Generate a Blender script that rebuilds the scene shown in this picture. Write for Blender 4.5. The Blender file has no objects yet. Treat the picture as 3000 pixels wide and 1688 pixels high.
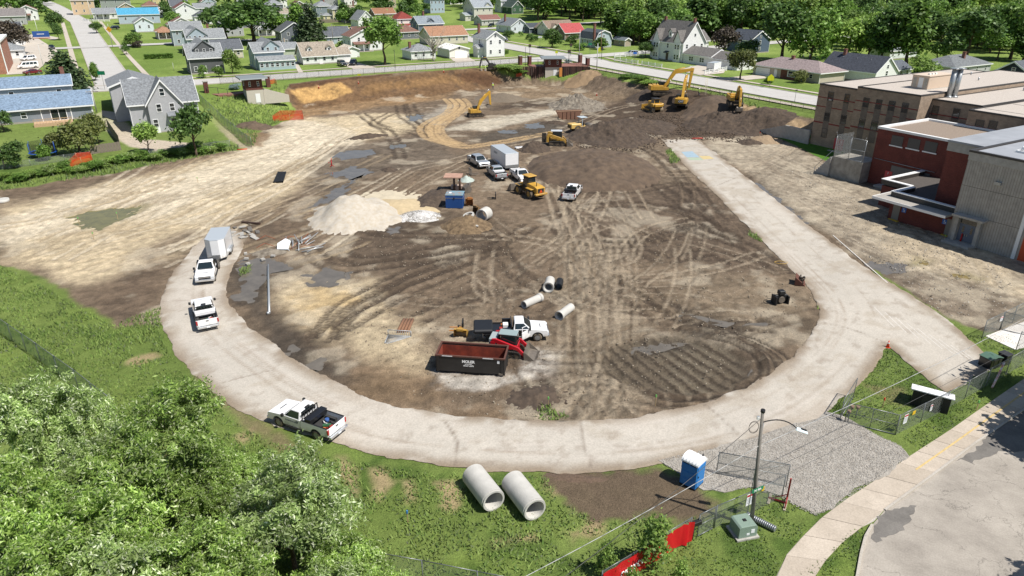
import bpy,bmesh,math,random
import numpy as np
from mathutils import Vector,Matrix
# ------------------------ camera, world, sun, exposure
SC=bpy.context.scene
COL=SC.collection
F_PX,PITCH,CAM_H=2050.0,math.radians(24.3),31.5
cam=bpy.data.cameras.new('camera');camo=bpy.data.objects.new('camera',cam);COL.objects.link(camo)
cam.sensor_width=36.0;cam.lens=36.0*F_PX/3000.0;cam.clip_start=0.5;cam.clip_end=6000
camo.location=(0,0,CAM_H);camo.rotation_euler=(math.pi/2-PITCH,0,0)
SC.camera=camo
SUN_AZ,SUN_EL=math.atan2(-0.50,0.87),math.radians(57)
sv=Vector((math.cos(SUN_AZ)*math.cos(SUN_EL),math.sin(SUN_AZ)*math.cos(SUN_EL),math.sin(SUN_EL)))
W=bpy.data.worlds.new('World');SC.world=W;W.use_nodes=True
nt=W.node_tree;bg=nt.nodes['Background'];sky=nt.nodes.new('ShaderNodeTexSky')
sky.sky_type='NISHITA';sky.sun_disc=False;sky.sun_elevation=SUN_EL
sky.sun_rotation=math.pi/2-SUN_AZ
sky.air_density=1.0;sky.dust_density=0.6
nt.links.new(sky.outputs[0],bg.inputs[0]);bg.inputs[1].default_value=0.075
sl=bpy.data.lights.new('sun','SUN');sl.energy=5.0;sl.angle=math.radians(0.53);sl.color=(1.0,0.955,0.89)
slo=bpy.data.objects.new('sun',sl);COL.objects.link(slo)
slo.rotation_euler=sv.to_track_quat('Z','Y').to_euler();slo.location=(60,-40,120)
SC.view_settings.view_transform='Standard';SC.view_settings.look='None'
SC.view_settings.exposure=0.32;SC.view_settings.gamma=1.0;SC.view_settings.use_curve_mapping=False
SC.render.engine='CYCLES'
SC.cycles.max_bounces=5;SC.cycles.diffuse_bounces=3;SC.cycles.glossy_bounces=2
SC.cycles.transmission_bounces=2;SC.cycles.transparent_max_bounces=12
R=math.radians
rnd=random.Random(7)
PS,PC=math.sin(PITCH),math.cos(PITCH)
# ------------------------ photo pixel -> place
def ray(px,py):
 u=(px-1500)/F_PX;v=(py-844)/F_PX
 return np.array([u,PC-v*PS,-PS-v*PC])
def G(px,py,z=0.0):
 d=ray(px,py);k=(z-CAM_H)/d[2]
 return np.array([k*d[0],k*d[1],z])
def P(x,y,z):
 zz=z-CAM_H;dep=y*PC-zz*PS;up=y*PS+zz*PC
 return 1500+F_PX*x/dep,844-F_PX*up/dep
E1=np.array([math.cos(R(30)),math.sin(R(30))]);E2=np.array([-E1[1],E1[0]])
GRID=R(30)
def inside(poly,x,y):
 poly=np.asarray(poly);r=np.zeros(x.shape,bool);n=len(poly)
 for i in range(n):
  x0,y0=poly[i];x1,y1=poly[(i+1)%n]
  if y0==y1:continue
  c=((y0>y)!=(y1>y))&(x<(x1-x0)*(y-y0)/(y1-y0)+x0)
  r^=c
 return r
def dist_poly(poly,x,y,closed=True):
 poly=np.asarray(poly,float);n=len(poly);d2=np.full(x.shape,1e12)
 for i in range(n if closed else n-1):
  a=poly[i];b=poly[(i+1)%n];e=b-a;L=max(e@e,1e-9)
  t=np.clip(((x-a[0])*e[0]+(y-a[1])*e[1])/L,0,1)
  dx=x-a[0]-t*e[0];dy=y-a[1]-t*e[1]
  d2=np.minimum(d2,dx*dx+dy*dy)
 return np.sqrt(d2)
def sstep(a,b,x):
 t=np.clip((x-a)/(b-a),0,1);return t*t*(3-2*t)
_lat=np.random.RandomState(5).rand(512,512)
def vnoise(x,y,sc,off=0.0):
 X=x/sc+off;Y=y/sc+off*1.7
 xi=np.floor(X).astype(int);yi=np.floor(Y).astype(int);fx=X-xi;fy=Y-yi
 fx=fx*fx*(3-2*fx);fy=fy*fy*(3-2*fy)
 a=_lat[xi%512,yi%512];b=_lat[(xi+1)%512,yi%512];c=_lat[xi%512,(yi+1)%512];d=_lat[(xi+1)%512,(yi+1)%512]
 return(a*(1-fx)+b*fx)*(1-fy)+(c*(1-fx)+d*fx)*fy
def fbm(x,y,sc,o=4,off=0.0):
 s=0;a=.5;t=0
 for i in range(o):
  s=s+a*vnoise(x,y,sc/2**i,off+13.7*i);t+=a;a*=.55
 return s/t
# ------------------------ terrain height
LOWER=[(-600,60)]+[tuple(G(*p)[:2])for p in[(-300,640),(0,545),(150,530),(300,500),(450,470),(600,450),(700,432),(765,392),(800,360),(860,325),(930,312),(1050,304),(1200,292),(1330,277),(1430,262),(1490,252),(1560,247),(1640,250),(1720,285),(1800,330),(1880,365),(1960,385),(2080,395),(2160,398),(2228,394)]]+[(54,142),(252,-200),(-600,-200)]
UPPER=[(-600,80)]+[tuple(G(*p)[:2])for p in[(-300,590,1),(0,500,1),(150,486,1.),(300,462,1.2),(450,440,1.2),(560,425,1.3),(655,372,2.4),(625,300,3.8),(690,272,4.6),(850,248,5),(1000,230,5),(1150,216,5),(1300,207,5),(1440,197,5),(1500,196,5),(1690,196,5),(1760,206,5),(1850,232,4.8),(1950,252,4.6),(2080,276,4.6),(2200,310,4.6),(2330,332,4.6)]]+[(61.7,151),(312,-282),(-600,-400)]
LOWER=np.array(LOWER);UPPER=np.array(UPPER)
def z_up(x,y):
 p=E1[0]*x+E1[1]*y;q=E2[0]*x+E2[1]*y
 a=1.0+4.0*sstep(160,198,q);b=4.6*sstep(112,134,p)
 m=np.maximum(a,b)
 return m+6.0*sstep(250,650,np.hypot(x,y))
def hgt0(x,y):
 x=np.asarray(x,float);y=np.asarray(y,float)
 lo=inside(LOWER,x,y);up=~inside(UPPER,x,y)
 dl=dist_poly(LOWER,x,y);du=dist_poly(UPPER,x,y)
 t=dl/(dl+du+1e-6);t=np.where(lo,0,np.where(up,1,t));t=t*t*(3-2*t)*.5+t*.5
 return t*z_up(x,y)
_hx=np.arange(-480,481,1.25);_hy=np.arange(0,941,1.25);_HX,_HY=np.meshgrid(_hx,_hy);_HT=hgt0(_HX.ravel(),_HY.ravel()).reshape(_HX.shape)
def hgt(x,y):
 """terrain height, read from a 1.25 m table"""
 fx=np.clip((np.asarray(x,float)+480)/1.25,0,len(_hx)-1.001);fy=np.clip(np.asarray(y,float)/1.25,0,len(_hy)-1.001)
 i=fx.astype(int);j=fy.astype(int);u=fx-i;v=fy-j
 return(_HT[j,i]*(1-u)+_HT[j,i+1]*u)*(1-v)+(_HT[j+1,i]*(1-u)+_HT[j+1,i+1]*u)*v
def h1(x,y):return float(hgt(np.array([x]),np.array([y]))[0])
def gp(px,py):
 """where the photo's pixel meets the terrain (first hit along the ray)"""
 d=ray(px,py);lo,hi=25.0/d[1],900.0/d[1]
 for n in(160,24,12):
  ks=np.linspace(lo,hi,n);H=hgt(ks*d[0],ks*d[1]);hit=CAM_H+ks*d[2]<=H
  i=max(1,int(np.argmax(hit)))if hit.any()else n-1
  lo,hi=ks[i-1],ks[i]
 k=.5*(lo+hi)
 return np.array([k*d[0],k*d[1],h1(k*d[0],k*d[1])])
def W2(pts):return[tuple(gp(*p)[:2])for p in pts]
# ------------------------ tagging
def tag(o,label=None,cat=None,group=None,kind=None):
 if label:o['label']=label
 if cat:o['category']=cat
 if group:o['group']=group
 if kind:o['kind']=kind
 return o
def thing(name,label,cat,loc=(0,0,0),rz=0.0,group=None):
 o=bpy.data.objects.new(name,None);COL.objects.link(o);o.empty_display_size=.3
 o.location=tuple(float(v)for v in loc);o.rotation_euler=(0,0,rz)
 return tag(o,label,cat,group)
def copy_tree(o,parent=None):
 c=o.copy();COL.objects.link(c)
 if parent:c.parent=parent
 for ch in list(o.children):copy_tree(ch,c)
 return c
def place(o,loc,rz=0.0,label=None,group=None,s=None):
 o.location=tuple(float(v)for v in loc);o.rotation_euler=(0,0,rz)
 if s:o.scale=(s,s,s)
 return tag(o,label,None,group)
# ------------------------ materials
MAT={}
def lin(c):
 return tuple(((v/255.0)/12.92 if v/255.0<.04045 else((v/255.0+.055)/1.055)**2.4)for v in c)
KALB=0.66
def alb(c):
 k=KALB*(1.32 if min(c)>=224 else 1.0)
 return tuple(min(.82,v*k)for v in lin(c))
def mat(name,rgb,rough=.6,metal=0.0,spec=.5,noise=0.0,nscale=8.0,bump=0.0,bscale=30.0,coat=0.0,rgb2=None,raw=False,emit=0):
 """plain procedural paint / stone / fabric: base colour broken up by noise, with a light bump"""
 if name in MAT:return MAT[name]
 m=bpy.data.materials.new(name);m.use_nodes=True;MAT[name]=m
 n=m.node_tree;b=n.nodes['Principled BSDF'];c=rgb if raw else alb(rgb)
 b.inputs['Base Color'].default_value=(*c,1);b.inputs['Roughness'].default_value=rough;b.inputs['Metallic'].default_value=metal
 b.inputs['Specular IOR Level'].default_value=spec;b.inputs['Coat Weight'].default_value=coat;b.inputs['Coat Roughness'].default_value=.08
 if noise or bump:
  tc=n.nodes.new('ShaderNodeTexCoord')
 if noise:
  nz=n.nodes.new('ShaderNodeTexNoise');nz.inputs['Scale'].default_value=nscale;nz.inputs['Detail'].default_value=5;nz.inputs['Roughness'].default_value=.62
  n.links.new(tc.outputs['Object'],nz.inputs['Vector'])
  rp=n.nodes.new('ShaderNodeValToRGB');n.links.new(nz.outputs[0],rp.inputs[0])
  d=(rgb2 if raw else alb(rgb2))if rgb2 else tuple(v*(1-noise)for v in c)
  e=c if rgb2 else tuple(min(1,v*(1+noise*.6))for v in c)
  rp.color_ramp.elements[0].position=.32;rp.color_ramp.elements[1].position=.68
  rp.color_ramp.elements[0].color=(*d,1);rp.color_ramp.elements[1].color=(*e,1)
  n.links.new(rp.outputs[0],b.inputs['Base Color'])
 if bump:
  n2=n.nodes.new('ShaderNodeTexNoise');n2.inputs['Scale'].default_value=bscale;n2.inputs['Detail'].default_value=3
  bm_=n.nodes.new('ShaderNodeBump');bm_.inputs['Strength'].default_value=bump;bm_.inputs['Distance'].default_value=.05
  n.links.new(tc.outputs['Object'],n2.inputs['Vector']);n.links.new(n2.outputs[0],bm_.inputs['Height']);n.links.new(bm_.outputs[0],b.inputs['Normal'])
 if emit:
  b.inputs['Emission Color'].default_value=(*c,1);b.inputs['Emission Strength'].default_value=emit
 return m
def stripes(name,rgb,rgb2,axis='Z',scale=5.0,rough=.75,duty=.12,noise=.12,bump=.4):
 """lap siding / ribs: thin dark joints every 1/scale metres along one axis"""
 if name in MAT:return MAT[name]
 m=bpy.data.materials.new(name);m.use_nodes=True;MAT[name]=m
 n=m.node_tree;b=n.nodes['Principled BSDF'];b.inputs['Roughness'].default_value=rough
 tc=n.nodes.new('ShaderNodeTexCoord');sp=n.nodes.new('ShaderNodeSeparateXYZ');n.links.new(tc.outputs['Object'],sp.inputs[0])
 mu=n.nodes.new('ShaderNodeMath');mu.operation='MULTIPLY';mu.inputs[1].default_value=scale;n.links.new(sp.outputs[axis],mu.inputs[0])
 fr=n.nodes.new('ShaderNodeMath');fr.operation='FRACT';n.links.new(mu.outputs[0],fr.inputs[0])
 rp=n.nodes.new('ShaderNodeValToRGB');rp.color_ramp.interpolation='CONSTANT'
 rp.color_ramp.elements[0].color=(*alb(rgb2),1);rp.color_ramp.elements[1].position=duty;rp.color_ramp.elements[1].color=(*alb(rgb),1)
 n.links.new(fr.outputs[0],rp.inputs[0])
 nz=n.nodes.new('ShaderNodeTexNoise');nz.inputs['Scale'].default_value=1.3;nz.inputs['Detail'].default_value=6;n.links.new(tc.outputs['Object'],nz.inputs['Vector'])
 mr=n.nodes.new('ShaderNodeMapRange');mr.inputs[1].default_value=.3;mr.inputs[2].default_value=.7;mr.inputs[3].default_value=1-noise;mr.inputs[4].default_value=1+noise*.5
 n.links.new(nz.outputs[0],mr.inputs[0])
 mx=n.nodes.new('ShaderNodeVectorMath');mx.operation='SCALE';n.links.new(rp.outputs[0],mx.inputs[0]);n.links.new(mr.outputs[0],mx.inputs['Scale'])
 n.links.new(mx.outputs[0],b.inputs['Base Color'])
 if bump:
  bp=n.nodes.new('ShaderNodeBump');bp.inputs['Strength'].default_value=bump;bp.inputs['Distance'].default_value=.02
  n.links.new(fr.outputs[0],bp.inputs['Height']);n.links.new(bp.outputs[0],b.inputs['Normal'])
 return m
def brickmat(name,rgb,rgb2,mortar,scale=1.0,bw=.22,bh=.075,rough=.85):
 if name in MAT:return MAT[name]
 m=bpy.data.materials.new(name);m.use_nodes=True;MAT[name]=m
 n=m.node_tree;b=n.nodes['Principled BSDF'];b.inputs['Roughness'].default_value=rough
 tc=n.nodes.new('ShaderNodeTexCoord');sp=n.nodes.new('ShaderNodeSeparateXYZ');n.links.new(tc.outputs['Object'],sp.inputs[0])
 ad=n.nodes.new('ShaderNodeMath');ad.operation='ADD';n.links.new(sp.outputs[0],ad.inputs[0]);n.links.new(sp.outputs[1],ad.inputs[1])
 cb=n.nodes.new('ShaderNodeCombineXYZ');n.links.new(ad.outputs[0],cb.inputs[0]);n.links.new(sp.outputs[2],cb.inputs[1])
 bt=n.nodes.new('ShaderNodeTexBrick');n.links.new(cb.outputs[0],bt.inputs['Vector']);bt.inputs['Scale'].default_value=scale
 bt.inputs['Color1'].default_value=(*alb(rgb),1);bt.inputs['Color2'].default_value=(*alb(rgb2),1);bt.inputs['Mortar'].default_value=(*alb(mortar),1)
 bt.inputs['Brick Width'].default_value=bw;bt.inputs['Row Height'].default_value=bh;bt.inputs['Mortar Size'].default_value=.008
 nz=n.nodes.new('ShaderNodeTexNoise');nz.inputs['Scale'].default_value=.8;nz.inputs['Detail'].default_value=7;n.links.new(tc.outputs['Object'],nz.inputs['Vector'])
 mr=n.nodes.new('ShaderNodeMapRange');mr.inputs[1].default_value=.3;mr.inputs[2].default_value=.7;mr.inputs[3].default_value=.78;mr.inputs[4].default_value=1.12
 n.links.new(nz.outputs[0],mr.inputs[0])
 mx=n.nodes.new('ShaderNodeVectorMath');mx.operation='SCALE';n.links.new(bt.outputs[0],mx.inputs[0]);n.links.new(mr.outputs[0],mx.inputs['Scale'])
 n.links.new(mx.outputs[0],b.inputs['Base Color'])
 return m
def glass(name='window_glass',rgb=(.02,.028,.032),rough=.06):
 return mat(name,rgb,rough=rough,spec=.8,raw=True,noise=.5,nscale=.7)
def meshmat(name,rgb,cover=.32,scale=16.0,tint=.15):
 """chain link / netting: diagonal wires, open between them"""
 if name in MAT:return MAT[name]
 m=bpy.data.materials.new(name);m.use_nodes=True;MAT[name]=m
 n=m.node_tree;b=n.nodes['Principled BSDF'];b.inputs['Base Color'].default_value=(*alb(rgb),1);b.inputs['Roughness'].default_value=.45;b.inputs['Metallic'].default_value=tint
 tr=n.nodes.new('ShaderNodeBsdfTransparent');mx=n.nodes.new('ShaderNodeMixShader');tc=n.nodes.new('ShaderNodeTexCoord')
 sp=n.nodes.new('ShaderNodeSeparateXYZ');n.links.new(tc.outputs['UV'],sp.inputs[0])
 outs=[]
 for sg in(1,-1):
  a=n.nodes.new('ShaderNodeMath');a.operation='MULTIPLY_ADD';a.inputs[1].default_value=sg
  n.links.new(sp.outputs[1],a.inputs[0]);n.links.new(sp.outputs[0],a.inputs[2])
  c=n.nodes.new('ShaderNodeMath');c.operation='MULTIPLY';c.inputs[1].default_value=scale;n.links.new(a.outputs[0],c.inputs[0])
  f=n.nodes.new('ShaderNodeMath');f.operation='FRACT';n.links.new(c.outputs[0],f.inputs[0])
  g=n.nodes.new('ShaderNodeMath');g.operation='LESS_THAN';g.inputs[1].default_value=cover*.55;n.links.new(f.outputs[0],g.inputs[0]);outs.append(g)
 mxm=n.nodes.new('ShaderNodeMath');mxm.operation='MAXIMUM';n.links.new(outs[0].outputs[0],mxm.inputs[0]);n.links.new(outs[1].outputs[0],mxm.inputs[1])
 n.links.new(mxm.outputs[0],mx.inputs[0]);n.links.new(tr.outputs[0],mx.inputs[1]);n.links.new(b.outputs[0],mx.inputs[2])
 n.links.new(mx.outputs[0],n.nodes['Material Output'].inputs[0])
 return m
# ------------------------ mesh building
class MB:
 def __init__(s):s.v=[];s.f=[];s.mi=[];s.cur=0;s.sm=set();s.uv={}
 def add(s,vs,fs,smooth=False):
  o=len(s.v);s.v.extend([tuple(map(float,p))for p in vs])
  for f in fs:
   if smooth:s.sm.add(len(s.f))
   s.f.append([o+i for i in f]);s.mi.append(s.cur)
  return s
 def box(s,c,d,rz=0.0,M=None,taper=(1,1)):
  hx,hy,hz=d[0]/2,d[1]/2,d[2]/2;tx,ty=taper
  vs=[(-hx,-hy,-hz),(hx,-hy,-hz),(hx,hy,-hz),(-hx,hy,-hz),(-hx*tx,-hy*ty,hz),(hx*tx,-hy*ty,hz),(hx*tx,hy*ty,hz),(-hx*tx,hy*ty,hz)]
  m=Matrix.Translation(c)@(M if M is not None else Matrix.Rotation(rz,4,'Z'))
  vs=[tuple(m@Vector(p))for p in vs]
  return s.add(vs,[(0,3,2,1),(4,5,6,7),(0,1,5,4),(1,2,6,5),(2,3,7,6),(3,0,4,7)])
 def b2(s,x0,x1,y0,y1,z0,z1):return s.box(((x0+x1)/2,(y0+y1)/2,(z0+z1)/2),(abs(x1-x0),abs(y1-y0),abs(z1-z0)))
 def cyl(s,a,b,r0,r1=None,n=12,cap=True,smooth=True):
  r1=r0 if r1 is None else r1;a=Vector(a);b=Vector(b);d=(b-a).normalized()
  u=d.orthogonal().normalized();w=d.cross(u);vs=[]
  for p,r in((a,r0),(b,r1)):
   for i in range(n):
    t=2*math.pi*i/n;vs.append(p+u*(r*math.cos(t))+w*(r*math.sin(t)))
  s.add(vs,[(i,(i+1)%n,n+(i+1)%n,n+i)for i in range(n)],smooth)
  if cap:
   k=len(s.v)-2*n;s.f.append([k+i for i in range(n)][::-1]);s.mi.append(s.cur);s.f.append([k+n+i for i in range(n)]);s.mi.append(s.cur)
  return s
 def tube(s,pts,r,n=6):
  for a,b in zip(pts[:-1],pts[1:]):s.cyl(a,b,r,n=n,cap=True)
  return s
 def prof(s,poly,y0,y1,axis='y',y0b=None,y1b=None):
  """side profile (x,z) extruded across y"""
  n=len(poly);vs=[(x,y0,z)for x,z in poly]+[(x,y1,z)for x,z in poly]
  if axis=='x':vs=[(y,x,z)for x,y,z in vs]
  if axis=='z':vs=[(x,z,y)for x,y,z in vs]
  fs=[(i,(i+1)%n,n+(i+1)%n,n+i)for i in range(n)]+[tuple(range(n))[::-1],tuple(range(n,2*n))]
  return s.add(vs,fs)
 def loft(s,rings,cap=True,smooth=False,closed=True):
  n=len(rings[0]);vs=[p for r in rings for p in r];fs=[]
  for k in range(len(rings)-1):
   for i in range(n if closed else n-1):
    j=(i+1)%n;fs.append((k*n+i,k*n+j,(k+1)*n+j,(k+1)*n+i))
  s.add(vs,fs,smooth)
  if cap:
   s.add(rings[0],[tuple(range(n))[::-1]]);s.add(rings[-1],[tuple(range(n))])
  return s
 def quad(s,a,b,c,d):return s.add([a,b,c,d],[(0,1,2,3)])
 def mesh(s,name,bevel=0.0,seg=1,fixn=True):
  me=bpy.data.meshes.new(name);me.from_pydata(s.v,[],s.f);
  me.polygons.foreach_set('material_index',s.mi)
  if s.sm:me.polygons.foreach_set('use_smooth',[i in s.sm for i in range(len(s.f))])
  if bevel or fixn:
   bm=bmesh.new();bm.from_mesh(me)
   if bevel:
    bmesh.ops.remove_doubles(bm,verts=bm.verts,dist=.0005)
   if fixn:bmesh.ops.recalc_face_normals(bm,faces=bm.faces)
   if bevel:
    ed=[e for e in bm.edges if len(e.link_faces)==2 and e.calc_face_angle(0)>.5]
    bmesh.ops.bevel(bm,geom=ed,offset=bevel,segments=seg,affect='EDGES',profile=.6,clamp_overlap=True)
   bm.to_mesh(me);bm.free()
  me.update();return me
 def build(s,name,mats,parent=None,bevel=0.0,seg=1,label=None,loc=None,rz=None,kind=None,fixn=True):
  me=s.mesh(name,bevel,seg,fixn)
  for m in(mats if isinstance(mats,(list,tuple))else[mats]):me.materials.append(m)
  return link(name,me,parent,label,loc,rz,kind)
def link(name,me,parent=None,label=None,loc=None,rz=None,kind=None):
 o=bpy.data.objects.new(name,me);COL.objects.link(o)
 if parent is not None:o.parent=parent
 if loc is not None:o.location=tuple(float(v)for v in loc)
 if rz is not None:o.rotation_euler=(0,0,rz)
 if label:o['label']=label
 if kind:o['kind']=kind
 return o
def one(name,mb,mats,label,cat,loc=(0,0,0),rz=0.0,group=None,bevel=0.0,seg=1):
 o=mb.build(name,mats,None,bevel,seg,None,loc,rz);return tag(o,label,cat,group)
def meshnp(name,v,f,mats,parent=None,attrs=None,kind=None,smooth=False,mi=None):
 """big mesh from numpy: v (n,3), f (m,k)"""
 me=bpy.data.meshes.new(name);n,k=f.shape
 me.vertices.add(len(v));me.vertices.foreach_set('co',v.astype(np.float32).ravel())
 me.loops.add(n*k);me.loops.foreach_set('vertex_index',f.astype(np.int32).ravel())
 me.polygons.add(n);me.polygons.foreach_set('loop_start',np.arange(0,n*k,k,dtype=np.int32))
 if smooth:me.polygons.foreach_set('use_smooth',np.ones(n,bool))
 if mi is not None:me.polygons.foreach_set('material_index',mi.astype(np.int32))
 me.update(calc_edges=True)
 for an,(ty,arr)in(attrs or{}).items():
  a=me.attributes.new(an,ty,'POINT')
  a.data.foreach_set('color' if ty=='FLOAT_COLOR' else 'value',arr.astype(np.float32).ravel())
 for m in(mats if isinstance(mats,(list,tuple))else[mats]):me.materials.append(m)
 return link(name,me,parent,kind=kind)
_tb={}
def text_obj(name,txt,size,m,parent,loc,rot,ext=.004,bold=0.0):
 cu=bpy.data.curves.new(name,'FONT');cu.body=txt;cu.size=size;cu.align_x='CENTER';cu.align_y='CENTER';cu.extrude=ext;cu.offset=bold
 ob=bpy.data.objects.new(name,cu);COL.objects.link(ob);dg=bpy.context.evaluated_depsgraph_get()
 me=bpy.data.meshes.new_from_object(ob.evaluated_get(dg));bpy.data.objects.remove(ob);me.materials.clear();me.materials.append(m)
 o=link(name,me,parent);o.location=loc;o.rotation_euler=rot
 return o
# ======================== GROUND
D2S=3000/2575.0
def ds(pts):return[(x*D2S,y*D2S)for x,y in pts]
LOOP_IN=ds([(1663,350),(1700,393),(1735,430),(1800,490),(1870,560),(1930,620),(1990,680),(2040,730),(2062,780),(2055,820),(2020,870),(1960,920),(1870,975),(1750,1020),(1600,1050),(1450,1060),(1300,1057),(1150,1046),(1000,1025),(900,990),(800,940),(720,890),(650,840),(600,795),(575,760),(570,710),(588,660),(612,620),(610,590),(590,578)])
LOOP_OUT=ds([(520,588),(480,630),(450,665),(425,700),(405,750),(402,800),(420,850),(450,900),(490,940),(540,990),(600,1030),(660,1057),(720,1078),(780,1095),(850,1117),(950,1145),(1050,1166),(1180,1182),(1300,1189),(1450,1191),(1560,1186),(1680,1165),(1800,1130),(1950,1090),(2065,1052),(2080,1030),(2110,1008),(2150,985),(2190,940),(2215,900),(2231,868),(2260,893),(2340,962),(2378,988),(2440,955),(2500,925),(2478,893),(2395,815),(2290,740),(2200,690),(2130,640),(2050,580),(1960,510),(1870,440),(1755,350)])
loop_w=[tuple(G(*p)[:2])for p in LOOP_IN]+[tuple(G(*p)[:2])for p in LOOP_OUT]
def gl0(pts):return[tuple(G(*p)[:2])for p in pts]
def refine(poly,step,amp=0.0,closed=True,seed=3):
 r=random.Random(seed);out=[];n=len(poly)
 for i in range(n if closed else n-1):
  a=np.array(poly[i][:2]);b=np.array(poly[(i+1)%n][:2]);L=np.linalg.norm(b-a);k=max(1,int(L/step));nr=np.array([-(b-a)[1],(b-a)[0]])/(L+1e-9)
  for j in range(k):
   p=a+(b-a)*j/k;w=(float(vnoise(np.array([p[0]]),np.array([p[1]]),2.3,seed)[0])-.5)*2*amp+r.uniform(-1,1)*amp*.3
   out.append(tuple(p+nr*w))
 if not closed:out.append(tuple(poly[-1][:2]))
 return out
def smoothline(pts,n=6):
 p=[np.array(q,float)for q in pts];out=[]
 for i in range(len(p)-1):
  a=p[max(i-1,0)];b=p[i];c=p[i+1];d=p[min(i+2,len(p)-1)]
  for k in range(n):
   t=k/n
   out.append(.5*((2*b)+(c-a)*t+(2*a-5*b+4*c-d)*t*t+(3*b-a-3*c+d)*t**3))
 out.append(p[-1]);return out
# --- grid
def lines(a,b,f):
 out=[a]
 while out[-1]<b:out.append(out[-1]+f(out[-1]))
 return out
gx=lines(-112,106,lambda v:.22)
gy=lines(26,222,lambda v:.17*(v/27.0)**.62)
gx=[-112-v for v in lines(.6,2200,lambda v:.6+v*.16)][::-1]+gx+[106+v for v in lines(.6,2200,lambda v:.6+v*.16)]
gy=[26-v for v in lines(.6,300,lambda v:.5+v*.2)][::-1]+gy+[222+v for v in lines(.8,2600,lambda v:.9+v*.07)]
GX,GY=np.meshgrid(np.array(gx),np.array(gy));X=GX.ravel();Y=GY.ravel();NV=len(X)
Z=hgt(X,Y);DZ=np.zeros(NV)
grs=np.ones(NV)
n1=fbm(X,Y,9.0,5);n2=fbm(X,Y,2.2,4,3.1);n3=fbm(X,Y,.8,3,9.3);n4=fbm(X,Y,28,4,5.5)
A_=lambda c:np.array(alb(c))
C=A_((104,126,58))[None]*(1-n1[:,None])*1.0+A_((146,164,88))[None]*n1[:,None]
def mixc(m,c,a=1.0):
 global C
 c=np.array(c);m=np.clip(m,0,1)[:,None]*a
 C=C*(1-m)+c*m
def pmask(poly,feather=1.0,edge=0.0,sc=2.0,off=0.0):
 """soft mask of a world polygon with a ragged edge"""
 poly=np.array(poly);lo=poly.min(0)-6;hi=poly.max(0)+6
 s=np.where((X>lo[0])&(X<hi[0])&(Y>lo[1])&(Y<hi[1]))[0];m=np.zeros(NV)
 if len(s)==0:return m
 x=X[s];y=Y[s];d=dist_poly(poly,x,y);d=np.where(inside(poly,x,y),d,-d)
 if edge:d=d+(fbm(x,y,sc,4,off)-.5)*2*edge
 m[s]=sstep(-feather,feather,d);return m
def smask(line,w,feather=.25,edge=0.0):
 line=np.array([p[:2]for p in line]);lo=line.min(0)-w-2;hi=line.max(0)+w+2
 s=np.where((X>lo[0])&(X<hi[0])&(Y>lo[1])&(Y<hi[1]))[0];m=np.zeros(NV)
 if len(s)==0:return m
 d=dist_poly(line,X[s],Y[s],False)
 if edge:d=d+(fbm(X[s],Y[s],1.2,3,4.4)-.5)*2*edge
 m[s]=1-sstep(w-feather,w+feather,d);return m
def offset(line,o):
 line=[np.array(p[:2])for p in line];out=[]
 for i,p in enumerate(line):
  t=line[min(i+1,len(line)-1)]-line[max(i-1,0)];t=t/(np.linalg.norm(t)+1e-9)
  out.append(p+np.array([-t[1],t[0]])*o)
 return out
PALE=A_((234,220,194));TAN=A_((219,200,166));MID=A_((150,132,110));BROWN=A_((120,103,86));DARK=A_((84,72,61));BLACK=A_((60,52,46));OCH=A_((196,160,108));GREY=A_((178,170,156));WETC=A_((84,76,67))
# site dirt
SITE=W2([(-300,650),(0,556),(100,548),(220,520),(330,508),(450,482),(560,463),(640,447),(715,438),(742,420),(755,395),(790,372),(850,350),(868,325),(846,300),(832,265),(850,246),(1000,227),(1150,214),(1300,206),(1385,200),(1450,205),(1470,215),(1515,222),(1560,222),(1700,218),(1745,212),(1800,228),(1850,243),(1905,250),(1960,258),(2050,268),(2100,276),(2200,308),(2310,332),(2405,356)])+[(72,150),(64,132),(66,100),(75,60),(62,62),(52,64)]+[tuple(G(*p)[:2])for p in ds([(2575,825),(2480,840),(2390,800),(2290,735),(2200,680),(2140,720),(2150,860),(1950,1000),(1500,1130),(1000,1100),(500,900),(420,800),(390,815),(300,825),(250,800),(180,740),(110,700),(0,668),(-300,620)])]
site=pmask(SITE,.35,.9,2.5)
stretch=fbm(X*.35+Y*.2,Y*1.6-X*.3,3.0,5,2.2)
base=MID[None]*(1-n1[:,None])+BROWN[None]*n1[:,None]
C=C*(1-site[:,None])+base*site[:,None];grs*=1-site
# broad soil zones (px polygons read off the photograph)
def zone(px,c,a=1.0,feather=2.5,edge=3.0,sc=7.0,off=1.0,lim=True):
 m=pmask(W2(px),feather,edge,sc,off)
 if lim:m=m*site
 mixc(m,c,a)
zone([(0,590),(250,540),(500,495),(700,450),(800,390),(900,345),(1080,335),(1230,335),(1230,380),(1120,400),(1000,430),(950,480),(900,540),(800,600),(690,650),(640,680),(520,730),(430,780),(250,830),(120,800),(0,770)],TAN,.97)
zone([(250,560),(600,490),(760,420),(900,380),(1000,400),(900,460),(760,530),(560,600),(400,640),(200,680),(0,720),(0,640)],PALE,.75,3,5,5,3)
zone([(760,400),(850,350),(1000,370),(1050,420),(950,460),(850,480),(760,460)],PALE,.8,3,5,4,8)
zone([(0,560),(200,525),(330,520),(260,560),(100,600),(0,610)],BROWN,.75)
zone([(450,760),(560,700),(540,690),(440,740),(330,870),(400,900),(470,860)],BROWN,.8)
zone([(200,860),(330,840),(480,780),(470,900),(340,950),(280,930)],BROWN,.8)
zone([(840,350),(1000,330),(1300,290),(1330,270),(1000,290),(850,315)],A_((170,138,100)),.75)
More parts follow.
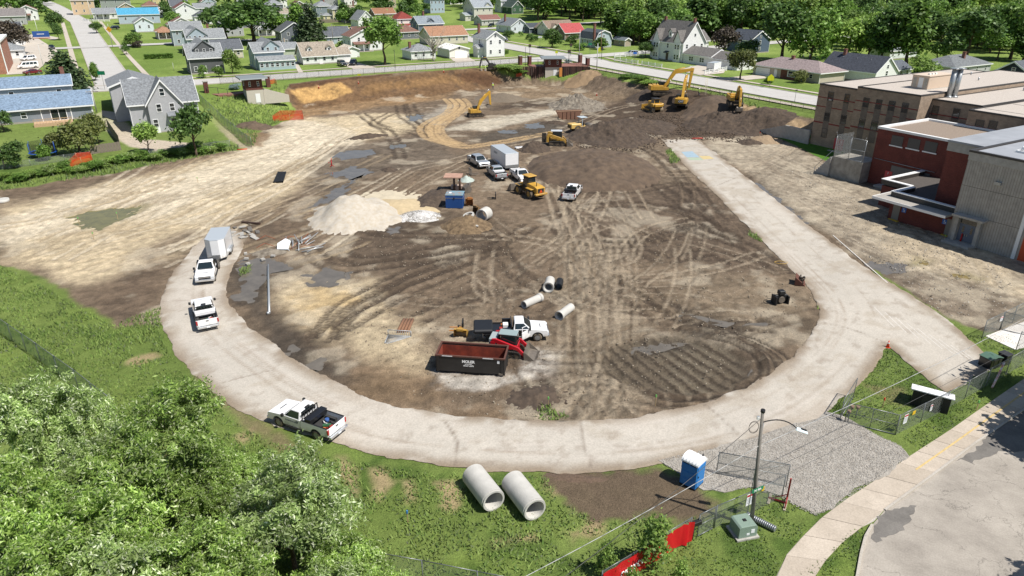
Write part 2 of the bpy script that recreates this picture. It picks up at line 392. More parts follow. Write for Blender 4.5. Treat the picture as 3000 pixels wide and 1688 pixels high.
# cut bank
zone([(830,262),(1000,234),(1200,214),(1400,200),(1470,222),(1420,262),(1250,282),(1000,304),(870,322)],A_((126,98,70)),.9,1,1.2,3)
zone([(845,263),(930,251),(1000,243),(1020,256),(1040,272),(985,285),(930,296),(880,302)],A_((204,164,106)),.95,.5,.8,2)
zone([(1080,245),(1250,226),(1360,222),(1380,238),(1200,256),(1060,275)],A_((158,124,84)),.75,1,1.4,3)
zone([(830,250),(1000,230),(1150,216),(1150,221),(1000,238),(850,262)],A_((104,76,54)),.9,.5,.5,2)
zone([(1385,212),(1460,224),(1475,240),(1430,255),(1370,240),(1330,222)],A_((98,72,52)),.9,.8,.9,2)
# grey fill, haul track, wet floor
zone([(1190,345),(1330,305),(1335,340),(1250,365),(1180,360)],GREY,.85)
zone([(1380,352),(1620,318),(1660,330),(1420,385),(1310,380)],A_((206,196,176)),.9,1.5,2)
zone([(1420,270),(1560,250),(1800,262),(1850,290),(1700,290),(1560,300),(1440,300)],A_((160,138,110)),.7)
zone([(1500,300),(1650,285),(1750,300),(1640,312),(1450,322)],DARK,.8)
zone([(1400,395),(1640,350),(1700,372),(1620,400),(1480,425),(1360,415)],A_((98,90,80)),.9)
zone([(1660,350),(1760,320),(1850,270),(1960,262),(2060,262),(2120,285),(2240,345),(2240,400),(2060,405),(1920,402),(1740,450),(1660,420)],A_((92,78,65)),.95,2,2)
zone([(2140,290),(2300,340),(2400,365),(2390,395),(2280,370),(2200,345)],A_((186,160,126)),.95,1,1.5)
zone([(980,430),(1230,400),(1310,420),(1350,460),(1230,500),(1050,520),(900,580),(880,500)],A_((122,110,96)),.8)
zone([(660,640),(900,560),(1000,600),(1000,690),(860,720),(700,700)],BROWN,.6)
zone([(1000,690),(1300,620),(1480,640),(1500,740),(1200,800),(1000,760)],DARK,.55)
zone([(800,830),(960,800),(1080,830),(1150,900),(1230,1000),(1200,1090),(1080,1060),(950,980),(830,930),(770,880)],TAN,.9,2,3,4)
zone([(900,850),(1040,850),(1080,900),(960,960),(860,920)],A_((214,186,138)),.8,2,3,3)
zone([(670,780),(800,790),(800,900),(900,1010),(1050,1090),(1130,1140),(1000,1150),(860,1060),(720,930)],A_((88,79,69)),.92,1.5,2.5,4)
zone([(1130,1050),(1280,1080),(1290,1200),(1450,1210),(1450,1235),(1150,1210),(1000,1170)],A_((150,126,98)),.7)
zone([(1280,1085),(1480,1105),(1600,1020),(1660,1040),(1640,1090),(1540,1130),(1400,1150),(1270,1150)],A_((204,196,184)),.95,.6,1.5,2)
zone([(1220,960),(1420,920),(1420,1000),(1260,1010)],A_((176,160,136)),.7)
zone([(1600,540),(1720,500),(1900,500),(2080,560),(2250,700),(2330,790),(2100,820),(1900,760),(1750,730),(1620,690)],A_((112,97,82)),.85)
zone([(1640,700),(1800,690),(1850,800),(1900,950),(1850,1150),(1800,1220),(1640,1220),(1620,1080),(1640,900)],A_((180,164,140)),.8,2,3,5)
zone([(1700,440),(1960,400),(2050,520),(1950,540),(1800,500)],A_((140,124,104)),.7)
zone([(1900,780),(2200,800),(2380,870),(2340,1000),(2150,960),(1950,900)],A_((150,134,112)),.6)
zone([(2150,980),(2350,950),(2250,1060),(2180,1080)],DARK,.6)
zone([(1500,1140),(1640,1100),(1680,1180),(1560,1230),(1480,1220)],A_((98,84,72)),.85,1,2,3)
zone([(2050,410),(2240,400),(2330,430),(2470,510),(2600,570),(2720,650),(2960,740),(3050,800),(3050,960),(2780,950),(2620,800),(2350,640),(2180,500)],A_((186,173,152)),.9,1.5,2)
zone([(2550,660),(2700,650),(2790,700),(3000,760),(3000,880),(2820,830),(2650,760)],A_((214,196,166)),.6,2,4,4)
zone([(2600,790),(2820,820),(3000,890),(3000,950),(2880,980),(2760,930),(2640,840)],A_((128,114,98)),.8,1.5,3,3)
zone([(2180,430),(2330,540),(2480,690),(2600,760),(2640,790),(2450,640),(2250,490)],A_((140,126,108)),.6,1.2,1.5,3)
# speckle and streaks on bare soil
sp=site[:,None]
C=C*(1-sp)+C*sp*(0.74+.56*stretch[:,None])*(0.70+.60*n3[:,None])*(.72+.56*fbm(X,Y,.5,2,12.1)[:,None])
tanz=sstep(.25,.4,C[:,0]);mixc(site*sstep(.62,.74,n2)*.42*(1-.75*tanz),DARK);mixc(site*sstep(.58,.72,fbm(X,Y,4.5,4,7.7))*.4*(Z<.6),PALE)
# tyre and track marks
def tracks(px,gauge=1.9,w=.42,c=None,a=.82,depth=.09,tread=True):
 """two wheel ruts: crisp edges, thrown-up rims and cross-wise tread bars"""
 ln=smoothline(W2(px))
 for o in((-gauge/2,gauge/2)if gauge else(0,)):
  l=np.array(offset(ln,o));lo=l.min(0)-w-1.2;hi=l.max(0)+w+1.2
  s=np.where((X>lo[0])&(X<hi[0])&(Y>lo[1])&(Y<hi[1])&(site>.02))[0]
  if len(s)==0:continue
  x,y=X[s],Y[s];best=np.full(len(s),1e9);u=np.zeros(len(s));acc=0.0
  for p,q in zip(l[:-1],l[1:]):
   e=q-p;L=max(e@e,1e-9);t=np.clip(((x-p[0])*e[0]+(y-p[1])*e[1])/L,0,1);d=np.hypot(x-p[0]-t*e[0],y-p[1]-t*e[1]);k=d<best
   best[k]=d[k];u[k]=acc+t[k]*math.sqrt(L);acc+=math.sqrt(L)
  d=best+(n3[s]-.5)*.22;m=(1-sstep(w-.1,w+.1,d))*site[s]*sstep(.28,.5,n2[s]+.12)
  if tread:m=m*(.62+.38*(np.sin(u*2*math.pi/.62+d*5)>-.1))
  rim=np.exp(-((d-w-.16)/.12)**2)*site[s]*sstep(.3,.5,n2[s]+.1)
  c_=DARK if c is None else c;mm=(m*a)[:,None];C[s]=C[s]*(1-mm)+c_*mm;C[s]*=(1-.22*rim*a)[:,None]
  DZ[s]+=-depth*m+depth*.9*rim
LT=A_((198,181,156));LO=A_((216,184,138))
for t in[[(915,733),(948,770),(1014,787),(1105,778),(1230,762),(1354,741),(1457,716),(1550,662)],[(1002,745),(1047,762),(1147,753),(1271,733),(1437,704),(1560,690)],[(956,989),(1023,915),(1105,869),(1209,816),(1312,778),(1424,745),(1500,735)],[(1000,960),(1060,925),(1170,865),(1290,815),(1400,780)],[(930,1000),(1000,905),(1080,860),(1200,800),(1330,760)],[(1230,931),(1312,894),(1387,865),(1437,874),(1500,850)],[(1633,671),(1674,700),(1757,716),(1860,716),(1943,695),(2018,667)],[(1707,683),(1798,702),(1881,700),(1964,675),(2050,640)],[(1819,816),(1881,849),(1964,907),(2047,940),(2101,948),(2260,960)],[(1790,830),(1850,870),(1950,940),(2060,965),(2150,960)],[(2000,660),(2080,690),(2200,730),(2290,800)],[(1880,740),(1960,760),(2080,740),(2150,770)],[(1144,333),(1095,361),(1132,383),(1157,417),(1172,464)],[(1058,333),(1095,361),(1150,380),(1204,386),(1240,400)],[(1170,309),(1180,340),(1216,364),(1240,386)],[(1200,305),(1215,340),(1240,365),(1260,380)],[(1832,1085),(1872,1118),(1922,1138),(1985,1155),(2080,1140),(2170,1110)],[(1560,1120),(1600,1180),(1690,1200),(1760,1230)],[(990,620),(1100,680),(1300,690),(1450,680)],[(1450,720),(1500,790),(1560,830),(1640,850)],[(1700,560),(1850,560),(1980,540),(2050,570)],[(1750,470),(1900,530),(2050,640),(2150,700)],[(1600,640),(1700,610),(1850,600),(2000,620),(2100,680)],[(1890,390),(1850,420),(1790,450),(1700,520)],[(1750,400),(1900,440),(2000,530),(2100,640)]]:
 tracks(t)
for t in[[(1312,290),(1328,309),(1312,333),(1266,355),(1241,377),(1260,405),(1312,420),(1359,430),(1421,424),(1560,400),(1640,385)],[(1350,290),(1366,312),(1330,338),(1284,374),(1297,404),(1350,425)],[(1330,290),(1348,310),(1322,335),(1275,365),(1280,405),(1330,422)]]:
 tracks(t,1.7,.7,LO,.8,.02)
rw=random.Random(31)
for k in range(20):
 xx=rw.uniform(1690,1840);wd=lambda:rw.uniform(-14,14);y0_=rw.choice([560,620,700,800]);ys=[y for y in(560,640,720,820,920,1030,1130,1215)if y>=y0_]
 tracks([(xx+wd()+(y-900)*.05*math.sin(k)-(max(0,700-y)*rw.uniform(-.5,1.0))+(max(0,y-1080)*rw.uniform(-.9,.6)),y)for y in ys],rw.uniform(1.6,2.3),rw.uniform(.1,.24),(LT,MID,LT,BROWN,LT)[k%5],rw.uniform(.35,.65),.04)
for t in[[(1707,832),(1703,882),(1674,948),(1670,1022)],[(1424,733),(1416,787),(1416,845),(1457,874),(1519,857)],[(1430,640),(1500,690),(1620,720),(1740,800)],[(1380,690),(1560,705),(1700,740),(1800,760)],[(1640,560),(1680,650),(1720,740)],[(1560,470),(1640,560),(1740,640),(1900,690)],[(1690,620),(1780,640),(1850,700),(1840,760),(1740,780)],[(1600,780),(1700,700),(1760,600),(1780,530)],[(1640,470),(1620,560),(1660,680),(1700,800)],[(1100,560),(1200,500),(1330,470),(1420,440)],[(1150,590),(1290,510),(1400,460)],[(1440,430),(1560,410),(1700,360),(1800,320),(1900,290)],[(1600,430),(1700,390),(1880,360)],[(560,680),(700,640),(850,590),(960,540)],[(200,760),(400,700),(600,640),(800,560),(900,470),(1000,400)],[(100,640),(400,600),(600,545),(780,470),(900,400),(1000,360)],[(250,800),(450,730),(620,660)],[(1740,420),(1800,460),(1850,560),(1900,640)]]:
 tracks(t,1.9,.26,LT,.55,.05)
r_=random.Random(11)
for k in range(120):
 cx,cy=r_.uniform(1380,2150),r_.uniform(480,1150);a=r_.uniform(0,6.28);L=r_.uniform(160,480);bend=r_.uniform(-1.4,1.4);pts=[]
 for i in range(5):
  pts.append((cx,cy));cx+=math.cos(a)*L/4;cy+=math.sin(a)*L/4*.5;a+=bend/4
 tracks(pts,1.8,r_.uniform(.12,.22),(LT,DARK,MID,BROWN)[k%4],r_.uniform(.35,.65),.045)
for k in range(60):
 cx,cy=r_.uniform(0,950),r_.uniform(470,800);L=r_.uniform(150,420);a=-0.42+r_.uniform(-.25,.2);pts=[]
 for i in range(5):
  pts.append((cx,cy));cx+=math.cos(a)*L/4;cy+=math.sin(a)*L/4*.8;a+=r_.uniform(-.12,.05)
 tracks(pts,2.0,r_.uniform(.25,.45),(A_((186,166,134)),A_((238,224,198)),A_((164,146,120)))[k%3],r_.uniform(.35,.65),.06)
for k in range(40):
 cx,cy=r_.uniform(2150,2750),r_.uniform(440,800);cx+=(cy-440)*.45;pts=[];a=.75+r_.uniform(-.3,.4)
 for i in range(4):pts.append((cx,cy));cx+=math.cos(a)*45;cy+=math.sin(a)*30
 tracks(pts,1.7,.25,(A_((150,136,118)),A_((208,194,172)))[k%2],.5,.02)
# wheel-cut basin on the right of the loop
bc=G(1975,1065);pit=((X-bc[0])/6.6)**2+((Y-bc[1])/5.0)**2
pm=1-sstep(.75,1.15,pit+(n2-.5)*.3);mixc(pm,A_((116,104,88)),.95);DZ-=.28*pm*1.0
gro=np.sin((X*.88+Y*.46)*5.2+n1*4.0);mixc(pm*sstep(.3,.7,gro),A_((74,65,55)),.85);mixc(pm*sstep(.2,.9,-gro)*sstep(.4,.6,n1),A_((138,128,110)),.7);DZ+=.045*pm*gro  # paler grey in the furrows is wet sheen put into the soil colour
for k,(rr,ww)in enumerate(((1.25,.07),(1.5,.06),(1.78,.08),(2.1,.07),(2.5,.09))):
 ring=np.exp(-((pit-rr-.16*(n1-.5))/ww)**2)*site*(np.clip((X-bc[0])/6+.6-(Y-bc[1])/12,.25,1));mixc(ring,BLACK,.9);DZ+=.16*ring*(1 if k%2 else-1)
DZ+=.35*np.exp(-((pit-1.5)/.45)**2)*np.clip((X-bc[0])/6,0,1)*site*(.6+.8*n2)
# wet hollows: the ground dips below the puddle sheets laid later
PUD={'left':[(205,632),(260,618),(360,606),(425,600),(400,620),(330,650),(290,668),(255,668),(225,650)],'p1':[(985,452),(1020,440),(1090,438),(1105,448),(1080,458),(1010,466)],'p2':[(965,508),(1000,492),(1040,484),(1085,500),(1070,512),(1020,520),(975,515)],'p3':[(1145,424),(1180,420),(1188,430),(1150,434)],'p4':[(1200,340),(1240,332),(1236,345),(1205,354)],'p5':[(1540,364),(1580,358),(1598,370),(1570,376),(1545,372)],'p6':[(1465,382),(1510,378),(1508,388),(1470,388)],'p7':[(985,545),(1050,520),(1000,575),(960,590),(890,612),(940,585)],'p8':[(700,775),(760,745),(850,780),(860,788),(790,800),(760,830),(740,880),(715,888),(690,870),(705,835)],'p9':[(905,800),(960,785),(1020,795),(1000,825),(930,840),(905,825)],'p10':[(790,1035),(850,1010),(880,1030),(850,1075),(890,1060),(930,1040),(960,1050),(900,1090),(830,1070)],'p11':[(2050,415),(2075,430),(2105,455),(2120,470),(2105,468),(2060,435)],'p12':[(2190,520),(2240,550),(2310,600),(2360,650),(2330,640),(2260,590),(2200,545)],'p13':[(2545,770),(2600,762),(2650,775),(2640,800),(2600,808),(2560,790)],'p14':[(1990,910),(2080,930),(2180,945),(2240,940),(2210,955),(2120,952),(2030,935)],'p15':[(2215,1080),(2270,1065),(2290,1075),(2240,1100),(2210,1095)],'p16':[(2680,766),(2710,762),(2715,772),(2690,776)],'p17':[(2795,800),(2830,804),(2835,812),(2805,812)],'p18':[(1130,668),(1170,664),(1180,674),(1145,682)],'p19':[(1870,1012),(1960,985),(2060,975),(2070,985),(1980,1005),(1880,1030)]}
for k,pl in PUD.items():
 w=W2(pl);m=pmask(w,1.0,1.7,1.5);mw=pmask(w,2.0,2.2,2.2)
 mixc(mw*site,A_((128,120,62))if k in('left','p16','p17')else WETC,.7 if k!='left' else.5);DZ-=(.5 if k=='left' else.24)*m
DZ+=site*((n2-.5)*.11+(n3-.5)*.15+(fbm(X,Y,.45,2,6.6)-.5)*.08)
bank=site*sstep(.5,1.5,Z)*(1-sstep(4.2,4.9,Z));DZ+=bank*(fbm(X,Y,3.0,4,8)-.5)*1.1
# near and side grass: worn spots
GR1,GR2,GR3=A_((92,124,48)),A_((128,150,70)),A_((64,96,34))
near=(1-site)*(Y<130)
mixc(near*sstep(.5,.75,fbm(X,Y,6,4,1.1)),GR2,.7);mixc(near*sstep(.55,.75,fbm(X,Y,3,4,6.1)),GR3,.6)
def wear(px,c=(188,168,128),f=.5,e=.6,a=.95):
 m=pmask(W2(px),f,e,1.3);mixc(m,A_(c),a);grs[:]=grs*(1-m*a)
for w in[[(988,1340),(1010,1338),(1035,1375),(1045,1440),(1030,1450),(1010,1400)],[(1090,1375),(1115,1370),(1155,1410),(1120,1460),(1105,1455)],[(1180,1410),(1205,1408),(1220,1465),(1195,1470)],[(1275,1415),(1330,1410),(1350,1440),(1340,1485),(1310,1490)],[(370,1060),(450,1030),(470,1040),(400,1075)],[(690,1275),(735,1260),(735,1290),(700,1310)],[(1440,1585),(1560,1560),(1580,1580),(1460,1600)],[(1650,1560),(1760,1520),(1780,1540),(1680,1590)],[(1600,1440),(1640,1430),(1650,1450),(1620,1460)]]:wear(w)
wear([(1600,1390),(1700,1375),(1900,1370),(1985,1400),(2060,1440),(2120,1480),(2000,1530),(1900,1510),(1790,1530),(1700,1500),(1620,1450)],(120,102,86),.6,1.2,.95)
wear([(700,1180),(760,1230),(840,1290),(930,1330),(900,1340),(800,1300),(690,1230),(640,1160)],(150,130,104),.6,.9,.7)
wear([(560,1060),(600,1110),(690,1190),(660,1190),(580,1110)],(150,130,104),.5,.8,.6)
wear([(2540,1130),(2640,1140),(2680,1190),(2600,1180)],(150,136,100),.5,.9,.6)
wear([(700,395),(760,380),(790,395),(760,430),(720,420)],(150,124,96),.6,1.5,.8)
wear([(596,300),(640,350),(700,410),(740,436),(700,434),(640,380),(590,310)],(190,176,148),.5,.6,.9)
# school lawn, driveways and yards beyond
LAWN=W2([(2270,400),(2285,384),(2380,396),(2440,420),(2510,452),(2468,496),(2400,462),(2330,426)]);m=pmask(LAWN,.2,.15,1.0);mixc(m,A_((92,136,46)));grs=np.maximum(grs,m);DZ*=(1-m)
wear([(300,325),(345,330),(390,380),(400,405),(560,420),(600,440),(480,458),(380,430),(320,390),(270,340)],(222,206,186),.4,.3)
far=(1-site)*sstep(140,170,Y);mixc(far,A_((124,150,68)),.8);mixc(far*sstep(.35,.7,fbm(X,Y,14,4,4.0)),A_((156,176,92)),.8)
# keep the bed of roads below their sheets
lm=pmask(loop_w,.8);DZ=DZ*(1-lm)-.06*lm
for arr in(DZ,):arr[:]=np.where(np.hypot(X,Y)>600,0,arr)
Z=Z+DZ
nx,ny=len(gx),len(gy);ii=np.arange(nx*ny).reshape(ny,nx)
FQ=np.stack([ii[:-1,:-1].ravel(),ii[:-1,1:].ravel(),ii[1:,1:].ravel(),ii[1:,:-1].ravel()],1)
def groundmat():
 m=bpy.data.materials.new('soil_and_grass');m.use_nodes=True;n=m.node_tree;b=n.nodes['Principled BSDF'];L=n.links
 at=n.nodes.new('ShaderNodeAttribute');at.attribute_name='soil';ga=n.nodes.new('ShaderNodeAttribute');ga.attribute_name='grass'
 tc=n.nodes.new('ShaderNodeTexCoord')
 def nz(s,d=6,r=.65):
  t=n.nodes.new('ShaderNodeTexNoise');t.inputs['Scale'].default_value=s;t.inputs['Detail'].default_value=d;t.inputs['Roughness'].default_value=r;L.new(tc.outputs['Object'],t.inputs['Vector']);return t
 def mr(src,a,b_,lo=.3,hi=.7):
  t=n.nodes.new('ShaderNodeMapRange');t.inputs[1].default_value=lo;t.inputs[2].default_value=hi;t.inputs[3].default_value=a;t.inputs[4].default_value=b_;L.new(src,t.inputs[0]);return t
 def mul(a,c):
  t=n.nodes.new('ShaderNodeMath');t.operation='MULTIPLY';L.new(a,t.inputs[0]);L.new(c,t.inputs[1]);return t
 f1=mr(nz(1.1).outputs[0],.82,1.18);f2=mr(nz(6.5,4).outputs[0],.72,1.28);k=mul(f1.outputs[0],f2.outputs[0])
 sc=n.nodes.new('ShaderNodeVectorMath');sc.operation='SCALE';L.new(at.outputs['Color'],sc.inputs[0]);L.new(k.outputs[0],sc.inputs['Scale'])
 L.new(sc.outputs[0],b.inputs['Base Color']);b.inputs['Roughness'].default_value=.95;b.inputs['Specular IOR Level'].default_value=.2
 bp=n.nodes.new('ShaderNodeBump');bp.inputs['Strength'].default_value=.8;bp.inputs['Distance'].default_value=.14
 hh=n.nodes.new('ShaderNodeMath');hh.operation='MULTIPLY_ADD';L.new(nz(2.6,8,.7).outputs[0],hh.inputs[0]);hh.inputs[1].default_value=1.0;L.new(nz(11,3).outputs[0],hh.inputs[2])
 L.new(hh.outputs[0],bp.inputs['Height']);L.new(bp.outputs[0],b.inputs['Normal'])
 return m
o=meshnp('ground',np.stack([X,Y,Z],1),FQ,groundmat(),attrs={'soil':('FLOAT_COLOR',np.concatenate([C,np.ones((NV,1))],1)),'grass':('FLOAT',grs)},kind='structure',smooth=True)
# ------------------------ puddle water
def waterm(name,rgb,rough=.04):
 return mat(name,rgb,rough=rough,spec=.55,raw=True,noise=.25,nscale=.6)
MW=waterm('muddy_water',(.14,.122,.098),.06);MO=waterm('olive_water',(.165,.145,.045),.08);MT=waterm('tan_water',(.23,.18,.08),.08)
for k,pl in PUD.items():
 w=refine(W2(pl),.8,.3);c=np.mean(w,0);w=[tuple(c+(np.array(p)-c)*1.4)for p in w];mb=MB()
 lev=h1(*c)-{'left':.24,'p19':.40}.get(k,.115)
 mb.add([(p[0]-c[0],p[1]-c[1],0)for p in w],[tuple(range(len(w)))])
 mb.build('puddle',MO if k=='left' else MT if k in('p16','p17')else MW,loc=(c[0],c[1],lev),kind='structure')
# ------------------------ loop road
def roadmat(name,rgb,dirt=(150,130,108),sc=.35,amt=.55,cracks=True):
 m=bpy.data.materials.new(name);m.use_nodes=True;n=m.node_tree;b=n.nodes['Principled BSDF'];L=n.links;tc=n.nodes.new('ShaderNodeTexCoord')
 def nz(s,d=6,r=.65):
  t=n.nodes.new('ShaderNodeTexNoise');t.inputs['Scale'].default_value=s;t.inputs['Detail'].default_value=d;t.inputs['Roughness'].default_value=r;L.new(tc.outputs['Object'],t.inputs['Vector']);return t
 rp=n.nodes.new('ShaderNodeValToRGB');L.new(nz(sc,8,.7).outputs[0],rp.inputs[0]);a=alb(rgb);d=alb(dirt)
 rp.color_ramp.elements[0].position=.28;rp.color_ramp.elements[0].color=(*[a[i]*(1-amt)+d[i]*amt for i in range(3)],1);rp.color_ramp.elements[1].position=.62;rp.color_ramp.elements[1].color=(*a,1)
 n2=nz(9,5);mr=n.nodes.new('ShaderNodeMapRange');mr.inputs[1].default_value=.3;mr.inputs[2].default_value=.7;mr.inputs[3].default_value=.84;mr.inputs[4].default_value=1.1;L.new(n2.outputs[0],mr.inputs[0])
 s=n.nodes.new('ShaderNodeVectorMath');s.operation='SCALE';L.new(rp.outputs[0],s.inputs[0]);L.new(mr.outputs[0],s.inputs['Scale']);out=s
 n5=nz(.9,9,.75);m5=n.nodes.new('ShaderNodeMapRange');m5.inputs[1].default_value=.60;m5.inputs[2].default_value=.70;m5.inputs[3].default_value=1;m5.inputs[4].default_value=.72;L.new(n5.outputs[0],m5.inputs[0])
 s5=n.nodes.new('ShaderNodeVectorMath');s5.operation='SCALE';L.new(out.outputs[0],s5.inputs[0]);L.new(m5.outputs[0],s5.inputs['Scale']);out=s5
 if cracks:
  vo=n.nodes.new('ShaderNodeTexVoronoi');vo.feature='DISTANCE_TO_EDGE';vo.inputs['Scale'].default_value=.16
  wn=nz(.5,4);ad=n.nodes.new('ShaderNodeVectorMath');ad.operation='MULTIPLY_ADD';L.new(wn.outputs['Color'],ad.inputs[0]);ad.inputs[1].default_value=(3,3,3);L.new(tc.outputs['Object'],ad.inputs[2]);L.new(ad.outputs[0],vo.inputs['Vector'])
  lt=n.nodes.new('ShaderNodeMapRange');lt.inputs[1].default_value=.0;lt.inputs[2].default_value=.006;lt.inputs[3].default_value=.62;lt.inputs[4].default_value=1;L.new(vo.outputs['Distance'],lt.inputs[0])
  s2=n.nodes.new('ShaderNodeVectorMath');s2.operation='SCALE';L.new(out.outputs[0],s2.inputs[0]);L.new(lt.outputs[0],s2.inputs['Scale']);out=s2
 L.new(out.outputs[0],b.inputs['Base Color']);b.inputs['Roughness'].default_value=.9;b.inputs['Specular IOR Level'].default_value=.25
 bp=n.nodes.new('ShaderNodeBump');bp.inputs['Strength'].default_value=.35;bp.inputs['Distance'].default_value=.03;L.new(n2.outputs[0],bp.inputs['Height']);L.new(bp.outputs[0],b.inputs['Normal'])
 MAT[name]=m;return m
def slab(name,poly,top,thick,m,kind='structure',edge=0.0,step=1.2,seed=3,parent=None):
 w=refine(poly,step,edge,True,seed)if step else[p[:2]for p in poly];c=np.mean(w,0);n=len(w)
 bm=bmesh.new();vs=[bm.verts.new((p[0]-c[0],p[1]-c[1],0))for p in w];f=bm.faces.new(vs);bm.normal_update()
 if f.normal.z<0:f.normal_flip()
 r=bmesh.ops.extrude_face_region(bm,geom=[f]);
 for v in[g for g in r['geom']if isinstance(g,bmesh.types.BMVert)]:v.co.z-=thick
 bmesh.ops.recalc_face_normals(bm,faces=bm.faces)
 bmesh.ops.triangulate(bm,faces=[f for f in bm.faces if len(f.verts)>4]);me=bpy.data.meshes.new(name);bm.to_mesh(me);bm.free();me.materials.append(m)
 return link(name,me,parent,loc=(c[0],c[1],top),kind=kind)
def gridmat(name,attr,rough=.92,bump=.35,bs=9.0):
 m=bpy.data.materials.new(name);m.use_nodes=True;n=m.node_tree;b=n.nodes['Principled BSDF'];L=n.links;at=n.nodes.new('ShaderNodeAttribute');at.attribute_name=attr;tc=n.nodes.new('ShaderNodeTexCoord');nz=n.nodes.new('ShaderNodeTexNoise');nz.inputs['Scale'].default_value=bs;nz.inputs['Detail'].default_value=5;L.new(tc.outputs['Object'],nz.inputs['Vector'])
 mr=n.nodes.new('ShaderNodeMapRange');mr.inputs[1].default_value=.3;mr.inputs[2].default_value=.7;mr.inputs[3].default_value=.86;mr.inputs[4].default_value=1.12;L.new(nz.outputs[0],mr.inputs[0]);s=n.nodes.new('ShaderNodeVectorMath');s.operation='SCALE';L.new(at.outputs['Color'],s.inputs[0]);L.new(mr.outputs[0],s.inputs['Scale']);L.new(s.outputs[0],b.inputs['Base Color']);b.inputs['Roughness'].default_value=rough;b.inputs['Specular IOR Level'].default_value=.25
 bp=n.nodes.new('ShaderNodeBump');bp.inputs['Strength'].default_value=bump;bp.inputs['Distance'].default_value=.03;L.new(nz.outputs[0],bp.inputs['Height']);L.new(bp.outputs[0],b.inputs['Normal']);return m
lo_=np.array(loop_w).min(0)-2;hi_=np.array(loop_w).max(0)+2;s_=np.where((X>lo_[0])&(X<hi_[0])&(Y>lo_[1])&(Y<hi_[1]))[0];x_,y_=X[s_],Y[s_]
d_=dist_poly(loop_w,x_,y_);d_=np.where(inside(loop_w,x_,y_),d_,-d_);d_=d_+(fbm(x_,y_,1.8,4,2.0)-.5)*.7
grd=[]
for ax in(0,1):
 xe,ye=x_+.1*(ax==0),y_+.1*(ax==1);de=dist_poly(loop_w,xe,ye);de=np.where(inside(loop_w,xe,ye),de,-de)+(fbm(xe,ye,1.8,4,2.0)-.5)*.7;grd.append((de-d_)/.1)
gn=np.hypot(*grd)+1e-6
rc=A_((212,204,191))[None]*(.90+.2*n1[s_])[:,None]*(.93+.14*n3[s_])[:,None]
def rmix(m,c,a=1.0):
 global rc
 m=np.clip(m,0,1)[:,None]*a;rc=rc*(1-m)+np.array(c)*m
rmix((1-sstep(.0,1.6,d_))*sstep(.35,.6,n2[s_]+.1),A_((150,131,108)),.85);rmix(sstep(.56,.7,fbm(x_+y_*.5,y_*2-x_,3.5,5,3.7)),A_((184,170,150)),.4);rmix(sstep(.6,.72,fbm(x_,y_,.9,4,8.8)),A_((164,150,134)),.4);rmix(sstep(.55,.75,fbm(x_,y_,12,3,1.9)),A_((224,214,200)),.5)
for k in range(46):
 f=r_.uniform(.12,.88);i0=r_.randrange(2,40);ln_=[np.array(loop_w[:len(LOOP_IN)][min(i,len(LOOP_IN)-1)])for i in range(min(i0,24),min(i0,24)+6)];ln_=offset(smoothline(ln_),r_.uniform(.6,5.2));m_=smask(ln_,r_.uniform(.06,.16),.12)[s_];rmix(m_*sstep(.3,.6,n2[s_]+.05),A_((172,156,138))if k%3 else A_((222,212,200)),r_.uniform(.25,.5))
for ln_ in([(475,884),(672,876)],[(600,1137),(700,1110),(800,1085)],[(1698,1231),(1708,1300),(1733,1375)],[(2050,1178),(2100,1215),(2160,1270)],[(2405,945),(2500,968),(2598,1008)],[(905,1320),(935,1260),(930,1220)],[(2190,560),(2280,552),(2330,560)],[(2100,545),(2160,520)],[(1300,1232),(1340,1300),(1330,1380)]):
 m_=smask(smoothline(gl0(ln_)),.05,.1,.1)[s_];rmix(m_,A_((136,122,108)),.7)
DL=np.full(NV,-9.0);DL[s_]=d_;MX=np.zeros(NV);MY=np.zeros(NV);k_=d_<0;MX[s_]=np.where(k_,-d_*grd[0]/gn**2,0);MY[s_]=np.where(k_,-d_*grd[1]/gn**2,0)
fm=(DL[FQ]>0).any(1)&(DL[FQ]>-.5).all(1);fq=FQ[fm];us,inv=np.unique(fq,return_inverse=True);RC=np.zeros((NV,3));RC[s_]=rc
rz_=.05+(n1[us]-.5)*.03-.03*(DL[us]<0)
meshnp('loop_road',np.stack([X[us]+np.clip(MX[us],-.4,.4),Y[us]+np.clip(MY[us],-.4,.4),rz_],1),inv.reshape(fq.shape),gridmat('worn_asphalt','wear'),attrs={'wear':('FLOAT_COLOR',np.concatenate([RC[us],np.ones((len(us),1))],1))},kind='structure',smooth=True)
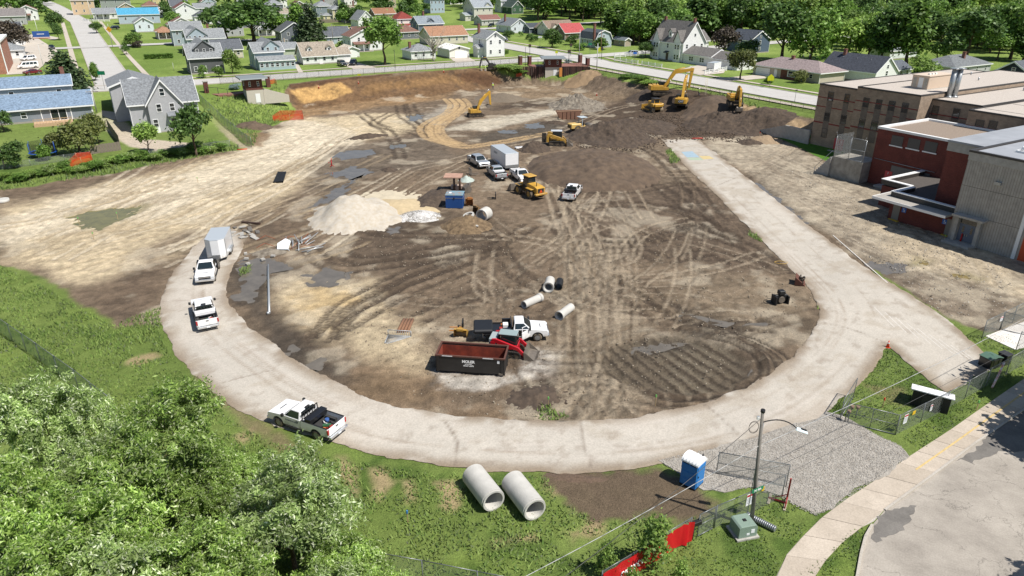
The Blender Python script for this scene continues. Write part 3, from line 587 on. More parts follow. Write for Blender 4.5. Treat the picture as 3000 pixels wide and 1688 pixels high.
# ------------------------ streets on the upper ground
STM=roadmat('street_concrete',(220,217,212),(198,193,185),.2,.5,True);SWM=roadmat('pavement_concrete',(226,214,198),(190,176,158),.3,.5,False);KM=roadmat('kerb_concrete',(216,208,196),(180,168,150),.5,.5,False)
def strip(name,line,half,m,lift,kind='structure',step=4.0,o=0.0,thick=.0):
 ln=refine([p[:2]for p in line],step,0,False);l=offset(ln,o+half);r=offset(ln,o-half);n=len(ln);hs=[h1(*p)for p in ln]
 c=ln[0];mb=MB();vs=[]
 for i in range(n):
  zl=h1(*l[i]);zr=h1(*r[i]);zz=max(zl,zr,hs[i])+lift
  vs+=[(l[i][0]-c[0],l[i][1]-c[1],zz),(r[i][0]-c[0],r[i][1]-c[1],zz)]
 mb.add(vs,[(2*i,2*i+1,2*i+3,2*i+2)for i in range(n-1)])
 if thick:
  k=len(vs);mb.add([(x,y,z-thick)for x,y,z in vs],[])
  mb.f+=[[2*i,2*i+2,k+2*i+2,k+2*i]for i in range(n-1)]+[[2*i+1,k+2*i+1,k+2*i+3,2*i+3]for i in range(n-1)]+[[0,k,k+1,1],[2*n-2,2*n-1,k+2*n-1,k+2*n-2]];mb.mi+=[0]*(2*(n-1)+2)
 return mb.build(name,m,loc=(c[0],c[1],0),kind=kind)
# ======================== STREETS (town grid: p along E1, q along E2)
def pq(p,q):return tuple(E1*p+E2*q)
AQ,BP=206.0,142.0
CLINE=[pq(4.5,210),pq(2.5,330),pq(0,445),pq(-26,730)]
ALINE=[pq(-160,AQ),pq(-60,AQ),pq(40,AQ),pq(136.6,AQ)];ALINE2=[pq(147.4,AQ),pq(200,AQ),pq(330,AQ)]
BLINE=[pq(BP,40),pq(BP,120),pq(BP,206),pq(BP,300),pq(BP,560)]
strip('street',ALINE,5,STM,.10);strip('street',ALINE2,4.2,STM,.10);strip('street',BLINE,5.4,STM,.104,step=3);strip('street',CLINE,4.4,STM,.108)
strip('street',[pq(-160,322),pq(0,322),pq(136,322)],4,STM,.10);strip('street',[pq(148,322),pq(300,322)],4,STM,.10)
for k,(ln,o_)in enumerate([(ALINE,5.15),(ALINE,-5.15),(BLINE,5.55),(BLINE,-5.55),(CLINE,4.55),(CLINE,-4.55)]):
 strip('kerb',ln,.15,KM,.2,o=o_,thick=.3)
strip('pavement',[pq(-150,215.6),pq(-2,215.6)],.75,SWM,.12);strip('pavement',[pq(11,215.6),pq(134,215.6)],.75,SWM,.12)
strip('pavement',[pq(151.5,60),pq(151.5,199)],.75,SWM,.12);strip('pavement',[pq(151.5,213),pq(151.5,300)],.75,SWM,.12);strip('pavement',[pq(133.2,70),pq(133.2,199)],1.1,SWM,.12)
strip('pavement',[pq(-3.4,213),pq(-5.6,330),pq(-8,445)],.8,SWM,.12);strip('pavement',[pq(13.2,219),pq(11,330),pq(9,445)],.7,SWM,.12)
DRM=roadmat('driveway_concrete',(226,216,202),(196,182,162),.4,.5,False)
def drive(px,lift=.09):
 w=W2(px);c=np.mean(w,0);mb=MB();mb.add([(p[0]-c[0],p[1]-c[1],h1(*p)-h1(*c))for p in w],[tuple(range(len(w)))])
 mb.build('driveway',DRM,loc=(c[0],c[1],h1(*c)+lift),kind='structure')
for d_ in[[(855,180),(868,180),(890,215),(905,222),(880,226),(870,205)],[(998,188),(1025,178),(1090,196),(1135,206),(1085,210),(1040,205)],[(1317,171),(1372,168),(1402,184),(1345,190)],[(2053,190),(2130,200),(2120,215),(2052,222),(1985,206)],[(2206,221),(2270,228),(2180,236),(2100,240),(2060,235),(2130,228)],[(298,325),(338,330),(352,350),(330,352),(300,340)],[(0,130),(90,100),(170,150),(160,165),(100,215),(20,220),(0,190)],[(92,105),(108,98),(175,112),(158,118)]]:drive(d_)
# ======================== HOUSES
def roofm(c,nm):return mat('shingle_'+nm,c,rough=.95,noise=.42,nscale=2.6,bump=.8,bscale=7,spec=.2)
def sidingm(c,nm):return stripes('siding_'+nm,c,tuple(v*.82 for v in c),'Z',4.5,duty=.16,noise=.08,bump=.25)
WHT=mat('white_trim',(250,250,248),rough=.5);GLS=glass();CHM=brickmat('chimney_brick',(150,84,66),(128,68,54),(170,150,138));FND=mat('foundation_block',(188,180,168),rough=.9,noise=.15)
STLV=mat('vent_pipe',(120,122,124));DOORW=mat('door_white',(244,244,242),rough=.45);DOORD=mat('door_dark',(92,70,58),rough=.5);GARD=stripes('garage_door_panels',(246,246,244),(205,206,206),'Z',1.9,duty=.07,noise=.03)
_v=MB();_v.cyl((0,0,-.3),(0,0,.45),.09,n=7);VENTM=_v.mesh('roof_vent');VENTM.materials.append(STLV)
def _win():
 a=MB();w,h,t=.5,.5,.07
 a.b2(-w,w,-.05,.02,h-t,h);a.b2(-w,w,-.07,.02,-h,-h+t);a.b2(-w,-w+t*1.3,-.05,.02,-h+t,h-t);a.b2(w-t*1.3,w,-.05,.02,-h+t,h-t);a.b2(-w+.09,w-.09,-.04,.02,-.025,.025)
 g=MB();g.b2(-w+.09,w-.09,-.015,.015,-h+.07,h-.07)
 am=a.mesh('window');am.materials.append(WHT);gm=g.mesh('pane');gm.materials.append(GLS);return am,gm
WINM,PANEM=_win()
WIND=WINM.copy();WIND.materials.clear();WIND.materials.append(mat('bronze_frame',(92,86,80),rough=.5))
def window(parent,x,y,z,w,h,face,dark=False):
 o=link('window',WIND if dark else WINM,parent);o.location=(x,y,z);o.rotation_euler=(0,0,{'f':0,'l':-math.pi/2,'r':math.pi/2,'b':math.pi}[face]);o.scale=(w,1,h)
 link('pane',PANEM,o);return o
def gableroof(w,d,h,pitch,oh,axis,t=.2):
 """returns wall prism section and roof band; ridge along x or y"""
 s=w if axis=='y' else d
 return[(-oh,h-oh*pitch),(s/2,h+s/2*pitch),(s+oh,h-oh*pitch),(s+oh,h-oh*pitch+t),(s/2,h+s/2*pitch+t*1.2),(-oh,h-oh*pitch+t)]
def block(H,x0,y0,w,d,h,roof,pitch,wm,rm,z0=-.6,oh=.4,trim=True):
 wb=MB();rb=MB();tb=MB()
 if roof in('gx','gy','mx','my'):
  ax=roof[1];s,L=(w,d)if ax=='y' else(d,w)
  if roof[0]=='m':
   sec=[(0,z0),(s,z0),(s,h),(s*.86,h+s*.30),(s/2,h+s*.43),(s*.14,h+s*.30),(0,h)]
   rs=[(-oh,h-.15),(s*.14-.1,h+s*.30),(s/2,h+s*.43),(s*.86+.1,h+s*.30),(s+oh,h-.15),(s+oh,h+.08),(s*.86+.12,h+s*.30+.22),(s/2,h+s*.43+.22),(s*.14-.12,h+s*.30+.22),(-oh,h+.08)]
  else:
   sec=[(0,z0),(s,z0),(s,h),(s/2,h+s/2*pitch),(0,h)];rs=gableroof(w,d,h,pitch,oh,ax)
  tr=[(a,b-.16)for a,b in rs[:len(rs)//2]]+[(a,b-.02)for a,b in rs[len(rs)//2:]]
  if ax=='x':
   sh=lambda P_,y:[(a+y0,b)for a,b in P_]
   wb.prof(sh(sec,0),x0,x0+L,'x');rb.prof(sh(rs,0),x0-oh,x0+L+oh,'x');tb.prof(sh(tr,0),x0-oh-.06,x0-oh+.01,'x');tb.prof(sh(tr,0),x0+L+oh-.01,x0+L+oh+.06,'x')
   e=rs[0][1];tb.b2(x0-oh,x0+w+oh,y0-oh-.06,y0-oh+.02,e-.14,e+.12)
  else:
   wb.prof([(a+x0,b)for a,b in sec],y0,y0+L);rb.prof([(a+x0,b)for a,b in rs],y0-oh,y0+L+oh);tb.prof([(a+x0,b)for a,b in tr],y0-oh-.06,y0-oh+.01)
   e=rs[0][1];tb.b2(x0-oh-.06,x0-oh+.02,y0-oh,y0+d+oh,e-.14,e+.12)
 elif roof=='hip':
  wb.b2(x0,x0+w,y0,y0+d,z0,h);s=min(w,d)/2+oh;rz=h+s*pitch;e=h-.05
  a,b,c,f=x0-oh,x0+w+oh,y0-oh,y0+d+oh
  r0,r1=((a+s,(c+f)/2),(b-s,(c+f)/2))if w>=d else(((a+b)/2,c+s),((a+b)/2,f-s))
  vs=[(a,c,e-.12),(b,c,e-.12),(b,f,e-.12),(a,f,e-.12),(a,c,e+.1),(b,c,e+.1),(b,f,e+.1),(a,f,e+.1),(*r0,rz),(*r1,rz)]
  fs=[(0,1,5,4),(1,2,6,5),(2,3,7,6),(3,0,4,7),(0,3,2,1)]+([(4,5,9,8),(5,6,9),(6,7,8,9),(7,4,8)]if w>=d else[(4,5,8),(5,6,9,8),(6,7,9),(7,4,8,9)])
  rb.add(vs,fs);tb.b2(a-.04,b+.04,c-.05,c+.01,e-.15,e+.07);tb.b2(a-.05,a+.01,c,f,e-.15,e+.07)
 elif roof=='shed':
  rz=h+d*pitch;wb.prof([(y0,z0),(y0+d,z0),(y0+d,rz),(y0,h)],x0,x0+w,'x')
  rb.prof([(y0-oh,h-oh*pitch),(y0+d,rz),(y0+d,rz+.18),(y0-oh,h-oh*pitch+.18)],x0-oh*.6,x0+w+oh*.6,'x');tb.b2(x0-oh*.6,x0+w+oh*.6,y0-oh-.05,y0-oh+.01,h-oh*pitch-.1,h-oh*pitch+.14)
 elif roof=='flat':
  wb.b2(x0,x0+w,y0,y0+d,z0,h);rb.b2(x0-oh,x0+w+oh,y0-oh,y0+d+oh,h,h+.2)
 wall=wb.build('wall',wm,H);rf=rb.build('roof',rm,H)
 if trim and tb.v:tb.build('trim',WHT,rf)
 return wall,rf
def span(c,d,px,lo=2.5,hi=26):
 """length along direction d from corner c until it reaches photo column px"""
 for k in np.arange(lo,hi,.1):
  q=c[:2]+d*k;x=P(q[0],q[1],c[2])[0]
  if(d@E1>.5 and x>=px)or(d@E2>.5 and x<=px):return float(k)
 return hi
NH={}
def house(label,cor,right,left,h,roof,pitch,wc,rc,fw=(2,),lw=(2,),door=None,w=None,d=None,oh=.4,chim=None,dorm=None,porch=None,extra=(),garage=None,group=None,cat='house',name='house',ww=.95,wh=1.35,hip2=None):
 c=gp(*cor);w=w or span(c,E1,right);d=d or span(c,E2,left)
 H=thing(name,label,cat,c,GRID,group)
 wm=sidingm(wc,'%d_%d_%d'%wc);rm=roofm(rc,'%d_%d_%d'%rc)
 wall,rf=block(H,0,0,w,d,h,roof,pitch,wm,rm,oh=oh)
 fb=MB();fb.b2(-.04,w+.04,-.04,d+.04,-.7,.35);fb.build('foundation',FND,H)
 def wins(cnt,L,face):
  ns=len(cnt);sh=h/max(ns,1)if ns else h
  for s,n in enumerate(cnt):
   if n==0:continue
   zc=.25+(h/ns if s<ns else 0)*s+(h/ns)*.52 if s*(h/ns)<h-.5 else h+1.0
   for i in range(n):
    u=L*(i+.5)/n+(rnd.uniform(-.15,.15)if n>1 else 0)
    if door and door[0]==face and s==0 and abs(u-door[1]*L)<1.0:continue
    window(H,u if face=='f' else 0,0 if face=='f' else u,zc,ww,wh,face)
 wins(fw,w,'f');wins(lw,d,'l')
 if roof in('gy','my')and w>6:window(H,w/2,0,h+w*pitch*.18 if roof=='gy' else h+w*.15,.9,1.0,'f')
 if roof in('gx','mx')and d>6:window(H,0,d/2,h+d*pitch*.18 if roof=='gx' else h+d*.15,.9,1.0,'l')
 if door:
  db=MB();u=door[1]*(w if door[0]=='f' else d)
  if door[0]=='f':db.b2(u-.5,u+.5,-.05,.03,.15,2.2)
  else:db.b2(-.05,.03,u-.5,u+.5,.15,2.2)
  dd=db.build('door',DOORW if len(door)<3 else DOORD,H);st=MB()
  if door[0]=='f':st.b2(u-.8,u+.8,-1.0,-.05,-.3,.15);st.b2(u-.8,u+.8,-1.5,-1.0,-.3,-.05)
  else:st.b2(-1.0,-.05,u-.8,u+.8,-.3,.15);st.b2(-1.5,-1.0,u-.8,u+.8,-.3,-.05)
  st.build('step',FND,H)
 if garage:
  for u,gw in garage[1]:
   gb=MB()
   if garage[0]=='f':gb.b2(u-gw/2,u+gw/2,-.06,.03,0,2.3)
   else:gb.b2(-.06,.03,u-gw/2,u+gw/2,0,2.3)
   gb.build('garage_door',GARD,H)
 if chim:
  cb=MB();cz=chim[2];cb.b2(chim[0]-.35,chim[0]+.35,chim[1]-.4,chim[1]+.4,h-.5,cz);cb.b2(chim[0]-.42,chim[0]+.42,chim[1]-.47,chim[1]+.47,cz,cz+.14);cb.build('chimney',CHM,rf)
 for(dx,dw,dh,dy)in(dorm or()):
  D=dw*.9/max(pitch,.4)+dw;zb=h+dy*pitch-.4
  a=MB();a.prof([(dx-dw/2,zb),(dx+dw/2,zb),(dx+dw/2,zb+dh),(dx,zb+dh+dw*.38),(dx-dw/2,zb+dh)],dy,dy+D);dm=a.build('dormer',wm,H)
  e=MB();o_=.25;e.prof([(dx-dw/2-o_,zb+dh-o_*.76),(dx,zb+dh+dw*.38),(dx+dw/2+o_,zb+dh-o_*.76),(dx+dw/2+o_,zb+dh-o_*.76+.16),(dx,zb+dh+dw*.38+.18),(dx-dw/2-o_,zb+dh-o_*.76+.16)],dy-.3,dy+D);e.build('dormer_roof',rm,dm)
  n=max(1,int(dw/1.6))
  for i in range(n):window(H,dx-dw/2+dw*(i+.5)/n,dy,zb+dh*.58,.8,min(1.1,dh*.75),'f')
 if porch:
  x0,pw,pd,ph,op=porch
  if op:
   r=MB();r.prof([(-pd,ph),(0,ph+pd*.3),(0,ph+pd*.3+.16),(-pd,ph+.16)],x0,x0+pw,'x');r.build('porch_roof',rm,H)
   k=max(2,int(pw/2.4)+1)
   for i in range(k):m_=MB();u=x0+.15+(pw-.3)*i/(k-1);m_.b2(u-.09,u+.09,-pd+.1,-pd+.28,.2,ph);m_.build('porch_post',WHT,H)
   f_=MB();f_.b2(x0,x0+pw,-pd,0,-.5,.2);f_.build('porch_deck',FND,H)
  else:
   block(H,x0,-pd,pw,pd,ph,'shed',.32,wm,rm,oh=.35);k=max(2,int(pw/1.5))
   for i in range(k):window(H,x0+pw*(i+.5)/k,-pd,1.5,1.05,1.2,'f')
 for(x0,y0,bw,bd,bh,br,bp,fwn)in extra:
  block(H,x0,y0,bw,bd,bh,br,bp,wm,rm,oh=oh*.8)
  for i in range(fwn):window(H,x0+bw*(i+.5)/fwn,y0,min(bh-1.1,1.7)if bh<4 else bh-1.3,.9,1.2,'f')
 for k in range(2+int(w)%2):
  t=.25+.5*k/2;u,y_=(w*t,d*.36)if roof in('gx','mx','hip')else(w*.34,d*t)
  link('roof_vent',VENTM,rf,loc=(u,y_,h+pitch*(y_ if roof in('gx','mx','hip')else u)))
 for x_ in(-.05,w+.05):gb_=MB();gb_.b2(x_-.045,x_+.045,-.1,-.01,0,h);gb_.build('downpipe',WHT,H)
 H['_w']=w;H['_d']=d
 return H
LB,WH_,GY,CRM,DG=(196,216,224),(246,246,244),(208,208,212),(240,232,214),(108,110,112)
RG,RD,RB,RT,RR,RO=(164,168,170),(116,120,126),(150,116,104),(184,172,156),(158,80,72),(188,146,118)
house('light blue house with enclosed front porch, grey roof and small gable dormer',(752,205),835,700,5.0,'gx',.5,LB,RG,(0,0),(2,1),None,d=9,porch=(.4,10.5,2.8,2.7,False),dorm=[(5.2,4.6,1.6,.2)])
house('white cape cottage with two roof dormers and tan shingles',(890,191),988,868,2.7,'gx',.85,WH_,RT,(4,),(1,),('f',.52),d=8.2,dorm=[(2.6,1.5,1.5,1.2),(8.8,1.5,1.5,1.2)],extra=[(11.2,1.2,4.4,6,2.5,'gx',.55,0)],garage=None)
house('cream detached garage with pale roof behind the white cape cottage',(1014,170),1053,1000,2.6,'gy',.4,WH_,(240,228,206),(),(),None,d=8,garage=('f',[(2.4,3.0)]),cat='garage',name='garage')
house('pale green garage behind the light blue house',(822,168),874,812,2.7,'gx',.45,(214,222,200),RG,(),(),None,d=7,cat='garage',name='garage')
house('dark grey two storey house with shed dormer beside round green bushes',(562,219),658,530,4.6,'gx',.75,DG,RG,(3,0),(2,1),('f',.42),d=8.5,dorm=[(4.5,5.5,1.5,1.4)],oh=.5)
house('pale blue house with broad white trimmed gable behind the dark grey house',(556,160),665,535,5.2,'gx',.6,(200,214,226),RG,(4,3),(1,1),None,d=9,dorm=[(3.5,6.5,1.2,.2)],chim=(8,5,9.4))
house('tall blue grey house with long grey roof beside the side street',(512,136),600,495,6.0,'gx',.62,(190,204,212),RG,(3,3),(1,1),None,d=8)
house('bungalow with orange brown roof and shaded front porch',(462,115),512,447,3.0,'hip',.5,(212,196,178),RO,(2,),(2,),None,d=8,porch=(0.3,6,2.4,2.6,True))
house('house with bright blue tarpaulin roof',(352,72),470,338,4.6,'gx',.6,(206,220,232),(96,182,220),(3,),(1,),None,d=9)
house('white house with blue shaded front gable beside the orange roofed bungalow',(400,96),452,386,4.2,'gy',.6,(226,234,242),RG,(2,),(2,),None,d=11)
house('small grey roofed house with white rails at far end of the side street',(276,58),345,262,3.2,'gx',.5,(236,234,230),RG,(3,),(1,),None,d=9,porch=(1,7,2.2,2.6,True))
house('tall grey slate house far up the side street',(300,32),386,285,6.5,'hip',.7,(176,184,178),RG,(3,3),(1,1),None,d=11)
house('peach stucco church hall with red steps behind dark trees',(216,45),282,200,8,'gx',.5,(246,214,176),(150,110,96),(3,3),(1,),None,d=10,cat='hall',name='church_hall')
house('white house with maroon roof and big blank gable wall',(520,60),577,497,6.0,'gy',.55,WH_,(140,96,92),(0,1),(1,),None,d=13)
house('grey roofed white house peeping out behind the maroon roofed one',(575,52),640,560,5,'gx',.5,(228,230,230),RG,(3,2),(1,),None,d=9)
house('white two storey house half hidden by the big oak',(615,72),668,600,5.5,'gx',.6,(236,238,238),RG,(3,3),(1,1),None,d=9)
house('brown timber house glimpsed between tall dark trees',(866,46),896,850,6,'gy',.6,(196,168,148),(120,84,78),(2,2),(1,),None,d=9)
house('pale yellow house with grey hip roof and white windows',(985-8,62),1008,955,6.0,'hip',.5,(246,236,190),RG,(2,2),(1,1),None,d=10,extra=[(-5,1,5.5,6,3.0,'hip',.4,2)])
house('blue grey house with hipped roof and red chimney',(930,52),975,916,6.0,'hip',.55,(150,162,172),RG,(2,2),(1,1),None,d=11,chim=(6,5,11))
house('taupe two storey house with tan hip roof and dark balcony',(1012,68),1066,996,6,'hip',.48,(162,156,150),(186,176,158),(3,3),(2,2),None,d=11,chim=(7,6,10.5))
house('white house with long steep grey roof slope',(1052,84),1098,1036,4,'gy',.95,WH_,RG,(2,),(),None,d=12)
house('house with brown orange roof beside the red roofed house',(1100,64),1160,1090,4.0,'gx',.55,(176,150,126),(172,128,100),(2,0),(1,),None,d=9)
house('white house with red hip roof and dormer behind the large maple',(1166,94),1216,1150,5.6,'hip',.65,(246,240,228),RR,(3,2),(1,1),None,d=10,extra=[(.5,-2.2,8,2.4,2.7,'shed',.3,3)])
house('slate blue house with gable dormer and brick chimney',(1228,104),1300,1206,4.8,'gx',.6,(118,132,150),(160,170,178),(3,2),(2,2),None,d=9.5,dorm=[(6.2,3.0,1.0,.6)],chim=(5.0,6,9.6))
house('low cream hall with broad orange brown roof behind the bare tree',(1262,133),1370,1244,3.4,'gx',.55,(244,236,216),(190,146,118),(5,),(1,),None,d=11,cat='hall',name='hall')
house('white concrete block garage with wide door by the street',(1318,172),1373,1281,2.9,'gy',.28,(250,246,232),(240,238,230),(),(),None,garage=('f',[(4.2,4.6)]),d=10,cat='garage',name='garage')
house('tall narrow white house with half timbered gable and stone chimney',(1426,170),1477,1388,6.2,'gy',.62,WH_,RG,(2,2),(1,1),None,d=10,chim=(1.6,8.5,10.2),dorm=None,extra=[(-2.0,2.5,2.0,3.4,3.2,'gx',.4,0)])
house('small white cottage with grey hip roof and garage door',(1206,177),1276,1190,2.8,'hip',.45,WH_,RG,(3,),(),None,d=8,chim=(1.2,4,5.3))
house('big cream foursquare house on raised lawn with steep grey gable roof',(1390,62),1443,1358,7.0,'gx',.75,(240,236,222),(176,184,190),(3,3),(2,2),None,chim=(7.0,4.5,14.2),dorm=[(8.5,4.2,.6,.4)],extra=[(-4.5,2,4.5,7,3,'gx',.3,1)])
house('ranch house with brown roof beside the big cream foursquare',(1412,76),1466,1395,2.9,'gx',.42,(228,226,220),(160,118,108),(4,),(1,),None,d=9)
house('grey and white bungalow with deep front gable and porch',(1497,99),1546,1446,3.4,'gy',.62,(226,232,238),(150,156,160),(2,),(2,),None,d=14,chim=(2,9,7.8))
house('dark green roofed house behind the bungalow',(1500,42),1532,1476,4.2,'gy',.85,(74,112,84),(88,104,98),(2,),(1,),None,d=12)
house('narrow white house beside the dark green roofed house',(1468,38),1490,1462,7,'gx',.5,(240,242,244),(170,176,180),(2,2),(1,),None,d=8)
house('pale blue mansion with white shutters on the hill',(1262,40),1302,1250,8,'hip',.4,(196,216,232),(170,176,182),(4,4),(1,1),None,d=10)
house('beige house with brown cross gable roof by the crossroads',(1606,106),1681,1582,3.2,'gx',.62,(240,234,224),(164,144,128),(4,),(1,),None,d=9,dorm=[(3.4,5.4,.4,-.4)])
house('house with red metal roof next to the gambrel house',(1655,118),1712,1648,3.0,'gx',.7,(150,130,116),(206,104,104),(2,),(1,),None,d=9)
house('gambrel roofed house with dark shingles and tall brick chimney',(1745,142),1789,1697,3.2,'my',.6,(206,222,230),(96,104,110),(2,),(3,),None,d=10.5,chim=(-.3,.8,8.6))
house('small navy garage between bungalow and beige house',(1552,99),1584,1545,2.6,'gx',.45,(96,108,122),(90,96,104),(1,),(),None,d=7,cat='garage',name='garage')
house('grey garden shed with pale gable under trees',(1830,137),1846,1801,2.4,'gy',.5,(206,190,168),(132,140,146),(),(1,),None,d=7,cat='shed',name='shed')
HB=house('large white gabled house with two chimneys and projecting front bays',(1997,184),2075,1906,6.2,'gy',1.25,WH_,(138,134,130),(2,3),(0,0),None,w=9.5,chim=(4.75,.8,13.3))
def HBparts(H):
 w,d=H['_w'],H['_d'];wm=MAT['siding_%d_%d_%d'%WH_];rm=MAT['shingle_138_134_130']
 for u in(d*.14,d*.80):
  b=MB();b.prof([(u-1.5,-.4),(u+1.5,-.4),(u+1.5,6.6),(u,9.6),(u-1.5,6.6)],-.7,3.0,'x');bay=b.build('bay',wm,H)
  e=MB();e.prof([(u-1.8,6.3),(u,9.6),(u+1.8,6.3),(u+1.8,6.5),(u,9.85),(u-1.8,6.5)],-.95,3.2,'x');e.build('bay_roof',rm,bay)
  for z in(1.6,4.7):
   for k in(-.62,.62):window(H,-.7,u+k,z,.95,1.6,'l')
 for z in(4.7,):window(H,0,d*.47,z,.9,1.5,'l')
 dm=MB();u=d*.47;dm.prof([(u-.75,7.2),(u+.75,7.2),(u+.75,9.0),(u,9.9),(u-.75,9.0)],.7,3.4,'x');dmo=dm.build('dormer',wm,H);e=MB();e.prof([(u-.95,8.8),(u,9.9),(u+.95,8.8),(u+.95,8.98),(u,10.1),(u-.95,8.98)],.5,3.6,'x');e.build('dormer_roof',rm,dmo);window(H,.7,u,8.3,.8,1.2,'l')
 c=MB();c.b2(4.4,5.1,d-1.3,d-.4,6,13.3);c.build('chimney',CHM,[x for x in H.children if x.name.startswith('roof')][0])
 block(H,w,d*.35,7,7,6.0,'gx',.8,wm,rm);window(H,w+3.5,d*.35,4.5,.9,1.4,'f')
 do=MB();do.b2(-.06,.03,d*.47-.55,d*.47+.55,.2,2.4);do.build('door',DOORD,H);ca=MB();ca.prof([(-1.1,2.5),(0,3.0),(0,3.12),(-1.1,2.62)],d*.47-.9,d*.47+.9);ca.build('door_canopy',mat('dark_awning',(70,76,84)),H)
# single storey wing running towards the street corner, with two garage doors
 for(y0,L,h,dd)in((-12.5,12.5,3.0,7.5),(-23.5,11.0,2.7,7.0)):block(H,.3,y0,dd,L-.01,h,'gy',.5,wm,rm)
 for y in(-3.8,-8.6):
  for k in(-.5,.5):window(H,.3,y+k,1.6,.95,1.4,'l')
 for y,gw in((-15.6,4.8),(-20.8,2.8)):
  g=MB();g.b2(.2,.33,y-gw/2,y+gw/2,0,2.2);g.build('garage_door',GARD,H)
HBparts(HB)
HR=house('tan brick ranch house with mottled hip roof and attached garage',(2398,246),2430,2206,2.7,'hip',.42,(224,212,192),(176,160,158),(),(0,),None,w=10,chim=(4.6,13,5.6),oh=.6)
def HRparts(H):
 d=H['_d'];bm_=brickmat('ranch_brick',(142,72,58),(118,58,48),(150,120,104));a=MB();a.b2(-.12,.02,d*.28,d*.56,0,2.55);a.build('brick_front',bm_,H)
 window(H,-.12,d*.40,1.5,2.6,1.6,'l');g=MB();g.b2(-.08,.03,d-6.0,d-1.0,0,2.2);g.build('garage_door',GARD,H);do=MB();do.b2(-.08,.03,d*.62,d*.62+1,.1,2.2);do.build('door',DOORW,H);window(H,0,d*.12,1.6,1.0,1.1,'l')
HRparts(HR)
HD=house('white house with very large dark slate roof and shuttered windows beside the school',(2560,246),2602,2402,2.8,'gy',.78,WH_,(92,96,106),(0,1),(0,),None,w=9.2,chim=(4.0,13,7.4),oh=.3)
for u in(.93,.82):
 window(HD,0,HD['_d']*u,1.6,1.3,1.5,'l');sh=MB()
 for k in(-.9,.9):sh.b2(-.06,.02,HD['_d']*u+k-.18,HD['_d']*u+k+.18,.85,2.35)
 sh.build('shutter',mat('shutter_navy',(66,84,112)),HD)
house('small white garage with slate roof between ranch houses',(2625,232),2664,2608,2.5,'gx',.5,WH_,(116,122,130),(2,),(1,),None,d=7,cat='garage',name='garage')
house('low grey hip roofed house with dark chimney behind the school roof',(2790,228),2895,2742,2.8,'hip',.42,(214,214,210),(140,144,146),(4,),(),None,d=11,chim=(9.5,3.5,6))
house('navy blue house with white trimmed windows and wide gable',(3006,288),3100,2893,5.0,'gx',.62,(58,68,88),(116,122,128),(2,2),(3,3),None,w=9,oh=.6,wh=1.7)
house('dark blue house half hidden behind the purple leaved tree',(2195,158),2250,2156,4.6,'gy',.6,(98,116,140),(92,98,108),(1,1),(1,1),None,d=11)
house('long pale bungalow under the trees with a row of windows',(2604,176),2690,2598,2.9,'gx',.4,(232,238,238),(150,156,160),(5,),(),None,d=8)
house('white gabled house deep in the trees',(2590,72),2616,2576,4.5,'gy',.8,WH_,(150,154,160),(1,1),(),None,d=9)
house('pale house with grey roof beside far avenue',(2722,78),2790,2712,3.2,'gx',.5,(214,230,236),(150,154,158),(4,),(),None,d=9)
house('white church like house with tall gable at the tree line',(1840,34),1896,1812,7,'gy',.9,(244,246,250),(170,178,184),(1,1),(),None,d=14)
house('white house with grey roof among the upper trees',(2246,30),2262,2236,4.5,'gy',.7,WH_,(176,180,184),(1,),(),None,d=9)
house('tan house with brown roof at the top of the wood',(2475,24),2512,2452,5,'gx',.6,(226,206,182),(178,128,98),(2,),(1,),None,d=9)
house('white cottage at far end of the wood',(2600,22),2626,2590,3.5,'gx',.5,WH_,(214,212,206),(2,),(),None,d=8)
# rows of roofs farther back, small in the photograph
for k,(lab,cor,rt,lf,h,ro,wc,rc)in enumerate([('cream house with grey gable roof up the hill behind the oak',(700,30),745,690,5,'gx',(236,228,208),RG),('white farmhouse with brown roof by the far street',(800,26),842,788,5,'gy',WH_,(150,122,106)),('grey shingled house with white porch on far rise',(950,18),990,938,5.5,'hip',(188,190,190),RD),('tan two storey house above the red roof',(1120,24),1160,1108,6,'hip',(214,196,168),RT),('white house with green shutters in far trees',(1010,16),1045,1000,5.5,'gx',WH_,RG),('pale grey cottage near the far crossing',(1560,30),1600,1550,4,'gx',(220,224,226),RG),('white clapboard house at upper edge of the wood',(1690,22),1730,1680,5,'gy',WH_,RD),('brown bungalow on the far avenue',(420,34),470,408,3.2,'hip',(190,170,150),RB),('yellow house past the end of the side street',(450,16),490,440,5,'gy',(240,224,170),RT),('white gabled cottage beyond the blue mansion',(1320,14),1356,1310,5,'gy',WH_,RG),('slate roofed house beyond the green roofed one',(1580,12),1625,1570,5,'gx',(206,210,214),RD)]):
 house(lab,cor,rt,lf,h,ro,.55,wc,rc,(3,2)if h>4 else(3,),(1,),None,d=9)
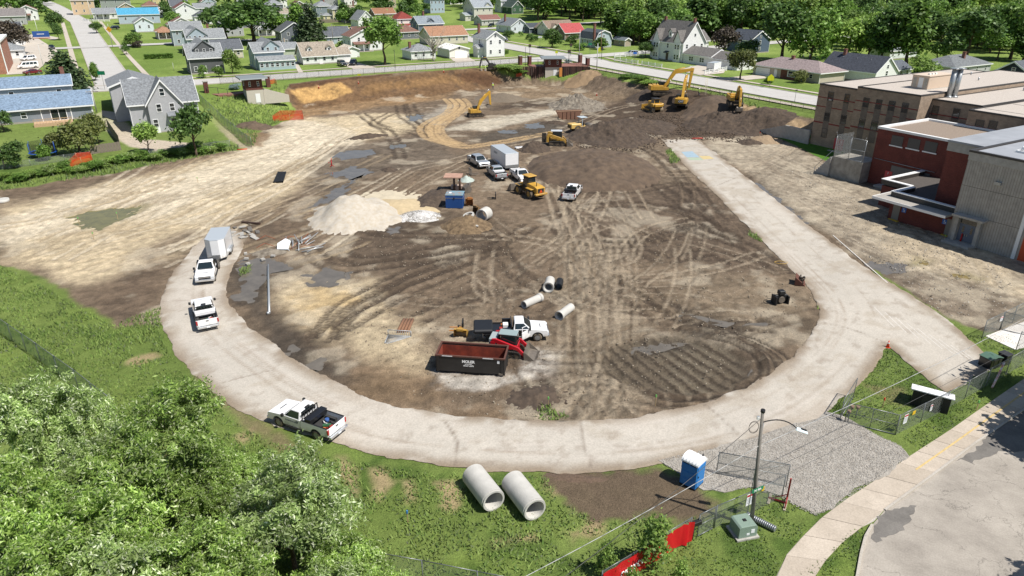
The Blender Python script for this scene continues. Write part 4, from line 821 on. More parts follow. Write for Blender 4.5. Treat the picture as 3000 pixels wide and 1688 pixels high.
# infill: the blocks behind are packed with houses; the ones that look alike share a label and a group
ri=random.Random(8);taken=[(E1@np.array(o.location[:2]),E2@np.array(o.location[:2]),o['_w'],o['_d'])for o in bpy.data.objects if '_w' in o]
WCN=[('white',WH_),('cream',(240,230,206)),('pale grey',(206,208,210)),('pale blue',(200,214,226)),('tan',(214,196,170)),('slate grey',(132,138,146))];RCN=[('grey',RG),('dark grey',RD),('brown',RB),('tan',RT)]
for q_ in(258,292,340,376,418,462,510):
 for p_ in np.arange(-120,134,15.5):
  p,q=p_+ri.uniform(-2.5,2.5),q_+ri.uniform(-3,3);w,d=ri.uniform(8,12),ri.uniform(8,11)
  if abs(p-3)<12 or abs(p+w-3)<12 or p+w>132 or abs(q-322)<9 or abs(q+d-322)<9 or any(p<t[0]+t[2]+3 and p+w>t[0]-3 and q<t[1]+t[3]+4 and q+d>t[1]-4 for t in taken):continue
  x,y=pq(p,q);px,py=P(x,y,h1(x,y))
  if not(-40<px<1760 and py>-5)or ri.random()<.18 or(q_==258 and 120<px<560):continue
  taken.append((p,q,w,d));(wn,wc),(rn,rc_)=ri.choice(WCN),ri.choice(RCN);two=ri.random()<.55
  house('%s %s house with %s roof in the blocks behind the far street'%(wn,'two storey' if two else 'low',rn),(px,py),0,0,5.2 if two else 3.0,ri.choice(['gx','gy','hip']),ri.uniform(.45,.7),wc,rc_,(3,2)if two else(3,),(2,),None,w=w,d=d,group='%s %s infill houses, %s roof'%(wn,'tall' if two else 'low',rn),porch=(.5,w*.6,2.2,2.6,True)if ri.random()<.5 else None,dorm=None)
# the two houses on the left yard side
HL=house('grey sided house with tall front gable, slate roof and rear wing',(396,392),590,352,6.0,'gx',.85,GY,(150,154,158),(0,),(3,3),None,d=9.5,oh=.45)
def HLparts(H):
 w,d=H['_w'],H['_d'];wm=MAT['siding_%d_%d_%d'%GY];rm=MAT['shingle_150_154_158'];x=w*.50
 a=MB();a.prof([(x-3.1,.1),(x+3.1,.1),(x+3.1,6.0),(x,10.3),(x-3.1,6.0)],-1.0,5.0);g=a.build('front_gable',wm,H)
 e=MB();e.prof([(x-3.6,5.4),(x,10.35),(x+3.6,5.4),(x+3.6,5.65),(x,10.65),(x-3.6,5.65)],-1.35,5.2);e.build('gable_roof',rm,g);t=MB();t.prof([(x-3.6,5.2),(x,10.2),(x+3.6,5.2),(x+3.6,5.6),(x,10.6),(x-3.6,5.6)],-1.42,-1.34);t.build('gable_trim',WHT,g)
 window(H,x,-1.0,8.0,1.0,1.6,'f')
 for u in(-1.1,1.4):window(H,x+u,-1.0,4.9,1.0,1.7,'f')
 for u in(-2.2,1.2):window(H,x+u,-1.0,1.9,1.0,1.7,'f')
 b=MB();b.b2(x-3.16,x+3.16,-1.06,.3,-1.2,.12);b.build('basement_wall',FND,H);do=MB();do.b2(x-2.6,x-1.6,-1.14,-1.0,-1.0,.1+.9);do.build('door',DOORW,H)
 c=MB();c.prof([(-1.2,3.2),(0,3.8),(0,3.95),(-1.2,3.35)],x+.2,x+3.4,'x');[None];c.v=[(a_,b_-1.0,c_)for a_,b_,c_ in c.v];c.build('window_canopy',rm,H)
 block(H,-2.6,d+.1,w-3.5,13,8.3,'gy',.36,wm,rm)
 for y in(d+3,d+6.5,d+10):
  for z in(2.6,6.0):window(H,-2.6,y,z,.95,1.5,'l')
HLparts(HL)
HQ=house('long grey ranch house with blue shingle roof and upper shed dormer',(0,368),238,-60,2.9,'gx',.42,(158,166,176),(146,168,192),(0,),(1,),None,w=25,d=10.5,oh=.5)
HQ.location=tuple(HQ.location[i]+(-E1*8.0)[i]for i in(0,1))+(HQ.location[2],)
def HQparts(H):
 w=25;wm=MAT['siding_158_166_176'];rm=MAT['shingle_146_168_192']
 block(H,4,5.2,18,7.4,6.6,'gx',.42,sidingm((196,200,204),'pale_grey'),rm,oh=.4)
 for x in(11,19.6):window(H,x,5.2,5.2,1.0,1.3,'f')
 window(H,12.5,0,1.6,1.1,1.3,'f');window(H,3,0,1.6,1.1,1.3,'f')
 p=MB();p.b2(17.2,20.2,-.06,.02,.1,2.4);pd=p.build('patio_door',WHT,H)
 for u in(17.35,18.78):q=MB();q.b2(u,u+1.3,-.08,-.055,.2,2.3);q.build('pane',GLS,pd)
 for x in(9.5,15.6,21,24.9):q=MB();q.b2(x-.08,x+.08,-.1,0,0,2.8);q.build('corner_trim',WHT,H)
 dk=MB();dk.b2(14,21,-3.2,0,-.5,.1);dk.build('deck',mat('deck_wood',(222,186,146),rough=.8,noise=.15),H)
 for x in np.arange(14.1,21,.55):q=MB();q.b2(x-.03,x+.03,-3.2,-3.12,.1,1.0);q.build('baluster',MAT['deck_wood'],H)
 q=MB();q.b2(14,21,-3.24,-3.1,1.0,1.08);q.build('deck_rail',MAT['deck_wood'],H)
 c=MB();c.b2(20.5,21.3,9.2,10.0,6,9.8);c.build('chimney',CHM,H)
HQparts(HQ)
# street-side edge buildings, upper left corner
bo=gp(24,217);HBk=thing('brick_building','orange red brick block with white corner trim at the car park','building',bo,GRID)
BRK=brickmat('orange_brick',(204,128,100),(184,108,82),(206,180,160));a=MB();a.b2(-16,0,0,26,-.5,8.5);a.build('wall',BRK,HBk);a=MB();a.b2(-16.3,.3,-.3,26.3,8.5,9.0);a.build('roof',WHT,HBk);a=MB();a.b2(-.1,.12,-.12,.5,0,8.5);a.build('corner_trim',WHT,HBk)
house('grey house with long white eaves at the corner of the side street',(-20,75),55,-60,4.2,'gx',.6,(200,200,200),(150,144,142),(4,0),(),None,w=14,d=10)
# ======================== TREES
def leafmat(name,c1,c2,trans=.35,c3=None):
 m=bpy.data.materials.new(name);m.use_nodes=True;n=m.node_tree;L=n.links;b=n.nodes['Principled BSDF'];out=n.nodes['Material Output']
 ge=n.nodes.new('ShaderNodeNewGeometry');rp=n.nodes.new('ShaderNodeValToRGB');L.new(ge.outputs['Random Per Island'],rp.inputs[0])
 rp.color_ramp.elements[0].color=(*c1,1);rp.color_ramp.elements[1].color=(*c2,1);rp.color_ramp.elements[1].position=.8 if c3 else 1
 if c3:e=rp.color_ramp.elements.new(.97);e.color=(*c3,1)
 oi=n.nodes.new('ShaderNodeObjectInfo');mr=n.nodes.new('ShaderNodeMapRange');mr.inputs[3].default_value=.78;mr.inputs[4].default_value=1.2;L.new(oi.outputs['Random'],mr.inputs[0])
 tn=n.nodes.new('ShaderNodeAttribute');tn.attribute_name='tone';mt=n.nodes.new('ShaderNodeMath');mt.operation='MULTIPLY';L.new(mr.outputs[0],mt.inputs[0]);L.new(tn.outputs['Fac'],mt.inputs[1])
 s=n.nodes.new('ShaderNodeVectorMath');s.operation='SCALE';L.new(rp.outputs[0],s.inputs[0]);L.new(mt.outputs[0],s.inputs['Scale'])
 L.new(s.outputs[0],b.inputs['Base Color']);b.inputs['Roughness'].default_value=.5;b.inputs['Specular IOR Level'].default_value=.35
 t=n.nodes.new('ShaderNodeBsdfTranslucent');L.new(s.outputs[0],t.inputs[0]);mx=n.nodes.new('ShaderNodeMixShader');mx.inputs[0].default_value=trans
 L.new(b.outputs[0],mx.inputs[1]);L.new(t.outputs[0],mx.inputs[2]);L.new(mx.outputs[0],out.inputs[0]);MAT[name]=m;return m
LM={'green':leafmat('leaf_green',(0.096,0.186,0.033),(0.211,0.339,0.070)),'bright':leafmat('leaf_bright',(0.147,0.250,0.045),(0.320,0.448,0.109)),'dark':leafmat('leaf_dark',(0.054,0.109,0.028),(0.128,0.218,0.051)),'plum':leafmat('leaf_plum',(.055,.045,.035),(.12,.095,.065),.2),'pine':leafmat('leaf_pine',(.035,.065,.026),(.09,.13,.052),.1),'willow':leafmat('leaf_willow',(.115,.21,.032),(.33,.46,.11),.4,(.62,.68,.42)),'silver':leafmat('leaf_silver',(.16,.25,.06),(.38,.49,.18),.4,(.72,.76,.56)),'blue':leafmat('leaf_blue',(.14,.2,.19),(.28,.36,.35),.1),'olive':leafmat('leaf_olive',(.085,.11,.03),(.2,.22,.065),.3)}
BARK=mat('bark',(112,94,78),rough=.95,noise=.35,nscale=6,bump=.8,bscale=14);BARKG=mat('bark_grey',(188,180,168),rough=.9,noise=.2,nscale=5)
def leaves(P_,N_,size,asp,rs):
 """one small quad per point, facing roughly along N_"""
 n=len(P_);a=rs.normal(size=(n,3));N_=N_/(np.linalg.norm(N_,axis=1,keepdims=True)+1e-9);t=a-(a*N_).sum(1,keepdims=True)*N_;t/=np.linalg.norm(t,axis=1,keepdims=True)+1e-9
 b=np.cross(N_,t);s=size*rs.uniform(.55,1.35,(n,1));h=s*asp
 v=np.stack([P_-t*h,P_+b*s*.5,P_+t*h,P_-b*s*.5],1).reshape(-1,3);return v,np.arange(4*n).reshape(n,4)
def crown(name,lobes,nclump,per,leaf,asp,m,seed,spread=.55,flow=0.0,droop=0.0,fill=.25):
 rs=np.random.RandomState(seed);lo=np.array(lobes,float);area=(lo[:,3]*lo[:,4]+lo[:,3]*lo[:,5]+lo[:,4]*lo[:,5]);pr=area/area.sum()
 k=rs.choice(len(lo),nclump,p=pr);d=rs.normal(size=(nclump,3));d[:,2]=np.abs(d[:,2])*.9-.25*rs.rand(nclump);d/=np.linalg.norm(d,axis=1,keepdims=True)
 rad=1-np.abs(rs.normal(0,fill,(nclump,1)));c=lo[k,:3]+d*lo[k,3:6]*np.clip(rad,.25,1.12)
 keep=np.ones(nclump,bool)
 for l in lo:keep&=(((c-l[:3])/l[3:6])**2).sum(1)>.5
 c,d=c[keep],d[keep];nc=len(c);cs=spread*rs.uniform(.6,1.3,nc)
 idx=np.repeat(np.arange(nc),per);off=rs.normal(size=(nc*per,3))*cs[idx][:,None]*.6
 if flow:
  t=d*np.array([1,1,.35])+rs.normal(size=(nc,3))*.5;t/=np.linalg.norm(t,axis=1,keepdims=True);u=rs.rand(nc*per,1)*flow*cs[idx][:,None]*2;off=off*.45+t[idx]*u;off[:,2]-=droop*(u[:,0]**2)
 Pn=c[idx]+off;Nn=d[idx]*.7+rs.normal(size=Pn.shape)*.65+np.array([0,0,.35])
 v,f=leaves(Pn,Nn,leaf,asp,rs);tone=np.repeat(rs.uniform(.62,1.42,nc)[idx],4);o=meshnp(name,v,f,m,attrs={'tone':('FLOAT',tone)});me=o.data;bpy.data.objects.remove(o);return me
def trunkmesh(name,h,r,limbs,seed,m=BARK,spread=.5,top=.9):
 rs=random.Random(seed);mb=MB();pts=[Vector((0,0,-.3))];k=5
 for i in range(1,k+1):pts.append(Vector((rs.uniform(-.06,.06)*h*.4,rs.uniform(-.06,.06)*h*.4,h*top*i/k)))
 for i in range(k):mb.cyl(pts[i],pts[i+1],r*(1-.85*i/k)*(1.25 if i==0 else 1),r*(1-.85*(i+1)/k),7)
 for j in range(limbs):
  f=rs.uniform(.28,.8);i=int(f*k);a=pts[i].lerp(pts[i+1],f*k-i);an=rs.uniform(0,6.28);L=h*spread*rs.uniform(.5,1)*(1.1-f);b=a+Vector((math.cos(an)*L,math.sin(an)*L,L*rs.uniform(.5,1.1)));rr=r*(1-.8*f)*.55
  m_=a.lerp(b,.5)+Vector((0,0,L*.1));mb.cyl(a,m_,rr,rr*.6,5);mb.cyl(m_,b,rr*.6,rr*.15,5)
  for q in range(2):c=m_.lerp(b,rs.uniform(.1,.7));an2=an+rs.uniform(-1,1);l2=L*.45;mb.cyl(c,c+Vector((math.cos(an2)*l2,math.sin(an2)*l2,l2*.7)),rr*.35,rr*.08,4)
 me=mb.mesh(name,fixn=False);me.materials.append(m);return me
def lobeset(kind,seed):
 r=random.Random(seed);L=[]
 if kind=='round':
  L.append((0,0,5.8,3.1,3.1,3.4))
  for i in range(9):a=i*2.4+r.uniform(-.4,.4);q=r.uniform(1.4,2.4);L.append((math.cos(a)*q,math.sin(a)*q,r.uniform(3.6,8.0),r.uniform(1.1,1.9),r.uniform(1.1,1.9),r.uniform(1.0,1.7)))
 elif kind=='spread':
  for i in range(14):a=i*2.4+r.uniform(-.5,.5);q=r.uniform(.3,3.3);L.append((math.cos(a)*q,math.sin(a)*q,8.0-q*.9+r.uniform(-1.8,.8),r.uniform(1.1,2.1),r.uniform(1.1,2.1),r.uniform(.8,1.5)))
 elif kind=='tall':
  for i in range(10):a=i*2.4;z=2.8+i*.68;q=(1-abs(z-5)/7)*1.4;L.append((math.cos(a)*q*r.uniform(.5,1),math.sin(a)*q,z,r.uniform(1.1,1.8)*(1.15-z/13),r.uniform(1.1,1.8)*(1.15-z/13),r.uniform(1.1,1.7)))
 elif kind=='cone':
  for i in range(9):z=1.0+i*1.0;q=2.5*(1-z/10.5);L+=[(math.cos(a+i)*q*.75,math.sin(a+i)*q*.75,z,q*.62+.25,q*.62+.25,.55)for a in(0,1.57,3.14,4.71)]
 elif kind=='bush':
  for i in range(8):a=i*2.4;q=r.uniform(0,2.2);L.append((math.cos(a)*q,math.sin(a)*q,r.uniform(1.5,6.5),r.uniform(1.8,2.6),r.uniform(1.8,2.6),r.uniform(1.8,2.8)))
 return L
TPL={}
def template(kind,col,v,nclump=430,per=15,leaf=.42,asp=.75,spread=.8,trunk=True):
 k=(kind,col,v)
 if k not in TPL:
  sd=hash((kind,v))%1;sd={'round':1,'spread':2,'tall':3,'cone':4,'bush':5}[kind]*100+v*7
  base=('mesh',kind,v)
  if base not in TPL:TPL[base]=crown('crown',lobeset(kind,sd),nclump,per,leaf,asp,LM[col],sd,spread);TPL[('trunk',kind,v)]=trunkmesh('trunk',8.0 if kind!='bush' else 5,.26,9,sd)
  TPL[k]=(TPL[base],TPL[('trunk',kind,v)])
 return TPL[k]
def tree_at(loc,h,w,kind,col,label,group=None,v=None,rz=None,name='tree',cat='tree',squash=1.0):
 v=rnd.randrange(3)if v is None else v;me,tr=template(kind,col,v);t=thing(name,label,cat,loc,rnd.uniform(0,6.28)if rz is None else rz,group)
 wb={'round':8.6,'spread':9.6,'tall':5.4,'cone':5.6,'bush':8.4}[kind];hb={'round':9.6,'spread':9.8,'tall':10.4,'cone':10.0,'bush':9.0}[kind]
 t.scale=(w/wb,w/wb*squash,h/hb);c_=link('crown',me,t);c_.material_slots[0].link='OBJECT';c_.material_slots[0].material=LM[col];link('trunk',tr,t);return t
def tree_px(base,top,width,kind,col,label,group=None,**k):
 """base pixel on the ground, pixel row of the top, pixel width of the crown"""
 g=gp(*base);dep=g[1]*PC-(g[2]-CAM_H)*PS;h=1.0
 for hh in np.arange(.5,40,.1):
  if P(g[0],g[1],g[2]+hh)[1]<=top:h=hh;break
 return tree_at(g,h,width/F_PX*dep,kind,col,label,group,**k)
GT='background trees behind the houses'
# --- trees one can single out
tree_px((1128,190),46,128,'round','green','large round maple with short trunk by the street between cottage and bare tree')
tree_px((682,216),146,56,'bush','bright','small bright green tree beside the dark grey house')
tree_px((205,270),150,112,'cone','pine','broad dark spruce at the side street corner',name='spruce_tree')
tree_px((168,100),34,56,'round','dark','leafy street tree on the far verge of the side street')
tree_px((174,118),70,34,'round','dark','small street tree with thin trunk by the sign entrance')
tree_px((284,98),66,42,'round','dark','pair of thin crowns on the opposite verge')
tree_px((371,160),132,32,'spread','dark','tiny umbrella shaped tree near the hedge')
tree_px((282,237),184,26,'tall','green','slim sapling on the long green verge')
tree_px((52,162),62,100,'round','plum','plum leaved tree in the car park')
tree_px((392,138),96,58,'bush','green','rounded green shrub tree by the brick walled yard',name='shrub',cat='shrub')
tree_px((404,140),120,30,'bush','plum','small dark plum shrub by the brick walled yard',name='shrub',cat='shrub')
tree_px((745,128),-10,230,'spread','dark','huge dark oak behind the light blue house');tree_px((665,118),5,150,'spread','dark','wide oak with dead branches beside the pale blue house');tree_px((820,118),30,120,'spread','green','lower oak crown behind the pale green garage')
tree_px((912,132),8,76,'cone','pine','tall ragged pine with bare stem behind the cape cottage',name='pine_tree');tree_px((880,120),10,60,'tall','green','dense maple leaning on the ragged pine');tree_px((945,128),70,60,'bush','dark','dark thicket under the ragged pine',name='shrub',cat='shrub')
tree_px((1617,140),84,66,'bush','dark','round dark evergreen bush at the crossroads',name='shrub',cat='shrub');tree_px((1488,118),84,40,'bush','dark','dark evergreen beside the tall white house',name='shrub',cat='shrub')
tree_px((1676,132),102,40,'bush','dark','clipped dark globe bush by the gambrel house',name='shrub',cat='shrub');tree_px((1760,145),110,40,'tall','green','leafy shrub climbing the gambrel house wall');tree_px((1700,148),126,40,'bush','green','low shrub under the gambrel house windows',name='shrub',cat='shrub')
tree_px((2168,234),146,88,'round','olive','round young tree on the lawn by the garage drive');tree_px((1890,170),124,50,'round','dark','small dark tree beside the silver car');tree_px((2118,170),80,92,'round','plum','dark purple leaved tree beside the large white house')
tree_px((2190,178),116,70,'bush','dark','dark green shrub mass by the dark blue house',name='shrub',cat='shrub');tree_px((2342,243),206,48,'bush','olive','clipped brown green globe bush before the ranch house',name='shrub',cat='shrub');tree_px((2250,248),224,30,'tall','green','small leafy shrub on the ranch lawn',name='shrub',cat='shrub')
tree_px((2700,236),164,88,'bush','bright','bright green rounded tree rising above the school roof');tree_px((2858,248),204,100,'bush','bright','low yellow green bush before the navy house',name='shrub',cat='shrub')
tree_px((2480,175),36,150,'bush','bright','big bright billowing tree above the dark slate roof');tree_px((2580,185),20,90,'tall','dark','tall dark tree beside the bright billowing one');tree_px((2655,190),0,110,'tall','green','high slender ash with dark trunk behind the long bungalow');tree_px((2825,190),24,190,'spread','dark','very wide dark tree over the far yards');tree_px((2960,175),10,120,'round','green','tall green tree at the edge beside the navy house');tree_px((2740,190),120,80,'spread','green','low spreading tree under the wide dark one')
tree_px((2290,180),8,175,'round','dark','broad dark tree behind the tan brick ranch');tree_px((2372,184),22,150,'bush','green','leafy green tree behind the ranch chimney');tree_px((2232,120),-5,120,'tall','green','tall green tree behind the dark blue house');tree_px((2540,178),30,110,'bush','green','full green tree between slate roof and small garage');tree_px((1805,118),10,90,'tall','green','tall narrow tree behind the garden shed');tree_px((1872,132),30,100,'round','green','full tree between garden shed and large white house');tree_px((2010,110),-5,120,'round','bright','light green tree behind the large white house')
# left yard
tree_px((576,458),300,132,'spread','dark','open dark leaved tree with bare stem at the yard edge',v=1);tree_px((438,448),358,76,'round','bright','small yellow green tree behind the grey house',v=0)
tree_px((235,452),340,120,'bush','olive','broad grey green yard tree');tree_px((290,420),332,66,'round','olive','smaller grey green tree against the drive fence');tree_px((165,450),380,66,'bush','olive','low grey green tree beside the trampoline');tree_px((42,492),415,74,'bush','dark','rounded dark shrub at the yard corner',name='shrub',cat='shrub');tree_px((12,388),322,60,'round','dark','dark yard tree in front of the blue roofed ranch');tree_px((135,470),425,40,'tall','green','young sapling before the trampoline')
for px in((500+95,228),(540+100,226)):tree_px((px[0]+3,px[1]),px[1]-36,34,'bush','green','round clipped bush before the dark grey house','round bushes at the dark grey house',name='shrub',cat='shrub')
# --- masses of background trees: individuals, look-alikes share a label
GL={'green':'mid green leafy tree in the wooded blocks behind the houses','dark':'dark green leafy tree in the wooded blocks behind the houses','bright':'light green leafy tree in the wooded blocks behind the houses'}
boxes=[]
for o_ in list(bpy.data.objects):
 if '_w' in o_:l=o_.location;boxes.append((E1@np.array(l[:2]),E2@np.array(l[:2]),o_['_w'],o_['_d']))
def free(p,q,m=2.0):
 if abs(q-AQ)<12+m or abs(p-BP)<12+m or abs(p-(4.5-max(0,q-210)*.02))<9+m or(abs(q-322)<5+m):return False
 return all(not(b[0]-m<p<b[0]+b[2]+m and b[1]-m<q<b[1]+b[3]+m)for b in boxes)
tr_=random.Random(21);cnt=0;placed=[];wood=[]
def mass(n,box,hr,wr,kinds,cols,mind=5.0,blk=2.5):
 global cnt
 for _ in range(n*6):
  if n<=0:break
  px,py=tr_.uniform(box[0],box[2]),tr_.uniform(box[1],box[3]);g=gp(px,py)
  if not free(E1@g[:2],E2@g[:2],blk)or any((g[0]-a)**2+(g[1]-b)**2<mind**2 for a,b in placed):continue
  h=tr_.uniform(*hr);c=tr_.choice(cols);k=tr_.choice(kinds)
# never stand in front of a thing the photograph shows clearly
  placed.append((g[0],g[1]));wood.append((g,h,tr_.uniform(*wr),k,c,tr_.randrange(3),tr_.uniform(0,6.28)));n-=1
K3=['round','round','spread','tall','bush'];CG=['green','green','bright','dark','bright']
mass(46,(1560,6,1800,74),(13,18),(12,17),K3,CG,6.5);mass(95,(1800,6,2400,118),(13,19),(12,17),K3,CG,6.5);mass(26,(1840,100,2010,132),(9,13),(9,12),K3,CG,5)
mass(70,(2200,4,3000,70),(12,18),(11,16),K3,CG,7);mass(46,(2380,60,3000,150),(10,16),(9,14),K3,['dark','green','bright'],6);mass(10,(2880,110,3000,190),(9,13),(8,11),K3,CG)
mass(30,(560,3,1260,30),(9,14),(9,13),K3,['dark','green','green'],7);mass(16,(990,30,1260,80),(6,10),(6,9),K3,['dark','green']);mass(22,(1260,4,1560,40),(9,15),(8,13),K3,['dark','green']);mass(14,(0,4,110,50),(10,15),(9,13),K3,['dark','green']);mass(16,(110,3,540,24),(8,12),(7,11),K3,['dark','green'])
mass(10,(200,30,290,48),(7,11),(6,9),K3,['dark']);mass(12,(480,20,760,90),(5,8),(5,7),['bush','round'],['dark','green']);mass(8,(900,100,1100,150),(2.5,4),(3,5),['bush'],['green','bright']);mass(9,(1480,95,1640,130),(1.5,3),(2,4),['bush'],['green','dark'])
# the trees that show largest are individuals; the far rest of the wood is one mass
wood.sort(key=lambda t:-t[1]*t[2]/(t[0][0]**2+t[0][1]**2))
for g,h,w,k,c,v,rz in wood[:225]:tree_at(g,h,w,k,c,GL[c],GT+' ('+c+')',v=v,rz=rz)
FV,FF,FM=[],[],[];nb=0
for g,h,w,k,c,v,rz in wood[225:]:
 me,tr=template(k,c,v);n_=len(me.vertices);co=np.zeros(n_*3,np.float32);me.vertices.foreach_get('co',co);q=co.reshape(-1,4,3)[::4];ce=q.mean(1,keepdims=True);q=((q-ce)*1.9+ce).reshape(-1,3)
 wb,hb={'round':8.6,'spread':9.6,'tall':5.4,'cone':5.6,'bush':8.4}[k],9.8;ca,sa=math.cos(rz),math.sin(rz);x=q[:,0]*w/wb;y=q[:,1]*w/wb
 FV.append(np.stack([g[0]+x*ca-y*sa,g[1]+x*sa+y*ca,g[2]+q[:,2]*h/hb],1));FF.append(np.arange(len(q)).reshape(-1,4)+nb);FM.append(np.full(len(q)//4,['green','dark','bright'].index(c)));nb+=len(q)
if FV:meshnp('distant_wood',np.concatenate(FV),np.concatenate(FF),[LM['green'],LM['dark'],LM['bright']],kind='stuff',mi=np.concatenate(FM),attrs={'tone':('FLOAT',np.repeat(np.random.RandomState(2).uniform(.7,1.35,nb//4),4))})
# --- bare dead tree by the garage
g=gp(1270,179);t=thing('bare_tree','leafless pale dead tree by the white garage','tree',g,.4);link('trunk',trunkmesh('trunk',9.5,.34,16,5,BARKG,.75,.8),t)
mbb=MB();rr_=random.Random(4)
for j in range(26):
 a=rr_.uniform(0,6.28);z=rr_.uniform(2.0,5.5);L=rr_.uniform(3,5.5);p0=Vector((0,0,z));p1=p0+Vector((math.cos(a)*L*.5,math.sin(a)*L*.5,L*.55));p2=p1+Vector((math.cos(a+.3)*L*.35,math.sin(a+.3)*L*.35,L*.6));mbb.cyl(p0,p1,.09,.05,5);mbb.cyl(p1,p2,.05,.02,4)
mbb.build('branches',BARKG,t)
# --- clipped hedges
def hedge(px0,px1,h,w,label):
 a,b=gp(*px0),gp(*px1);L=np.linalg.norm(b[:2]-a[:2]);rs=np.random.RandomState(3);n=int(L*420*h);Pn=np.stack([rs.uniform(0,L,n),rs.uniform(-w/2,w/2,n),rs.uniform(.1,h,n)],1);f=rs.rand(n)<.6;Pn[f,2]=h*rs.uniform(.9,1.05,f.sum())
 v,fc=leaves(Pn,rs.normal(size=Pn.shape)+np.array([0,0,.8]),.3,.6,rs);o=meshnp('hedge',v,fc,LM['green'],attrs={'tone':('FLOAT',np.ones(len(v)))});o.location=a;o.rotation_euler=(0,0,math.atan2(b[1]-a[1],b[0]-a[0]));tag(o,label,'hedge')
hedge((424,174),(508,170),1.4,1.6,'long uneven hedge beside the side street lawn');hedge((1448,167),(1486,157),1.1,1.2,'low clipped hedge round the tall white house')
# --- weeds and scrub on the yard bank (left): separate clumps
for k in range(34):
 px=20+k*19+rnd.uniform(-8,8);py=548-k*19*.155+rnd.uniform(-26,-6);w=rnd.uniform(2.0,3.6)
 tree_at(gp(px,py),rnd.uniform(.9,1.9),w,'bush',('bright','green','green','willow')[k%4],'weedy shrub clump on the bank below the left yards' if k%4!=3 else 'pale flowering weed clump on the bank below the left yards','weed clumps on the yard bank'+(' (pale)' if k%4==3 else ''),name='weed_clump',cat='weeds')
for(px,py,w,h,c)in[(1490,205,9,1.6,'bright'),(1520,215,5,1.2,'green'),(1875,240,6,1.8,'green'),(1900,248,5,1.5,'bright'),(1840,226,6,1.0,'green')]:tree_at(gp(px,py),h,w,'bush',c,'sprawling weeds on the far rim of the excavation','weeds on the excavation rim',name='weed_clump',cat='weeds')
tree_px((690,262),246,34,'bush','blue','low blue spruce bush by the left ticket booth',name='shrub',cat='shrub');tree_px((1665,186),175,26,'bush','blue','low blue spruce bush right of the centre ticket booth',name='shrub',cat='shrub');tree_px((1600,186),178,22,'bush','blue','low blue spruce bush left of the centre ticket booth',name='shrub',cat='shrub')
# --- foreground willows
def willow_lobes(seed):
 r=random.Random(seed);L=[(0,0,3.0,1.8,1.8,2.0)]
 for i in range(11):a=i*2.4+r.uniform(-.4,.4);q=r.uniform(.7,2.1);L.append((math.cos(a)*q,math.sin(a)*q,r.uniform(1.4,4.6),r.uniform(.7,1.25),r.uniform(.7,1.25),r.uniform(.7,1.3)))
 return L
WIL=[(crown('crown',willow_lobes(50+i),430,150,.062,1.75,LM['silver' if i==1 else 'willow'],60+i,.46,1.1,.35,.2),trunkmesh('trunk',4.4,.12,16,70+i,BARK,.6))for i in range(3)]
wl=[(420,1120,8.4,7.6,0),(90,1050,8.0,6.2,1),(815,1310,7.2,7.0,1),(185,1400,8.0,7.2,2),(505,1490,6.8,5.8,0),(1000,1530,5.0,4.6,2),(690,1285,4.2,3.8,0),(655,1640,6.4,6.2,2),(-70,1270,8.0,6.5,0),(330,1650,7.2,6.6,1),(20,1640,7.8,6.8,0),(900,1640,5.4,5.4,1),(575,1265,5.2,4.4,2),(265,1240,5.6,4.4,1),(1080,1660,3.8,4.0,0)]
for k,(px,py,h,w,v)in enumerate(wl):
 g=G(px,py+62,h);g[2]=0;t=thing('willow_tree','silvery narrow leaved willow in the thicket at the fence corner' if v==1 else 'green narrow leaved willow in the thicket at the fence corner','tree',g,k*1.3,'willow thicket (silvery)' if v==1 else 'willow thicket (green)')
 t.scale=(w/5.6,w/5.6,h/5.8);link('crown',WIL[v][0],t);link('trunk',WIL[v][1],t)
# --- young poplars over the red banner
pop=crown('crown',[(0,0,1.2,.75,.75,.8),(.15,0,2.2,.6,.6,.8),(-.1,.1,3.1,.42,.42,.7),(0,0,3.8,.25,.25,.4)],150,12,.13,.8,leafmat('leaf_poplar',(.10,.19,.03),(.27,.38,.09),.4),9,.30);ptr=trunkmesh('trunk',3.8,.05,8,9,BARK,.3)
for px,py,s,lab in[(1908,1668,1.0,'tall young poplar with glossy leaves in front of the red banner'),(1772,1690,.62,'short dark young poplar left of the tall one at the banner'),(1850,1760,.6,'lower young poplar at the foot of the banner'),(1985,1730,.55,'young poplar on the lawn side of the banner')]:
 t=thing('poplar_sapling',lab,'tree',gp(px,py),px);t.scale=(s*1.15,s*1.15,s);link('crown',pop,t);link('trunk',ptr,t)
# --- rough grass: blades in tufts, one mass
def grassfield(name,polys,dens,h,m,seed,label=None):
 rs=np.random.RandomState(seed);vs=[]
 for poly in polys:
  w=np.array(W2(poly));lo,hi=w.min(0),w.max(0);n=int((hi-lo).prod()*dens);x=rs.uniform(lo[0],hi[0],n);y=rs.uniform(lo[1],hi[1],n);k=inside(w,x,y)&(fbm(x,y,1.6,3,seed)>.36)&~inside(loop_w,x,y);vs.append(np.stack([x[k],y[k],hgt(x[k],y[k])],1))
 b=np.concatenate(vs);n=len(b);hh=h*rs.uniform(.4,1.3,(n,1))*(.5+fbm(b[:,0],b[:,1],4,3,3.3))[:,None];a=rs.uniform(0,6.28,n);wd=.035+hh*.10;t=np.stack([np.cos(a),np.sin(a),a*0],1);ln=np.stack([rs.normal(0,.45,n),rs.normal(0,.45,n),np.ones(n)],1)
 v=np.stack([b-t*wd,b+t*wd,b+ln*hh],1).reshape(-1,3);o=meshnp(name,v,np.arange(3*n).reshape(n,3),m,kind='stuff',attrs={'tone':('FLOAT',np.repeat(.65+.75*fbm(b[:,0],b[:,1],2.2,3,8.1),3))});return o
